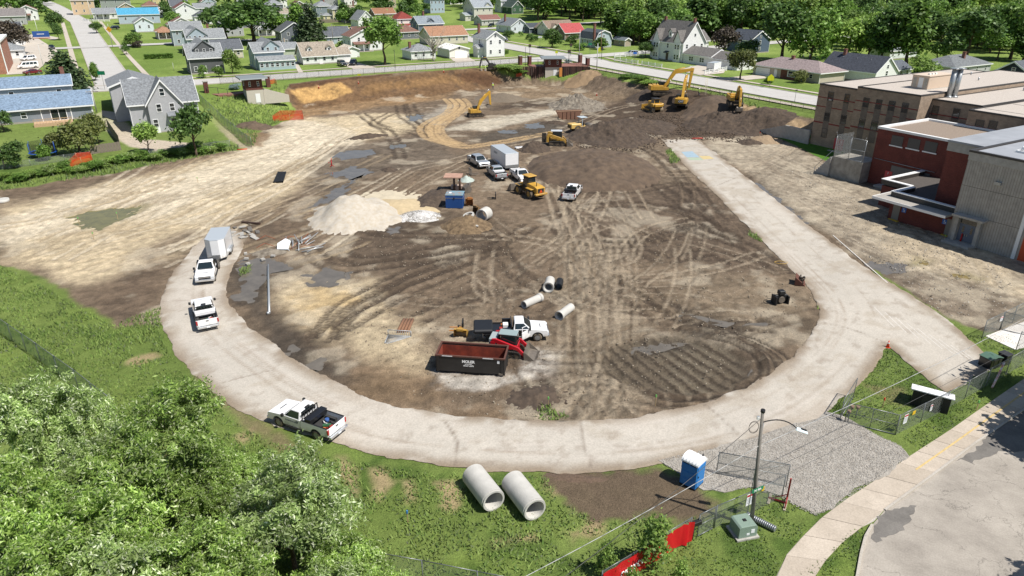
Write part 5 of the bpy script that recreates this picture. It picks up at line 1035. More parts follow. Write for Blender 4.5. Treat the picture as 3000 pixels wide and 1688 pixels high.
GM=leafmat('grass_blade',(.085,.155,.028),(.24,.32,.085),.25);GM2=leafmat('grass_blade_dark',(.065,.125,.022),(.16,.235,.052),.25)
for m_ in(GM,GM2):
 n_=m_.node_tree;ge_=[q for q in n_.nodes if q.type=='NEW_GEOMETRY'][0];vm=n_.nodes.new('ShaderNodeVectorMath');vm.operation='MULTIPLY_ADD';vm.inputs[1].default_value=(.35,.35,.35);vm.inputs[2].default_value=(0,0,.9);n_.links.new(ge_.outputs['Normal'],vm.inputs[0]);nn_=n_.nodes.new('ShaderNodeVectorMath');nn_.operation='NORMALIZE';n_.links.new(vm.outputs[0],nn_.inputs[0]);n_.links.new(nn_.outputs[0],n_.nodes['Principled BSDF'].inputs['Normal'])
NEARG=[[(0,780),(110,830),(230,900),(330,955),(470,900),(480,1010),(560,1130),(690,1240),(800,1300),(980,1345),(1200,1380),(1400,1395),(1600,1392),(1640,1470),(1780,1540),(1900,1520),(1980,1560),(1700,1688),(0,1688)]]
grassfield('rough_grass',NEARG,42,.26,GM,1);
grassfield('rough_grass',[[(2420,1200),(2460,1130),(2560,1030),(2600,1020),(2760,1150),(2640,1270),(2520,1230)],[(2000,1530),(2180,1480),(2250,1470),(2400,1500),(2310,1620),(2270,1688),(1900,1688)],[(2340,1688),(2520,1540),(2540,1560),(2500,1688)],[(2640,1280),(2990,1060),(3000,1090),(2700,1320)],[(2960,980),(3000,1000),(3000,1050),(2890,1020),(2820,985)]],60,.12,GM2,2)
grassfield('rough_grass',[[(600,290),(700,280),(850,250),(840,300),(865,330),(840,350),(760,380),(745,430),(660,360)],[(0,560),(330,510),(700,440),(700,425),(560,430),(300,470),(0,510)],[(1840,215),(1960,250),(1950,262),(1840,235)],[(2060,262),(2230,310),(2220,322),(2100,285)]],9,.55,GM,3)
grassfield('rough_grass',[[(1580,1190),(1640,1185),(1670,1225),(1600,1236),(1570,1225)],[(700,790),(735,775),(735,795),(705,810)],[(1970,430),(1995,480),(1965,478),(1950,445)],[(2200,665),(2260,690),(2300,740),(2270,730),(2190,690)],[(2385,850),(2405,900),(2395,910)]],60,.35,GM,4)
# ======================== SCHOOL
def onp(px,py,p0):
 d=ray(px,py);k=p0/(E1@d[:2]);return float(E2@(k*d[:2])),float(CAM_H+k*d[2])
TANB=brickmat('tan_brick',(196,172,148),(176,154,132),(150,140,128),bw=.4,bh=.2);TAND=brickmat('tan_brick_dark',(150,136,122),(136,122,110),(120,110,100),bw=.4,bh=.2);REDB=brickmat('red_brick',(142,66,54),(118,50,42),(128,84,74));REDBAND=mat('red_band',(150,62,56),rough=.8)
def gravelroof(name,a,b,sc=6.0):
 return mat(name,a,rough=.95,noise=.3,nscale=sc,bump=.9,bscale=9,rgb2=b)
GRV=gravelroof('pale_roof_gravel',(232,222,210),(196,184,172));GRB=gravelroof('brown_roof_gravel',(186,168,150),(140,124,110));MEMB=mat('grey_roof_membrane',(178,182,188),rough=.75,noise=.16,nscale=.35);COPD=mat('dark_coping',(72,68,66),rough=.5);COPW=mat('white_coping',(244,244,242),rough=.45)
RIBC=stripes('ribbed_concrete',(196,190,180),(158,150,140),'Y',3.2,duty=.14,noise=.18,bump=.7);CONC=mat('plain_concrete',(200,196,188),rough=.9,noise=.2,nscale=1.5,bump=.3);RDOOR=mat('red_door',(222,74,82),rough=.45);GDOOR=mat('grey_door',(150,146,138),rough=.5);BDOOR=mat('blue_grey_door',(112,124,142),rough=.5);STEEL=mat('galvanised_steel',(200,204,206),rough=.35,metal=.6,noise=.1)
def bthing(name,label,cat,p0,q0):
 x,y=pq(p0,q0);return thing(name,label,cat,(x,y,0),GRID)
def roofedge(b,x0,x1,y0,y1,z,t,hgt_,m,name='parapet',parent=None):
 """upstand round a flat roof"""
 mb=MB();mb.b2(x0,x0+t,y0,y1,z,z+hgt_);mb.b2(x1-t,x1,y0,y1,z,z+hgt_);mb.b2(x0+t,x1-t,y0,y0+t,z,z+hgt_);mb.b2(x0+t,x1-t,y1-t,y1,z,z+hgt_);return mb.build(name,m,parent)
# --- tan three storey block
T=bthing('school_block','tan brick three storey school block with red bands and gravel roof','school',120.8,0)
segs=[(0.0,82.0,90.65,12.0),(-.8,70.0,82.0,12.6),(2.7,61.6,70.0,11.8),(-1.2,22,61.6,11.6)]
for x0,q0,q1,h in segs:
 w=MB();w.b2(x0,46,q0+.002,q1,-1,h-.25);wo=w.build('wall',TANB,T);r=MB();r.b2(x0+.3,45.7,q0+.3,q1-.3,h-.26,h-.08);r.build('roof',GRV,T)
 roofedge(T,x0-.08,46.05,q0,q1,h-.25,.28,.27,COPD,parent=T)
 for z0,z1 in((h-2.55,h-2.38),(h-4.25,h-4.08),(h-7.3,h-7.05)):
  b=MB();b.b2(x0-.025,x0+.1,q0+.02,q1-.02,z0,z1);b.build('red_band',REDBAND,T)
Z32=lambda x,y:(2200+x/3.22,200+y/3.22)
for(x0,x1,y0,y1,sg)in[(725,780,235,300,0),(690,745,425,490,0),(665,720,580,640,0),(880,930,255,320,0),(845,900,450,515,0),(1055,1115,290,360,1),(1175,1235,310,375,1),(1295,1360,325,390,1),(1420,1485,340,410,1),(1015,1075,490,555,1),(1130,1195,510,575,1),(1705,1770,370,435,2),(1900,1970,395,465,2),(2110,2195,510,570,3),(2235,2320,520,580,3)]:
 xo=segs[sg][0];qa,za=onp(*Z32((x0+x1)/2,(y0+y1)/2),120.8+xo);qb,_=onp(*Z32(x0,(y0+y1)/2),120.8+xo);qc,_=onp(*Z32(x1,(y0+y1)/2),120.8+xo)
 window(T,xo,qa,za,abs(qb-qc),1.75,'l',True)
 if za>6:p_=MB();p_.b2(xo-.03,xo+.1,qa-abs(qb-qc)/2,qa+abs(qb-qc)/2,za-3.1,za-.95);p_.build('spandrel',TAND,T)
for qq in(77.9,72.4):
 pass
q4,z4=onp(*Z32(832,690),120.8);d=MB();d.b2(-.06,.05,q4-1.0,q4+1.0,.25,2.5);do=d.build('door',RDOOR,T);d=MB();d.b2(-.075,-.055,q4-.02,q4+.02,.25,2.5);d.build('door_joint',COPW,do);text_obj('door_number','4',.6,COPW,do,(-.08,q4-.5,1.95),(R(90),0,R(-90)));d=MB();d.b2(-.05,.05,q4-1.0,q4+1.0,2.55,3.1);d.build('transom',GLS,T);d=MB();d.b2(-1.3,0,q4-1.3,q4+1.3,-.3,.24);d.build('step',CONC,T)
for qv,zv in((87.6,9.2),(78.8,6.5)):d=MB();d.b2(-.35,0,qv-.3,qv+.3,zv,zv+.25);d.build('wall_lamp',STEEL,T)
for k in range(12):vp=MB();pv,qv=4+(k*7.3)%36,26+(k*13.7)%60;zt=next(h for x0,q0,q1,h in segs if q0<=qv<=q1);vp.cyl((pv,qv,zt-.2),(pv,qv,zt+.5),.12,n=7);vp.build('vent_pipe',STEEL,T)
for k in range(5):sm=MB();sm.b2(2+k*8.4,2.12+k*8.4,23,61,11.52,11.55);sm.build('roof_seam',COPD,T)
# roof plant
uq,uz=66.5,11.8;U=bthing('rooftop_unit','cream rooftop air handling unit with louvred side on the school roof','rooftop unit',127.0,73.4);U.location.z=12.5;U.scale=(.82,.70,.66)
CRMU=mat('cream_metal',(238,214,190),rough=.5);a=MB();a.b2(0,9.0,0,4.4,.15,3.4);a.build('casing',CRMU,U,bevel=.04);a=MB();a.b2(-.15,9.15,-.15,4.55,3.4,3.58);a.build('lid',mat('cream_lid',(248,226,202),rough=.5),U);a=MB();a.b2(-.3,9.3,-.3,4.7,-.3,.15);a.build('kerb',mat('unit_kerb',(210,206,198)),U);a=MB();a.b2(-.04,.04,1.4,2.6,.4,3.0);a.build('access_door',COPW,U)
for y in(.7,3.6):
 lo=MB();[lo.b2(-.05,.02,y-.4,y+.4,z,z+.08)for z in np.arange(.5,2.9,.16)];lo.build('louvre',STEEL,U)
a=MB();[a.b2(2+k*1.1,2.6+k*1.1,1.5,2,3.58,3.95)for k in range(3)];a.build('roof_vents',mat('vent_cap',(236,236,232)),U);a=MB();a.b2(9.3,11.5,.4,2.6,-.3,1.6);a.build('condenser',mat('dark_unit',(84,84,82),metal=.3),U)
for k,(pp,qv)in enumerate(((127.4,69.6),(128.4,69.2))):
 c=bthing('exhaust_stack','tall steel exhaust stack beside the rooftop unit','exhaust stack',pp,qv);c.location.z=11.75;tag(c,group='paired exhaust stacks on the school roof');a=MB();a.cyl((0,0,-.05),(0,0,4.6),.42,n=14);a.build('pipe',STEEL,c);a=MB();a.cyl((0,0,4.75),(0,0,4.85),.8,n=14);a.cyl((0,0,4.55),(0,0,4.8),.08,n=6);a.build('rain_cap',STEEL,c);a=MB();a.cyl((0,0,0),(0,0,.2),.62,.5,n=14);a.build('flashing',STEEL,c)
# --- red brick wing
M_=bthing('brick_wing','red brick school wing with white coping, three boarded windows and red door 7','school wing',106.7,0);a=MB();a.b2(0,13.2,56.3,67.9,-.5,8.8);a.build('wall',REDB,M_);a=MB();a.b2(.5,12.8,56.7,67.4,8.7,8.84);a.build('roof',GRB,M_);roofedge(M_,-.12,13.3,56.2,68.0,8.8,.55,.34,COPW,parent=M_)
BOARD=mat('boarded_window',(104,100,96),rough=.7,noise=.1)
for(x0,x1,y0,y1)in[(1335,1425,655,725),(1490,1585,685,750),(1650,1745,715,780)]:
 qa,za=onp(*Z32((x0+x1)/2,(y0+y1)/2-5),106.7);w=MB();w.b2(-.05,.05,qa-.95,qa+.95,za-.75,za+.75);wo=w.build('boarded_window',BOARD,M_);w=MB();w.b2(-.12,.05,qa-1.1,qa+1.1,za-.95,za-.78);w.build('sill',COPW,wo)
qa,za=onp(*Z32(1300,1000),106.7);qb,_=onp(*Z32(1690,1000),106.7);w=MB();w.b2(-.06,.05,qb,qa-.2,2.0,3.6);w.build('panel_band',mat('grey_panel',(128,126,122),noise=.1),M_)
d=MB();d.b2(-.1,.05,qa-.6,qa+.6,.3,2.6);do=d.build('door',RDOOR,M_);text_obj('door_number','7',.5,COPW,do,(-.115,qa+.1,2.2),(R(90),0,R(-90)));d=MB();d.b2(-.115,-.1,qa-.6,qa+.6,.3,.8);d.build('kick_plate',STEEL,do);d=MB();d.b2(-1.6,0,qa-1.2,qa+1.2,-.2,.28);d.build('step',CONC,M_);d=MB();d.tube([(-.08,67.5,4.1),(-.08,57.5,4.0)],.05,5);d.build('conduit',STEEL,M_)
# loading dock stair with cage
S_=bthing('stair_tower','concrete stair landing with tall chain link cage and rail beside the red brick wing','stairs',104.6,68.0)
a=MB();a.b2(0,4.5,0,5.6,-.4,3.4);a.build('landing',mat('stained_concrete',(190,184,172),noise=.35,nscale=.9,rough=.9),S_)
for k in range(9):st=MB();st.b2(-.4,1.2,5.6+k*.3,5.9+k*.3,-.3,3.2-k*.36);st.build('step',CONC,S_)
a=MB()
for y in(0.1,2.8,5.5):a.cyl((.1,y,3.3),(.1,y,7.0),.05,n=6);a.cyl((.1,y,7.0),(-.3,y,7.5),.03,n=5)
for z in(3.5,5.2,7.0):a.cyl((.1,.1,z),(.1,5.5,z),.03,n=5)
a.tube([(-.35,5.5,4.4),(-.35,8.4,1.0),(-.35,8.4,0)],.04,6);a.build('cage_frame',STEEL,S_)
CL=meshmat('chain_link',(176,180,180),.34,14.0)
def netpanel(mb_name,pts,parent,m,us=1.0):
 """panel through 4 corner points with metric UVs"""
 me=bpy.data.meshes.new(mb_name);me.from_pydata([tuple(map(float,p))for p in pts],[],[(0,1,2,3)]);uv=me.uv_layers.new(name='UVMap');L=(Vector(pts[1])-Vector(pts[0])).length;Hh=(Vector(pts[3])-Vector(pts[0])).length
 for i,c in enumerate(((0,0),(L,0),(L,Hh),(0,Hh))):uv.data[i].uv=c
 me.materials.append(m);return link(mb_name,me,parent)
netpanel('mesh_panel',[(.1,.1,3.4),(.1,5.5,3.4),(.1,5.5,7.0),(.1,.1,7.0)],S_,CL);netpanel('mesh_panel',[(.1,5.5,3.4),(4.4,5.5,3.4),(4.4,5.5,7.0),(.1,5.5,7.0)],S_,CL)
# --- concrete gymnasium
Y_=bthing('gymnasium','tall ribbed concrete gymnasium with flat grey membrane roof','gymnasium',91.5,0)
a=MB();a.b2(0,34,12,45.7,-.5,10.4);a.build('wall',RIBC,Y_);a=MB();a.b2(-.06,34.1,11.9,45.75,10.4,11.35);a.build('fascia',CONC,Y_);a=MB();a.b2(.35,33.7,12.3,45.4,11.2,11.42);a.build('roof',MEMB,Y_);roofedge(Y_,-.12,34.2,11.8,45.82,11.35,.35,.26,COPD,parent=Y_)
a=MB();a.b2(3.5,30,45.76,50.3,-.5,10.2);a.build('brick_return',REDB,Y_);a=MB();a.b2(3.42,30,45.83,50.4,10.2,11.35);a.build('fascia',CONC,Y_);a=MB();a.b2(3.3,30.1,45.83,50.5,11.35,11.6);a.build('roof',MEMB,Y_)
for z in(3.7,7.2):a=MB();a.b2(-.012,.05,12,45.6,z,z+.05);a.build('panel_joint',mat('joint',(120,114,106)),Y_)
a=MB();a.b2(-.35,0,41.2,41.9,8.2,8.55);a.build('wall_lamp',STEEL,Y_)
qd,zd=onp(2830,690,91.5);a=MB();a.b2(-.04,.05,qd-1.05,qd+1.05,.3,2.5);do=a.build('door',BDOOR,Y_);
for k in(-.5,.5):a=MB();a.b2(-.06,-.03,qd+k-.12,qd+k+.12,1.4,2.2);a.build('door_light',GLS,do);a=MB();a.b2(-.12,-.03,qd+k*.25-.03,qd+k*.25+.03,1.0,1.3);a.build('door_handle',STEEL,do)
a=MB();a.b2(-.05,.05,qd-1.05,qd+1.05,2.55,3.3);a.build('transom',GLS,Y_)
for k in(-1.35,1.35):a=MB();a.b2(-.5,0,qd+k-.22,qd+k+.22,-.3,3.5);a.build('door_pier',CONC,Y_)
a=MB();a.b2(-1.3,0,qd-2.1,qd+1.7,3.5,3.75);a.build('canopy',CONC,Y_);a=MB();a.b2(-1.8,0,qd-1.5,qd+1.9,-.3,.25);a.build('step',CONC,Y_)
qr,zr=onp(2975,720,91.5);a=MB();a.b2(-.14,0,qr-.3,qr+.1,0,10.4);a.build('downpipe',COPW,Y_);a=MB();a.b2(-.03,.05,qr-4,qr-.6,0,3.5);a.build('orange_door',mat('orange_door',(226,92,48)),Y_)
for k,(px_,q_,z_)in enumerate(((5,42,0),(14,41,0),(8,36,0))):
 v=bthing('roof_vent','square white vent on the gymnasium roof','vent',91.5+px_,q_);v.location.z=11.42;tag(v,group='vents on the gymnasium roof');a=MB();a.b2(-.7,.7,-.7,.7,0,.25);a.build('kerb',COPW,v);a=MB();a.cyl((0,0,.25),(0,0,.7),.5,.35,n=10);a.build('cap',COPW,v)
# --- low annex with canopy
X_=bthing('annex','low red brick annex with white edged canopy and two grey doors','annex',92.4,0)
a=MB();a.b2(0,9,45.83,54.7,-.5,3.0);a.b2(4.6,14.2,54.71,59.3,-.5,3.0);a.build('wall',REDB,X_);a=MB();a.b2(.3,14.2,45.9,54.4,3.0,3.3);a.b2(4.9,14.2,54.4,59.0,3.0,3.3);a.build('roof',mat('dark_roof_gravel',(112,104,98),rough=.95,noise=.3,nscale=7,bump=.8,rgb2=(84,78,74)),X_)
a=MB()
for(x0,x1,y0,y1)in((-.1,.45,45.83,54.9),(.45,4.6,54.35,54.9),(4.5,5.05,54.9,59.5),(5.05,14.2,58.95,59.5)):a.b2(x0,x1,y0,y1,3.2,3.86)
po=a.build('parapet',COPD,X_);a=MB()
for(x0,x1,y0,y1)in((-.15,.5,45.83,54.95),(.5,4.5,54.3,54.95),(4.45,5.1,54.95,59.55),(5.1,14.2,58.9,59.55)):a.b2(x0,x1,y0,y1,3.86,3.96)
a.build('coping',COPW,po);a=MB();a.b2(-2.2,-.02,45.9,56.1,2.95,3.2);a.b2(-.02,4.4,54.96,56.1,2.95,3.2);ca=a.build('canopy',mat('canopy_top',(196,190,180),noise=.15),X_);a=MB();a.b2(-2.28,-2.2,45.9,56.18,2.9,3.24);a.b2(-2.2,4.4,56.1,56.18,2.9,3.24);a.build('canopy_edge',COPW,ca)
BLUE=mat('sign_blue',(52,118,214),rough=.5);YEL=mat('kerb_yellow',(232,190,60),rough=.7)
def q_of(px,py):return onp(px,py,92.4)
for(px,py)in((2624,625),(2781,668)):
 qv,zv=q_of(px,py);d=MB();d.b2(-.05,.05,qv-.5,qv+.5,.1,2.3);d.build('door',GDOOR,X_);d=MB();d.b2(-.35,-.02,qv-.7,qv+.7,-.1,.14);d.build('threshold',YEL,X_)
for(px,py)in((2648,620),(2768,650)):
 qv,zv=q_of(px,py);s=MB();s.b2(-.05,.01,qv-.3,qv+.3,1.45,2.1);so=s.build('access_sign',BLUE,X_);g=MB()
 g.cyl((-.052,qv+.04,1.98),(-.06,qv+.04,1.98),.05,n=10);g.b2(-.06,-.05,qv+.02,qv+.06,1.75,1.93);g.b2(-.06,-.05,qv-.12,qv+.05,1.73,1.77);g.b2(-.06,-.05,qv-.16,qv-.12,1.55,1.75)
 for i in range(12):
  t=math.pi*(.3+1.4*i/11);g.box((-.055,qv+.02+.13*math.cos(t),1.68+.13*math.sin(t)*.9),(.01,.045,.045))
 g.build('wheelchair_symbol',COPW,so)
v=bthing('roof_fan','round metal roof fan on the low annex','roof fan',97.4,48.6);v.location.z=3.3;a=MB();a.b2(-.4,.4,-.4,.4,0,.3);a.build('kerb',STEEL,v);a=MB();a.cyl((0,0,.3),(0,0,.75),.5,.3,n=12);a.cyl((0,0,.75),(0,0,.95),.3,.2,n=12);a.build('cowl',STEEL,v)
v=bthing('heat_pump','dark condenser unit on the annex roof by the red brick wing','heat pump',104.5,53.5);v.location.z=3.3;a=MB();a.b2(-.5,.5,-.5,.5,0,1.5);a.build('casing',mat('dark_unit2',(92,96,98),metal=.2),v,bevel=.03);a=MB();a.cyl((0,0,1.5),(0,0,1.54),.4,n=14);a.build('fan_grille',COPD,v)
# --- retaining wall behind the school lawn
RWm=CONC;a=MB();x0,y0=pq(120.6,90.7);
a.prof([(0,-.5),(0,3.0),(6,3.0),(12.2,1.0),(12.2,-.5)],-.35,0,'x');one('retaining_wall',a,RWm,'concrete retaining wall sloping down beside the school lawn','wall',(x0,y0,0),GRID)
# ======================== VEHICLES
WHITE=mat('white_paint',(252,252,252),rough=.25,coat=.6,spec=.5,noise=.04,nscale=1.2);SILV=mat('silver_paint',(206,212,218),rough=.3,metal=.35,coat=.5);BLK=mat('black_paint',(38,38,40),rough=.35,coat=.3);RUB=mat('tyre_rubber',(46,45,44),rough=.9,noise=.2,nscale=6);RIM=mat('rim_steel',(188,190,192),rough=.35,metal=.6);CHR=mat('chrome',(226,228,230),rough=.18,metal=.8);VGL=mat('vehicle_glass',(.012,.02,.022),rough=.05,spec=.9,raw=True,coat=.3);TAIL=mat('tail_lamp',(196,24,24),rough=.2,coat=.5);HEAD=mat('head_lamp',(226,232,236),rough=.12,coat=.5);BLKP=mat('black_plastic',(34,34,35),rough=.6);PLATE=mat('number_plate',(236,238,240),rough=.4);BEDL=mat('bed_liner',(66,66,66),rough=.8,noise=.2)
CATY=mat('machine_yellow',(232,180,66),rough=.4,noise=.10,nscale=1.4,coat=.25);CATD=mat('machine_black',(44,43,42),rough=.55,noise=.2);MSTL=mat('worn_steel',(150,140,128),rough=.55,metal=.35,noise=.3,nscale=2);TRKM=mat('track_steel',(92,82,72),rough=.75,metal=.15,noise=.35,nscale=4);MUDM=mat('dried_mud',(178,160,134),rough=.95,noise=.3)
def dusty(m,c=(176,160,136),top=1.0,amt=.55):
 """road dirt splashed on the lower panels: noise that thins out with height"""
 n=m.node_tree;b=n.nodes['Principled BSDF'];L=n.links;tc=n.nodes.new('ShaderNodeTexCoord');sp=n.nodes.new('ShaderNodeSeparateXYZ');L.new(tc.outputs['Object'],sp.inputs[0]);mr=n.nodes.new('ShaderNodeMapRange');mr.inputs[1].default_value=.35;mr.inputs[2].default_value=top;mr.inputs[3].default_value=amt;mr.inputs[4].default_value=.03;L.new(sp.outputs[2],mr.inputs[0])
 nz=n.nodes.new('ShaderNodeTexNoise');nz.inputs['Scale'].default_value=3.5;nz.inputs['Detail'].default_value=6;L.new(tc.outputs['Object'],nz.inputs['Vector']);ml=n.nodes.new('ShaderNodeMath');ml.operation='MULTIPLY';L.new(mr.outputs[0],ml.inputs[0]);m2=n.nodes.new('ShaderNodeMapRange');m2.inputs[1].default_value=.35;m2.inputs[2].default_value=.65;m2.inputs[4].default_value=1.5;L.new(nz.outputs[0],m2.inputs[0]);L.new(m2.outputs[0],ml.inputs[1])
 mx=n.nodes.new('ShaderNodeMix');mx.data_type='RGBA';src=b.inputs['Base Color'].links[0].from_socket if b.inputs['Base Color'].links else None
 if src:L.new(src,mx.inputs[6])
 else:mx.inputs[6].default_value=b.inputs['Base Color'].default_value
 mx.inputs[7].default_value=(*alb(c),1);L.new(ml.outputs[0],mx.inputs[0]);L.new(mx.outputs[2],b.inputs['Base Color'])
dusty(WHITE);dusty(SILV);dusty(CATY,(140,120,96),2.2,.5);dusty(RUB,(150,134,112),.8,.6);dusty(CATD,(130,114,94),2.0,.6)
def arc(cx,cz,r,a0,a1,n=7):return[(cx+r*math.cos(R(a0+(a1-a0)*i/(n-1))),cz+r*math.sin(R(a0+(a1-a0)*i/(n-1))))for i in range(n)]
def wheelmeshes(r,w,dual=False):
 t=MB();n=20;secs=[(-w/2,r*.62),(-w/2,r*.88),(-w*.36,r),(w*.36,r),(w/2,r*.88),(w/2,r*.62)]
 rings=[[(rr*math.cos(2*math.pi*i/n),y,rr*math.sin(2*math.pi*i/n))for i in range(n)]for y,rr in secs];t.loft(rings,cap=False,smooth=True)
 m=MB();
 for sg in(-1,1):
  y=sg*w*.36;m.cyl((0,y-.01,0),(0,y+.01,0),r*.64,n=18);m.cyl((0,y,0),(0,y+sg*w*.1,0),r*.2,r*.16,n=8)
  for k in range(6):a=k*math.pi/3;m.box((r*.40*math.cos(a),y+sg*.02,r*.40*math.sin(a)),(r*.34,.02,r*.16),M=Matrix.Rotation(-a,4,'Y'))
 tm=t.mesh('tyre');tm.materials.append(RUB);rm=m.mesh('rim');rm.materials.append(RIM);return tm,rm
WM={}
def wheel(parent,x,y,r,w,name='wheel',rimmat=None):
 k=(round(r,3),round(w,3),rimmat.name if rimmat else '')
 if k not in WM:
  WM[k]=wheelmeshes(r,w)
  if rimmat:WM[k][1].materials.clear();WM[k][1].materials.append(rimmat)
 e=bpy.data.objects.new(name,None);COL.objects.link(e);e.parent=parent;e.location=(x,y,r);link('tyre',WM[k][0],e);link('rim',WM[k][1],e);return e
def veh(front,rear):
 """centre and heading from two ground pixels under the nose and the tail"""
 a,b=gp(*front),gp(*rear);c=(a+b)/2;return(c[0],c[1],max(a[2],b[2],c[2])),math.atan2(a[1]-b[1],a[0]-b[0])
def box_part(parent,name,m,*boxes,bevel=0.0):
 mb=MB();[mb.b2(*b)for b in boxes];return mb.build(name,m,parent,bevel)
def cabin(parent,x0b,x1b,x0t,x1t,yb,yt,zb,zt,m,doors=1,nm='cab',bev=.04):
 rb=[(x0b,-yb,zb),(x1b,-yb,zb),(x1b,yb,zb),(x0b,yb,zb)];xm0,xm1=x0b+(x0t-x0b)*.92,x1b+(x1t-x1b)*.92;ym=yb+(yt-yb)*.92;zm=zb+(zt-zb)*.9
 rm_=[(xm0,-ym,zm),(xm1,-ym,zm),(xm1,ym,zm),(xm0,ym,zm)];rt=[(x0t+.1,-yt+.08,zt),(x1t-.1,-yt+.08,zt),(x1t-.1,yt-.08,zt),(x0t+.1,yt-.08,zt)]
 mb=MB();mb.loft([rb,rm_,rt]);c=mb.build(nm,m,parent,bev,2)
 def lp(a,b,t):return tuple(a[i]+(b[i]-a[i])*t for i in range(3))
 def pane(i,j,u0,u1,v0,v1,nme):
  A,B,Cc,D=rb[i],rb[j],rm_[j],rm_[i];nrm=(Vector(B)-Vector(A)).cross(Vector(D)-Vector(A)).normalized()*.018
  def pt(u,v):return tuple(Vector(lp(lp(A,B,u),lp(D,Cc,u),v))+nrm)
  q=MB();q.quad(pt(u0,v0),pt(u1,v0),pt(u1,v1),pt(u0,v1));q.build(nme,VGL,parent,fixn=False)
 pane(1,2,.06,.94,.08,.97,'windscreen');pane(3,0,.08,.92,.25,.92,'rear_window')
 n=doors
 for i,j,fl in((0,1,0),(2,3,1)):
  for k in range(n):
   a,b=.07+.86*k/n+.015,.07+.86*(k+1)/n-.015
   pane(i,j,a,b,.12,.93,'side_window')
 return c
def pickup(label,front,rear,paint=WHITE,cab='reg',bed='box',L=6.0,group=None,load=None,rack=False,opendoor=False,duallie=False,loc=None):
 lc,rz=veh(front,rear)if loc is None else loc
 T=thing('pickup_truck',label,'pickup truck',lc,rz,group);cl={'reg':1.55,'ext':2.05,'crew':2.6}[cab];xf=2.95;xc1=1.25;xc0=xc1-cl;xb=-xf;fa,ra,wr=1.95,xb+1.22,.41
 low=[(xc0-.0,.52)]+[(fa-.56,.52)]+arc(fa,.44,.54,172,8,8)+[(xf-.1,.52),(xf,.62),(xf,.98),(xf-.12,1.14),(xc1+.35,1.26),(xc1,1.28),(xc0,1.28)]
 b=MB();b.prof(low,-.99,.99)
 if bed=='box':
  sd=[(xc0-.03,.55),(xc0-.03,1.30),(xb+.06,1.30),(xb+.06,.62)]+[(ra-.54,.58)]+arc(ra,.44,.54,165,15,8)
  for y in(-1.0,.89):b.prof(sd,y,y+.11)
  b.b2(xc0-.12,xc0-.04,-.88,.88,.7,1.29)
 body=b.build('body',paint,T,.035,2)
 if bed=='box':
  box_part(T,'bed_floor',BEDL,(xb+.06,xc0-.1,-.885,.885,.70,.76));tg=box_part(T,'tailgate',paint,(xb,xb+.07,-.88,.88,.66,1.29),bevel=.02);box_part(tg,'tailgate_handle',BLKP,(xb-.015,xb+.01,-.12,.12,1.08,1.17))
  for s in(-1,1):
   box_part(T,'bed_rail',BLKP,(xb+.08,xc0-.06,s*.945-.055,s*.945+.055,1.30,1.325));box_part(T,'tail_light',TAIL,(xb-.01,xb+.10,s*.985-(.11 if s>0 else-.0),s*.985+(.03 if s>0 else.11),.84,1.22)if s>0 else(xb-.01,xb+.10,-1.015,-.875,.84,1.22));box_part(T,'wheel_housing',BEDL,(ra-.5,ra+.5,s*.88-(.22 if s>0 else 0),s*.88+(0 if s>0 else.22),.76,1.0))
 else:
  box_part(T,'flatbed',BLK,(xb-.15,xc0-.12,-1.12,1.12,.86,.98),bevel=.01);box_part(T,'headboard',BLK,(xc0-.2,xc0-.12,-1.0,1.0,.98,1.75))
  for s in(-1,1):box_part(T,'side_box',BLK,(xc0-1.0,xc0-.22,s*1.02-.09,s*1.02+.09,.5,1.5),bevel=.01);box_part(T,'side_rail',BLK,(xb-.15,xc0-1.0,s*1.08-.03,s*1.08+.03,.98,1.06));box_part(T,'tail_light',TAIL,(xb-.17,xb-.14,s*.9-.1,s*.9+.1,.87,.97));box_part(T,'chassis_rail',BLKP,(xb,xc0,s*.42-.06,s*.42+.06,.6,.86))
 cabin(T,xc0,xc1+.12,xc0+.12,xc1-.62,.97,.74,1.27,1.93,paint,{'reg':1,'ext':2,'crew':2}[cab])
 box_part(T,'front_bumper',CHR,(xf-.05,xf+.12,-1.0,1.0,.48,.72),bevel=.03);g=box_part(T,'grille',BLKP,(xf-.02,xf+.03,-.62,.62,.74,1.02));box_part(g,'grille_bar',CHR,(xf+.02,xf+.05,-.64,.64,.90,.96));box_part(T,'rear_bumper',CHR if paint is not SILV else BLKP,(xb-.2,xb+.02,-.96,.96,.46,.64),bevel=.02);box_part(T,'number_plate',PLATE,(xb-.215,xb-.2,-.16,.16,.48,.62))
 for s in(-1,1):
  box_part(T,'headlight',HEAD,(xf-.10,xf+.025,s*.80-.17,s*.80+.17,.84,1.03),bevel=.02);m=box_part(T,'mirror',BLKP,(xc1-.12,xc1+.06,s*1.17-.11,s*1.17+.11,1.30,1.56),bevel=.03);box_part(T,'door_handle',BLKP,(xc0+.18,xc0+.42,s*.985-.02,s*.985+.02,1.08,1.13));box_part(T,'running_board',BLKP,(xc0+.05,xc1-.1,s*1.0-.08,s*1.0+.08,.42,.49))
  wheel(T,fa,s*.86,wr,.27)
  if duallie:wheel(T,ra,s*1.0,wr,.24);wheel(T,ra,s*.72,wr,.24)
  else:wheel(T,ra,s*.86,wr,.27)
 box_part(T,'underbody',BLKP,(xb+.3,xf-.3,-.6,.6,.38,.6));box_part(T,'wiper',BLKP,(xc1+.02,xc1+.12,-.75,.75,1.29,1.31))
 if paint is WHITE:box_part(T,'hood_vent',BLKP,(xf-.75,xf-.68,-.35,.35,1.195,1.215))
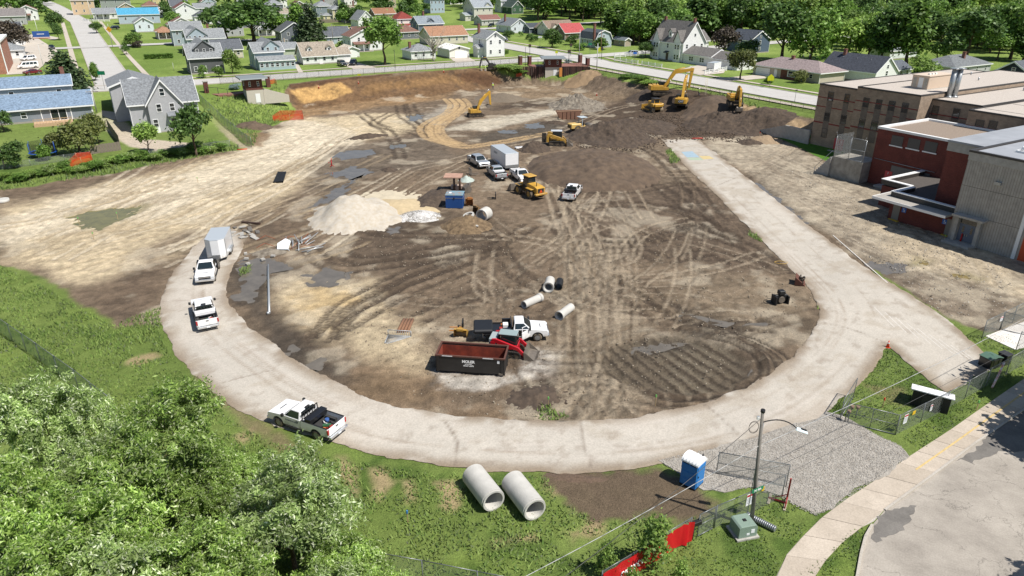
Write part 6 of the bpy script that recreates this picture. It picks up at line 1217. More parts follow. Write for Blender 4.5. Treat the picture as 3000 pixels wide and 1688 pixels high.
 if rack:box_part(T,'headache_rack',BLKP,(xc0-.16,xc0-.10,-.85,.85,1.30,1.36),(xc0-.16,xc0-.10,-.85,.85,1.80,1.86),*[(xc0-.16,xc0-.10,y-.03,y+.03,1.36,1.8)for y in np.linspace(-.82,.82,7)]);box_part(T,'beacon',BLKP,(xc0-.05,xc0+.15,-.22,.22,1.93,2.01),bevel=.02)
 r=random.Random(int(front[0]))
 if load=='box' or load=='both':tb=box_part(T,'toolbox',BLK,(xc0-.98,xc0-.42,-.93,.93,1.18,1.52),bevel=.02);box_part(tb,'toolbox_lid',BLK,(xc0-1.0,xc0-.4,-.95,.95,1.52,1.57),bevel=.015);box_part(T,'fuel_tank',WHITE,(xc0-.40,xc0-.16,-.85,.85,.78,1.36),bevel=.03)
 if load=='wbox':box_part(T,'toolbox',WHITE,(xc0-.75,xc0-.15,-.93,.93,1.15,1.48),bevel=.02)
 if load:
  cols=[mat('load_red',(176,50,44)),mat('load_green',(58,112,74)),mat('load_white',(236,236,232)),mat('load_orange',(226,130,60)),MSTL,BLKP,mat('load_blue',(70,110,180))]
  for k in range(9):
   x,y=r.uniform(xb+.35,xc0-1.1),r.uniform(-.7,.7);mb=MB();h=r.uniform(.12,.35);z=.76
   if k%3==0:mb.cyl((x,y,z),(x,y,z+h),.14,.16,n=10);nm='bucket'
   elif k%3==1:mb.box((x,y,z+h/2),(r.uniform(.25,.6),r.uniform(.2,.4),h),r.uniform(0,3));nm='crate'
   else:mb.tube([(x-.5,y,z+.08),(x,y+.1,z+.2),(x+.4,y-.15,z+.1)],.04,6);nm='hose'
   mb.build(nm,cols[k%7],T)
 if opendoor:
  d=MB();d.b2(-1.0,0,-.04,.04,.55,1.28);dd=d.build('door',paint,T,.02);dd.location=(xc1-.08,-1.0,0);dd.rotation_euler=(0,0,R(42));q=MB();q.b2(-.92,-.1,-.02,.02,1.28,1.34);q.build('door_frame',paint,dd);q=MB();q.b2(-.98,-.9,-.02,.02,1.28,1.85);q.b2(-.9,-.3,-.02,.02,1.8,1.85);q.build('door_pillar',paint,dd);box_part(T,'dark_doorway_panel',BLKP,(xc0+.22,xc1-.12,-1.0,-.955,.62,1.26))  # black panel on the closed body stands for the dark inside the open door
 return T
# --- the pickups on site
PA=pickup('white regular cab pickup parked on the loop road with black toolbox and headache rack',(812,1220),(996,1284),cab='reg',load='both',rack=True)
text_obj('door_lettering','CONSTRUCTION',.16,mat('lettering_grey',(96,104,112)),PA,(.55,.999,.98),(R(90),0,R(180)),bold=.006)
pickup('white pickup with tool filled bed parked nose away behind the flatbed truck',(592,893),(616,980),cab='ext',load='wbox',rack=True)
pickup('white flatbed truck facing the road, coupled to the small cargo trailer',(600,848),(621,768),cab='reg',bed='flat',duallie=True)
pickup('silver crew cab pickup with lumber in its bed beside the big trailer',(1428,500),(1376,470),SILV,'crew',load='wbox',L=6.0)
pickup('dusty silver pickup with open loaded bed, nose to the big trailer',(1434,500),(1478,538),SILV,'ext',load='wbox')
pickup('white pickup tucked between big trailer and wheel loader',(1552,548),(1500,508),cab='reg',load='wbox')
pickup('white pickup with black toolbox standing alone on the dirt right of the wheel loader',(1690,558),(1662,595),cab='ext',load='box',rack=True)
PS_=pickup('white service truck with black flatbed and open driver door beside the red skid loader',(1622,992),(1412,982),cab='reg',bed='flat',duallie=True,opendoor=True,loc=(tuple(gp(1512,988)),R(3)))
box_part(PS_,'bed_tarp',mat('black_tarp',(36,38,42),rough=.55,noise=.2),(-4.0,-2.2,-1.15,1.15,.99,1.42),bevel=.12)
for k,(x,y,m,s)in enumerate([(-1.0,.2,MAT['load_white'],.5),(-1.45,-.3,MAT['load_red'],.3),(-1.3,.5,MAT['load_orange'],.25),(-.75,-.4,MAT['load_blue'],.25)]):box_part(PS_,'crate',m,(x-s/2,x+s/2,y-s*.6,y+s*.6,.98,.98+s*.8),bevel=.02)
# --- trailers
def cargo_trailer(label,front,rear,Lb,Wd,Ht,wedge=True,zf=.45):
 lc,rz=veh(front,rear);T=thing('cargo_trailer',label,'trailer',lc,rz);x0,x1=-Lb/2,Lb/2;y=Wd/2;b=MB()
 pl=[(x0,-y),(x1,-y)]+([(x1+.55,-.45),(x1+.55,.45)]if wedge else[])+[(x1,y),(x0,y)]
 b.prof(pl,zf,zf+Ht,'z');b.build('body',WHITE,T,.03,2);r=MB();r.prof([(a*1.004,c*1.012)for a,c in pl],zf+Ht,zf+Ht+.07,'z');r.build('roof',mat('trailer_roof',(214,222,228),rough=.4,metal=.2),T,.02)
 for s in(-1,1):
  for px in((-.45,.4)if Lb>4 else(-.4,)):wheel(T,px-.3,s*(y+.04),.36,.22)
  f=MB();f.prof([(-1.3,zf+.05),(-1.3,.62)]+[(-1.05,.84),(.45,.84),(.7,.62),(.7,zf+.05)],s*y-(0 if s>0 else.26),s*y+(.26 if s>0 else 0));f.build('fender',STEEL,T)
  box_part(T,'corner_trim',STEEL,(x1-.08,x1+.02,s*(y+.005)-.03,s*(y+.005)+.03,zf,zf+Ht),(x0-.02,x0+.08,s*(y+.005)-.03,s*(y+.005)+.03,zf,zf+Ht))
 box_part(T,'stone_guard',STEEL,(x1+(.5 if wedge else-.02),x1+(.58 if wedge else.03),-(.46 if wedge else y),.46 if wedge else y,zf,zf+.5));fr=MB();fr.tube([(x1,-.7,.42),(x1+1.7,0,.42),(x1,.7,.42)],.05,6);fr.build('drawbar',BLKP,T);box_part(T,'jack',BLKP,(x1+1.35,x1+1.45,-.05,.05,.1,.9));box_part(T,'side_door',WHITE,(x1-1.4,x1-.6,-y-.03,-y+.01,zf+.1,zf+Ht-.25),bevel=.01);box_part(T,'chassis',BLKP,(x0,x1,-y+.1,y-.1,zf-.12,zf+.0))
 for z in(zf+Ht-.14,):
  for s in(-1,1):box_part(T,'marker_lamp',TAIL,(x0-.02,x0,s*(y-.15)-.05,s*(y-.15)+.05,z,z+.05))
 return T
CT1=cargo_trailer('small white enclosed cargo trailer with V nose behind the flatbed truck',(634,776),(662,718),4.2,2.2,2.3)
CT2=cargo_trailer('large white enclosed cargo trailer with grey roof parked among the trucks',(1502,501),(1455,470),7.4,2.45,2.45,wedge=False,zf=.5)
for CT,yy,tx in((CT2,-1.235,'UTILITY'),):text_obj('lettering',tx,.5,mat('lettering_dark',(84,88,94)),CT,(-1.2,yy,2.2),(R(90),0,0),bold=.01)
# --- earth movers
def stadium(x0,x1,z0,z1,n=6):
 r=(z1-z0)/2;return[(x1-r+r*math.sin(math.pi*i/n),z1-r+r*math.cos(math.pi*i/n))for i in range(n+1)]+[(x0+r-r*math.sin(math.pi*i/n),z0+r-r*math.cos(math.pi*i/n))for i in range(n+1)]
def crawler(parent,x0,x1,y0,y1,h,frame=CATD,padm=TRKM):
 e=bpy.data.objects.new('crawler',None);COL.objects.link(e);e.parent=parent;out=stadium(x0,x1,0,h);inn=stadium(x0+.1,x1-.1,.1,h-.1);n=len(out);b=MB()
 vs=[(x,y,z)for y in(y0,y1)for x,z in out]+[(x,y,z)for y in(y0,y1)for x,z in inn];fs=[]
 for i in range(n):j=(i+1)%n;fs+=[(i,j,n+j,n+i),(2*n+i,3*n+i,3*n+j,2*n+j),(i,2*n+i,2*n+j,j),(n+i,n+j,3*n+j,3*n+i)]
 b.add(vs,fs);b.build('track',padm,e);g=MB();per=np.array(out+out[:1]);
 seg=np.linalg.norm(np.diff(per,axis=0),axis=1);tot=seg.sum();k=max(18,int(tot/.22))
 for i in range(k):
  s=tot*i/k;j=int(np.searchsorted(np.cumsum(seg),s));j=min(j,len(seg)-1);f=(s-(np.cumsum(seg)[j]-seg[j]))/max(seg[j],1e-6);p=per[j]+(per[j+1]-per[j])*f;t=per[j+1]-per[j];a=math.atan2(t[1],t[0])if seg[j]>1e-6 else 0
  g.box((p[0],(y0+y1)/2,p[1]),(.05,abs(y1-y0)+.01,.07),M=Matrix.Rotation(-a,4,'Y'))
 g.build('track_pads',padm,e);f=MB();f.b2(x0+h*.5,x1-h*.5,y0+.06,y1-.06,h*.25,h*.75);f.build('track_frame',frame,e)
 for k in range(5):x=x0+h*.5+(x1-x0-h)*k/4;w=MB();w.cyl((x,y0+.03,h*(.5 if k in(0,4)else.32)),(x,y1-.03,h*(.5 if k in(0,4)else.32)),h*(.36 if k in(0,4)else.2),n=12);w.build('roller',frame,e)
 return e
def beam(name,pts,hs,w,m,parent):
 """arm through (x,z) points with depth hs, width w"""
 up,dn=[],[]
 for i,(p,h)in enumerate(zip(pts,hs)):
  a=np.array(pts[max(i-1,0)]);b=np.array(pts[min(i+1,len(pts)-1)]);t=(b-a)/np.linalg.norm(b-a);nn=np.array([-t[1],t[0]])*h/2;up.append(tuple(np.array(p)+nn));dn.append(tuple(np.array(p)-nn))
 mb=MB();mb.prof(up+dn[::-1],-w/2,w/2);return mb.build(name,m,parent,.02)
def ram(parent,a,b,y=0.0,r=.09,mid=.55):
 e=MB();A=Vector((a[0],y,a[1]));B=Vector((b[0],y,b[1]));c=A.lerp(B,mid);e.cyl(A,c,r,n=8);o=e.build('hydraulic_ram',CATY if r>.1 else CATD,parent);f=MB();f.cyl(c,B,r*.6,n=8);f.build('ram_rod',CHR,o)
def bucket_part(parent,p,ang,s,w,m=MSTL):
 prof=[(0,0),(.25,.12),(.95,-.05),(1.15,-.35),(1.05,-.8),(.7,-1.05),(.62,-.98),(.92,-.72),(.98,-.38),(.8,-.12),(.2,-.05)]
 c_,s_=math.cos(ang),math.sin(ang);pr=[(p[0]+s*(x*c_-z*s_),p[1]+s*(x*s_+z*c_))for x,z in prof];b=MB();b.prof(pr,-w/2,w/2)
 side=[(.2,-.02),(.95,-.05),(1.15,-.35),(1.05,-.8),(.7,-1.05),(.15,-.5)];sp_=[(p[0]+s*(x*c_-z*s_),p[1]+s*(x*s_+z*c_))for x,z in side]
 for y in(-w/2-.03,w/2):b.prof(sp_,y,y+.03)
 o=b.build('bucket',m,parent);t=MB()
 tip=pr[5]
 for k in range(5):t.box((tip[0]-.05*s,-w/2+w*(k+.5)/5,tip[1]),(.22*s,.07,.07),M=Matrix.Rotation(-ang,4,'Y'))
 t.build('teeth',MSTL,o);return o
def excavator(label,loc,rz_track,swing,s=1.0,boom=None,stick=None,bucket=None,paint=CATY,textr=None,short=False,dark=False,name='excavator'):
 """s=1 is a 36 tonne machine; boom/stick/bucket are (x,z) points ahead of the slew centre"""
 T=thing(name,label,'excavator',loc,rz_track);T.scale=(s,s,s)
 for y0,y1 in((-1.65,-1.05),(1.05,1.65)):crawler(T,-2.45,2.45,y0,y1,1.0)
 box_part(T,'carbody',CATD,(-1.2,1.2,-1.06,1.06,.45,.95));mb=MB();mb.cyl((0,0,.95),(0,0,1.2),.8,n=18);mb.build('slew_ring',CATD,T)
 U=bpy.data.objects.new('upper_structure',None);COL.objects.link(U);U.parent=T;U.rotation_euler=(0,0,swing);tail=-2.2 if short else-3.4
 mb=MB();n=9;back=[(tail+.55-.55*math.cos(a)if False else tail+.5*(1-math.sin(math.pi*(i+.5)/n)),1.5*math.cos(math.pi*i/(n-1)))for i,a in enumerate(range(n))]
 cw=[(tail+.9,1.5)]+[(tail+.35*(1-math.sin(math.pi*i/8)),1.5*math.cos(math.pi*i/8))for i in range(9)]+[(tail+.9,-1.5)]
 mb.prof(cw,1.25,2.45,'z');mb.build('counterweight',paint,U,.08,2);box_part(U,'engine_deck',paint,(tail+.9,.2,-1.48,-.25,1.25,2.35),(tail+.9,-.75,-.25,1.48,1.25,2.35),bevel=.05);box_part(U,'deck_front',paint,(.2,1.55,-1.48,-.5,1.25,1.95),bevel=.05);box_part(U,'deck_plate',CATD,(tail+.4,1.6,-1.45,1.45,1.15,1.27));box_part(U,'engine_hood',paint if not dark else CATD,(tail+1.0,-.9,-1.0,1.0,2.35,2.6),bevel=.06);box_part(U,'exhaust',CATD,(-1.7,-1.5,-.9,-.7,2.6,3.1));box_part(U,'handrail',CATD,(.25,1.5,-1.45,-1.4,1.95,2.0),(1.45,1.5,-1.45,-1.4,1.95,2.5),(.25,.3,-1.45,-1.4,1.95,2.5),(.25,1.5,-1.45,-1.4,2.5,2.55))
# cab on the left
 cb=MB();cb.prof([(-.7,1.25),(1.35,1.25),(1.35,2.0),(1.1,3.05),(-.7,3.05)],.5,1.48);cb.build('cab',CATD,U,.05,2)
 for nm,q in(('windscreen',[(1.365,.58,2.0),(1.365,1.40,2.0),(1.125,1.40,2.98),(1.125,.58,2.98)]),('side_window',[(-.55,1.495,1.9),(1.2,1.495,1.9),(1.0,1.495,2.95),(-.55,1.495,2.95)]),('side_window',[(-.55,.485,1.9),(1.2,.485,1.9),(1.0,.485,2.95),(-.55,.485,2.95)]),('rear_window',[(-.715,.58,2.1),(-.715,1.40,2.1),(-.715,1.40,2.95),(-.715,.58,2.95)]),('roof_light',[(-.2,.65,3.065),(.9,.65,3.065),(.9,1.35,3.065),(-.2,1.35,3.065)])):m_=MB();m_.quad(*q);m_.build(nm,VGL,U)
 boom=boom or[(.6,1.9),(2.6,5.0),(6.4,5.6)];stick=stick or[(6.0,5.9),(6.6,3.0)];bp=stick[-1]
 bm_=beam('boom',boom,[.7]+[1.05]*(len(boom)-2)+[.65],.62,paint,U);beam('stick',[(stick[0][0],stick[0][1]+.3),(stick[0][0],stick[0][1]),stick[1]]if False else stick,[.85,.5],.5,paint,U)
 mid=boom[len(boom)//2];ram(U,(1.2,1.5),((boom[0][0]+mid[0])/2+.3,(boom[0][1]+mid[1])/2),.38);ram(U,(1.2,1.5),((boom[0][0]+mid[0])/2+.3,(boom[0][1]+mid[1])/2),-.38);ram(U,(mid[0],mid[1]+.5),(stick[0][0]+.1,stick[0][1]+.5),0,.12);ram(U,(stick[0][0]+.3,stick[0][1]-.2),(stick[0][0]*.3+bp[0]*.7+.35,stick[0][1]*.3+bp[1]*.7),0)
 b_=bucket or(-2.2,1.0);bucket_part(U,bp,b_[0],b_[1],1.3*b_[1])
 if textr:text_obj('maker_lettering',textr,.62,COPW,U,(tail-.02,-.1,1.85),(R(90),0,R(-90)),bold=.02);box_part(U,'lettering_panel',CATD,(tail-.012,tail+.3,-.75,.55,1.5,2.2))
 return T
excavator('yellow excavator with raised boom alone on the tan haul track',gp(1393,341),R(14),R(2),.76,[(.6,1.9),(1.8,4.7),(4.6,7.4)],[(4.5,7.6),(4.9,3.4)],(-2.1,1.1),short=True)
excavator('big yellow excavator with arched boom beside the far fence',gp(1937,277),R(-2),R(2),1.0,[(.6,1.9),(3.0,5.6),(7.6,6.2)],[(7.4,6.6),(6.9,1.6)],(-2.0,1.2))
excavator('yellow excavator seen from behind with lettered counterweight and upright boom',gp(1996,313),R(75),R(-4),.95,[(.6,1.9),(3.0,5.8),(6.4,6.9)],[(6.2,7.2),(6.2,2.4)],(-2.2,1.1),textr='CAT')
excavator('yellow excavator facing the camera drone with lowered bucket and operator on the dark soil',gp(2150,322)+np.array([0,0,1.0]),R(-98),R(4),.95,[(.6,1.9),(2.6,4.4),(4.6,4.0)],[(4.4,4.3),(5.4,.6)],(-1.4,1.1))
excavator('small dark excavator with folded arm on the far bank top',gp(1440,203),R(200),R(-10),.62,[(.6,1.9),(2.6,5.0),(5.0,5.0)],[(4.8,5.3),(5.9,1.0)],(-1.6,1.0),paint=mat('machine_charcoal',(74,70,66),rough=.5),short=True,dark=True,name='mini_excavator')
# dozer
D_=thing('bulldozer','yellow bulldozer with muddy tracks standing before the excavators','bulldozer',gp(1916,326),R(108))
for y0,y1 in((-1.5,-.75),(.75,1.5)):crawler(D_,-1.8,1.9,y0,y1,1.15,padm=MUDM)
box_part(D_,'hull',CATY,(-1.7,2.0,-.74,.74,.6,1.5),bevel=.05);box_part(D_,'engine_hood',CATY,(.4,2.3,-.6,.6,1.5,2.25),bevel=.08);box_part(D_,'fuel_tank',CATY,(-2.3,-1.0,-1.1,1.1,1.35,2.05),bevel=.1);cabin(D_,-1.2,.6,-1.1,.4,.78,.7,1.9,3.1,CATY,1);box_part(D_,'cab_roof',CATD,(-1.4,.6,-.9,.9,3.08,3.2),bevel=.03)
for s in(-1,1):box_part(D_,'fender',CATY,(-1.6,1.2,s*1.1-.35,s*1.1+.35,1.3,1.42));box_part(D_,'push_arm',CATY,(-.4,2.9,s*1.62-.1,s*1.62+.1,.35,.6));box_part(D_,'side_tank',CATY,(-1.9,-.7,s*1.2-.3,s*1.2+.3,1.42,2.1),bevel=.08)
bl=MB();bl.prof([(2.9,.05),(3.0,.6),(2.9,1.3),(3.02,1.32),(3.14,.6),(3.04,.03)],-1.9,1.9);bl.build('blade',CATY,D_)
# roller
Q_=thing('soil_roller','pale yellow soil compactor roller with canopy near the puddle','roller',gp(1702,386),R(24));Q_.scale=(1.12,)*3;YEL2=mat('roller_yellow',(246,206,120),rough=.4,noise=.06)
for s in(-1,1):wheel(Q_,-1.2,s*.85,.72,.5,rimmat=YEL2)
box_part(Q_,'engine_cover',YEL2,(-2.6,-.35,-.85,.85,.8,1.75),bevel=.12);box_part(Q_,'grille',CATD,(-2.62,-2.55,-.6,.6,.95,1.5));box_part(Q_,'operator_platform',YEL2,(-.35,.7,-.8,.8,.75,1.15),bevel=.04);box_part(Q_,'seat',CATD,(-.3,.15,-.3,.3,1.15,1.7));box_part(Q_,'console',CATD,(.4,.55,-.25,.25,1.15,1.75));dr=MB();dr.cyl((2.0,-1.0,.75),(2.0,1.0,.75),.75,n=24);dr.build('drum',MSTL,Q_);box_part(Q_,'drum_frame',YEL2,(.9,3.0,-1.2,-1.04,.65,1.1),(.9,3.0,1.04,1.2,.65,1.1),(2.8,3.0,-1.04,1.04,.7,1.1),(.7,1.0,-1.04,1.04,.65,1.1));box_part(Q_,'canopy',mat('canopy_pale',(206,218,224)),(-.6,.9,-.85,.85,2.75,2.85),bevel=.03);box_part(Q_,'canopy_post',mat('post_pale',(190,200,206)),(-.25,-.12,-.75,-.62,1.1,2.75),(-.25,-.12,.62,.75,1.1,2.75))
# compact track loaders
def track_loader(label,loc,rz,paint,cabroof,lift=False,s=1.0,doors=True,smile=False):
 T=thing('track_loader',label,'track loader',loc,rz);T.scale=(s,s,s)
 for y0,y1 in((-.95,-.55),(.55,.95)):crawler(T,-1.25,1.15,y0,y1,.72,padm=mat('rubber_track',(70,66,62),rough=.9))
 box_part(T,'chassis',paint,(-1.35,.8,-.54,.54,.3,1.2),bevel=.05);box_part(T,'engine_cover',CATD,(-1.6,-1.0,-.62,.62,.55,1.55),bevel=.05);cabin(T,-.75,.75,-.7,.65,.52,.48,1.1,2.1,CATD,1);box_part(T,'cab_roof',cabroof,(-.95,.7,-.5,.5,2.06,2.16),bevel=.04)
 for s_ in(-1,1):
  y=s_*.78;b=MB();b.prof([(-1.5,1.15),(-1.45,1.75),(-1.1,1.8),(.9,1.15),(1.6,.45),(1.5,.28),(1.3,.35),(.8,.85),(-1.15,1.42),(-1.2,1.1)],y-.09,y+.09);b.build('lift_arm',paint,T,.015);u=MB();u.b2(-1.55,-1.2,y-.12,y+.12,.6,1.5);u.build('tower',paint,T);ram(T,(-.9,.8),(.6,1.1),y*.82,.05)
 if doors:d=box_part(T,'rear_door',CATD,(-2.25,-1.62,-.72,-.64,.5,1.9),bevel=.03)
 bk=MB();bk.prof([(1.45,.1),(1.4,.75),(1.52,.78),(1.65,.2),(2.35,.08),(2.35,.0),(1.5,0)],-.98,.98)
 for y in(-1.0,.96):bk.prof([(1.45,.02),(1.42,.75),(1.6,.75),(2.35,.1),(2.35,.0)],y,y+.04)
 bo_=bk.build('bucket',MSTL,T)
 if smile:t=MB();[t.b2(2.3,2.55,y-.05,y+.05,.02,.09)for y in np.linspace(-.9,.9,9)];t.build('teeth',MSTL,bo_)
 return T
track_loader('yellow track loader with open black rear door by the dirt heap',gp(1632,425),R(-4),CATY,mat('cab_roof_grey',(214,220,226)),s=1.35)
RL=track_loader('red and grey track loader with toothed bucket between dumpster and service truck',gp(1494,1036),R(-12),mat('loader_red',(214,34,48),rough=.35,coat=.3),mat('cab_roof_green',(168,186,186),rough=.4),s=1.02,doors=False,smile=True)
box_part(RL,'rear_panel',mat('loader_grey',(186,196,196),rough=.4),(-1.75,-1.1,-.7,.7,.7,1.7),bevel=.05)
# wheel loader
WL=thing('wheel_loader','yellow wheel loader with grey bucket and orange triangle on its rear','wheel loader',gp(1552,572),math.atan2(*(gp(1515,556)-gp(1590,588))[[1,0]]))
for x in(1.55,-1.45):
 for s in(-1,1):wheel(WL,x,s*1.05,.72,.58,rimmat=CATY)
box_part(WL,'rear_frame',CATD,(-2.3,.1,-.6,.6,.6,1.2));hd=MB();hd.prof([(-2.9,1.05),(-.2,1.05),(-.2,2.15),(-2.3,2.0),(-2.9,1.8)],-.75,.75);hd.build('engine_hood',CATY,WL,.08,2);box_part(WL,'radiator_grille',CATD,(-2.94,-2.86,-.55,.55,1.1,1.75));box_part(WL,'rear_bumper',CATY,(-3.2,-2.7,-1.1,1.1,.75,1.05),bevel=.06)
for s in(-1,1):box_part(WL,'rear_fender',CATY,(-2.2,-.7,s*1.05-.32,s*1.05+.32,1.5,1.6),bevel=.03);box_part(WL,'front_fender',CATY,(.9,2.2,s*1.05-.3,s*1.05+.3,1.5,1.58),bevel=.03);b=MB();b.prof([(.9,1.5),(1.1,1.9),(2.6,1.25),(3.4,.55),(3.3,.35),(2.3,.95)],s*.5-.1,s*.5+.1);b.build('lift_arm',CATY,WL);
box_part(WL,'front_frame',CATY,(.2,2.3,-.42,.42,.6,1.6),bevel=.05);cabin(WL,-.55,.95,-.5,.8,.72,.66,1.5,3.1,CATD,1);box_part(WL,'cab_base',CATD,(-.55,.95,-.72,.72,.95,1.5));box_part(WL,'cab_roof',CATY,(-.75,1.05,-.78,.78,3.06,3.2),bevel=.05);tr=MB();tr.prof([(-.28,0),(.28,0),(0,.5)],-.01,.01,'x');t_=tr.build('warning_triangle',mat('triangle_orange',(255,90,40),rough=.4),WL);t_.location=(-2.96,0,1.15);tr=MB();tr.cyl((-2.2,.3,2.0),(-2.2,.3,2.6),.06,n=8);tr.build('exhaust',CATD,WL);ram(WL,(1.3,1.7),(3.0,1.2),0,.09)
bk=MB();bk.prof([(3.2,.2),(3.25,1.2),(3.4,1.25),(3.45,.5),(4.3,.12),(4.3,.02),(3.4,.02)],-1.35,1.35)
for y in(-1.4,1.35):bk.prof([(3.2,.1),(3.25,1.2),(3.5,1.2),(4.3,.1)],y,y+.05)
bk.build('bucket',MSTL,WL)
# --- cars in the streets
def car(label,front,rear,paint,kind='suv',L=4.7,group=None,cat='car'):
 lc,rz=veh(front,rear);c=(np.array(lc[:2]));T=thing('van' if kind=='van' else 'car',label,'van' if kind=='van' else cat,(lc[0],lc[1],lc[2]+.1),rz,group);h={'suv':1.7,'sedan':1.42,'van':2.05}[kind];xf=L/2;zb=1.0 if kind!='van' else 1.15;fa=xf-.9;ra=-xf+.95
 low=[(-xf,.45),(ra-.42,.35)]+arc(ra,.36,.42,175,5,6)+arc(fa,.36,.42,175,5,6)+[(xf-.05,.4),(xf,.75),(xf-.2,.92 if kind!='van' else 1.05),(xf-1.2 if kind!='van' else xf-.8,zb),(-xf+.05,zb)]
 b=MB();b.prof(low,-.92,.92);b.build('body',paint,T,.06,2)
 if kind=='suv':cabin(T,-xf+.08,xf-1.15,-xf+.35,xf-1.95,.88,.68,zb-.01,h,paint,3)
 elif kind=='sedan':cabin(T,-xf+.7,xf-1.2,-xf+1.4,xf-2.1,.86,.64,zb-.01,h,paint,2)
 else:cabin(T,-xf+.05,xf-.75,-xf+.12,xf-1.5,.92,.82,zb-.01,h,paint,4)
 for s in(-1,1):
  wheel(T,fa,s*.82,.35,.22);wheel(T,ra,s*.82,.35,.22);box_part(T,'headlight',HEAD,(xf-.12,xf+.01,s*.7-.14,s*.7+.14,.68,.82));box_part(T,'tail_light',TAIL,(-xf-.01,-xf+.08,s*.78-.1,s*.78+.1,.75,.98));box_part(T,'mirror',paint,(xf-1.45,xf-1.3,s*.98-.08,s*.98+.08,.98,1.12))
 return T
DKB=mat('car_navy_black',(30,34,48),rough=.25,coat=.6);REDP=mat('car_red',(176,30,52),rough=.25,coat=.6);MAR=mat('car_maroon',(132,34,56),rough=.25,coat=.6);GRYP=mat('car_grey',(120,126,132),rough=.3,coat=.5)
car('black sport utility car on the cottage drive',(1016,198),(990,190),DKB);car('dark navy sport utility car behind the black one',(1030,195),(1040,188),DKB);car('red car beside the light blue house',(840,196),(846,186),REDP,'sedan',4.4);car('silver car on the street right of the crossroads',(1836,164),(1864,163),SILV);car('dark blue hatchback in the car park by the sign',(160,152),(146,138),DKB,'sedan',4.3)
car('white sport utility car with roof rack beside the white van',(60,182),(108,176),WHITE);car('white delivery van in the car park',(54,204),(114,200),WHITE,'van',5.6);car('maroon coupe behind the blue roof ridge',(70,222),(122,216),MAR,'sedan',4.5);car('black car parked on a drive by the side street',(318,88),(352,86),DKB,'suv');car('grey car at the kerb behind the tall white house',(1484,124),(1474,118),GRYP);car('dark car in the bungalow carport',(1430,82),(1448,78),DKB);car('pale grey car far up the side street',(96,62),(88,55),GRYP);car('white car under trees by the distant house',(2715,76),(2735,73),WHITE)
TB=cargo_trailer('grey white utility trailer parked at the white house garage',(2072,212),(2108,204),5.0,2.2,2.0,False)
# ======================== NEAR STREET CORNER
def gl(pts):return[tuple(G(*p)[:2])for p in pts]
KERBL=gl([(2490,1790),(2511,1688),(2522,1625),(2535,1575),(2555,1540),(2592,1496),(2660,1446),(2774,1362),(2855,1301),(2990,1207),(3150,1100),(3400,960)])
WALKL=gl([(2240,1790),(2275,1688),(2305,1625),(2350,1574),(2404,1520),(2485,1459),(2559,1412),(2663,1338),(2778,1264),(2862,1205),(3000,1110),(3300,920)])
WALKR=gl([(2345,1790),(2384,1688),(2444,1611),(2515,1550),(2560,1528),(2592,1492),(2660,1442),(2774,1358),(2853,1298),(2985,1205),(3145,1098),(3395,958)])
NST=roadmat('near_street_asphalt',(208,199,186),(150,142,132),.14,1.0,True)
slab('street',KERBL+[(80,45),(80,-20),(15,-20)],.02,.2,NST,step=1.0,edge=.05)
slab('asphalt_patch',gl([(2545,1575),(2600,1510),(2680,1480),(2640,1560),(2590,1595),(2560,1592)]),.03,.1,roadmat('new_asphalt',(150,145,138),(112,108,104),.5,.9,False),step=.3,edge=.5)
slab('asphalt_patch',gl([(2790,1345),(2860,1300),(3000,1200),(3060,1190),(3060,1300),(2940,1330),(2850,1370)]),.03,.1,MAT['new_asphalt'],step=.4,edge=.5)
SL=[roadmat('walk_slab_%d'%i,c,(182,168,150),.5,.5,False)for i,c in enumerate([(222,208,190),(214,200,182),(228,214,196),(236,232,226)])]
base_=slab('pavement',WALKL+WALKR[::-1],.015,.2,KM,step=0);bl_=np.array(base_.location)
def resample(line,n):
 l=[np.array(p)for p in line];d=np.r_[0,np.cumsum([np.linalg.norm(b-a)for a,b in zip(l[:-1],l[1:])])];t=np.linspace(0,d[-1],n);a=np.array(l);return np.stack([np.interp(t,d,a[:,0]),np.interp(t,d,a[:,1])],1)
nl=27;RL_,RR_=resample(WALKL,nl),resample(WALKR,nl)
for i in range(nl-1):
 q=[RL_[i],RR_[i],RR_[i+1],RL_[i+1]];c=np.mean(q,0);q=[c+(p-c)*np.array([.985,.985])for p in q];mb=MB();z=.045+rnd.uniform(-.008,.008)
 vs=[(p[0]-bl_[0],p[1]-bl_[1],zz-bl_[2])for zz in(0.0,z)for p in q];mb.add(vs,[(3,2,1,0),(4,5,6,7),(0,1,5,4),(1,2,6,5),(2,3,7,6),(3,0,4,7)]);mb.build('slab',SL[3 if i in(17,18,19)else i%3],base_)
def ribbon(name,pts,w,z,m,kind='structure',h=.004):
 mb=MB();pts=[np.array(p[:2])for p in pts];l=offset(pts,w/2);r=offset(pts,-w/2);n=len(pts);vs=[(*p,z)for p in l]+[(*p,z)for p in r];mb.add(vs,[(i,i+1,n+i+1,n+i)for i in range(n-1)]);return mb.build(name,m,kind=kind)
PYEL=mat('path_yellow',(236,206,140),rough=.8,noise=.2,nscale=3);ribbon('painted_line',gl([(2683,1378),(2800,1296),(2929,1203),(3000,1152),(3100,1085)]),.13,.06,PYEL)
kb=MB();kl=refine(KERBL[:5],.8,0,False);kl2=refine(KERBL[5:],.8,0,False)
for ln in(kl,kl2):
 for a,b in zip(ln[:-1],ln[1:]):d=np.array(b)-np.array(a);kb.box(((a[0]+b[0])/2,(a[1]+b[1])/2,.06),(np.linalg.norm(d)*.99,.16,.16 if ln is kl else.09),math.atan2(d[1],d[0]))
kb.build('kerb',KM,kind='structure')
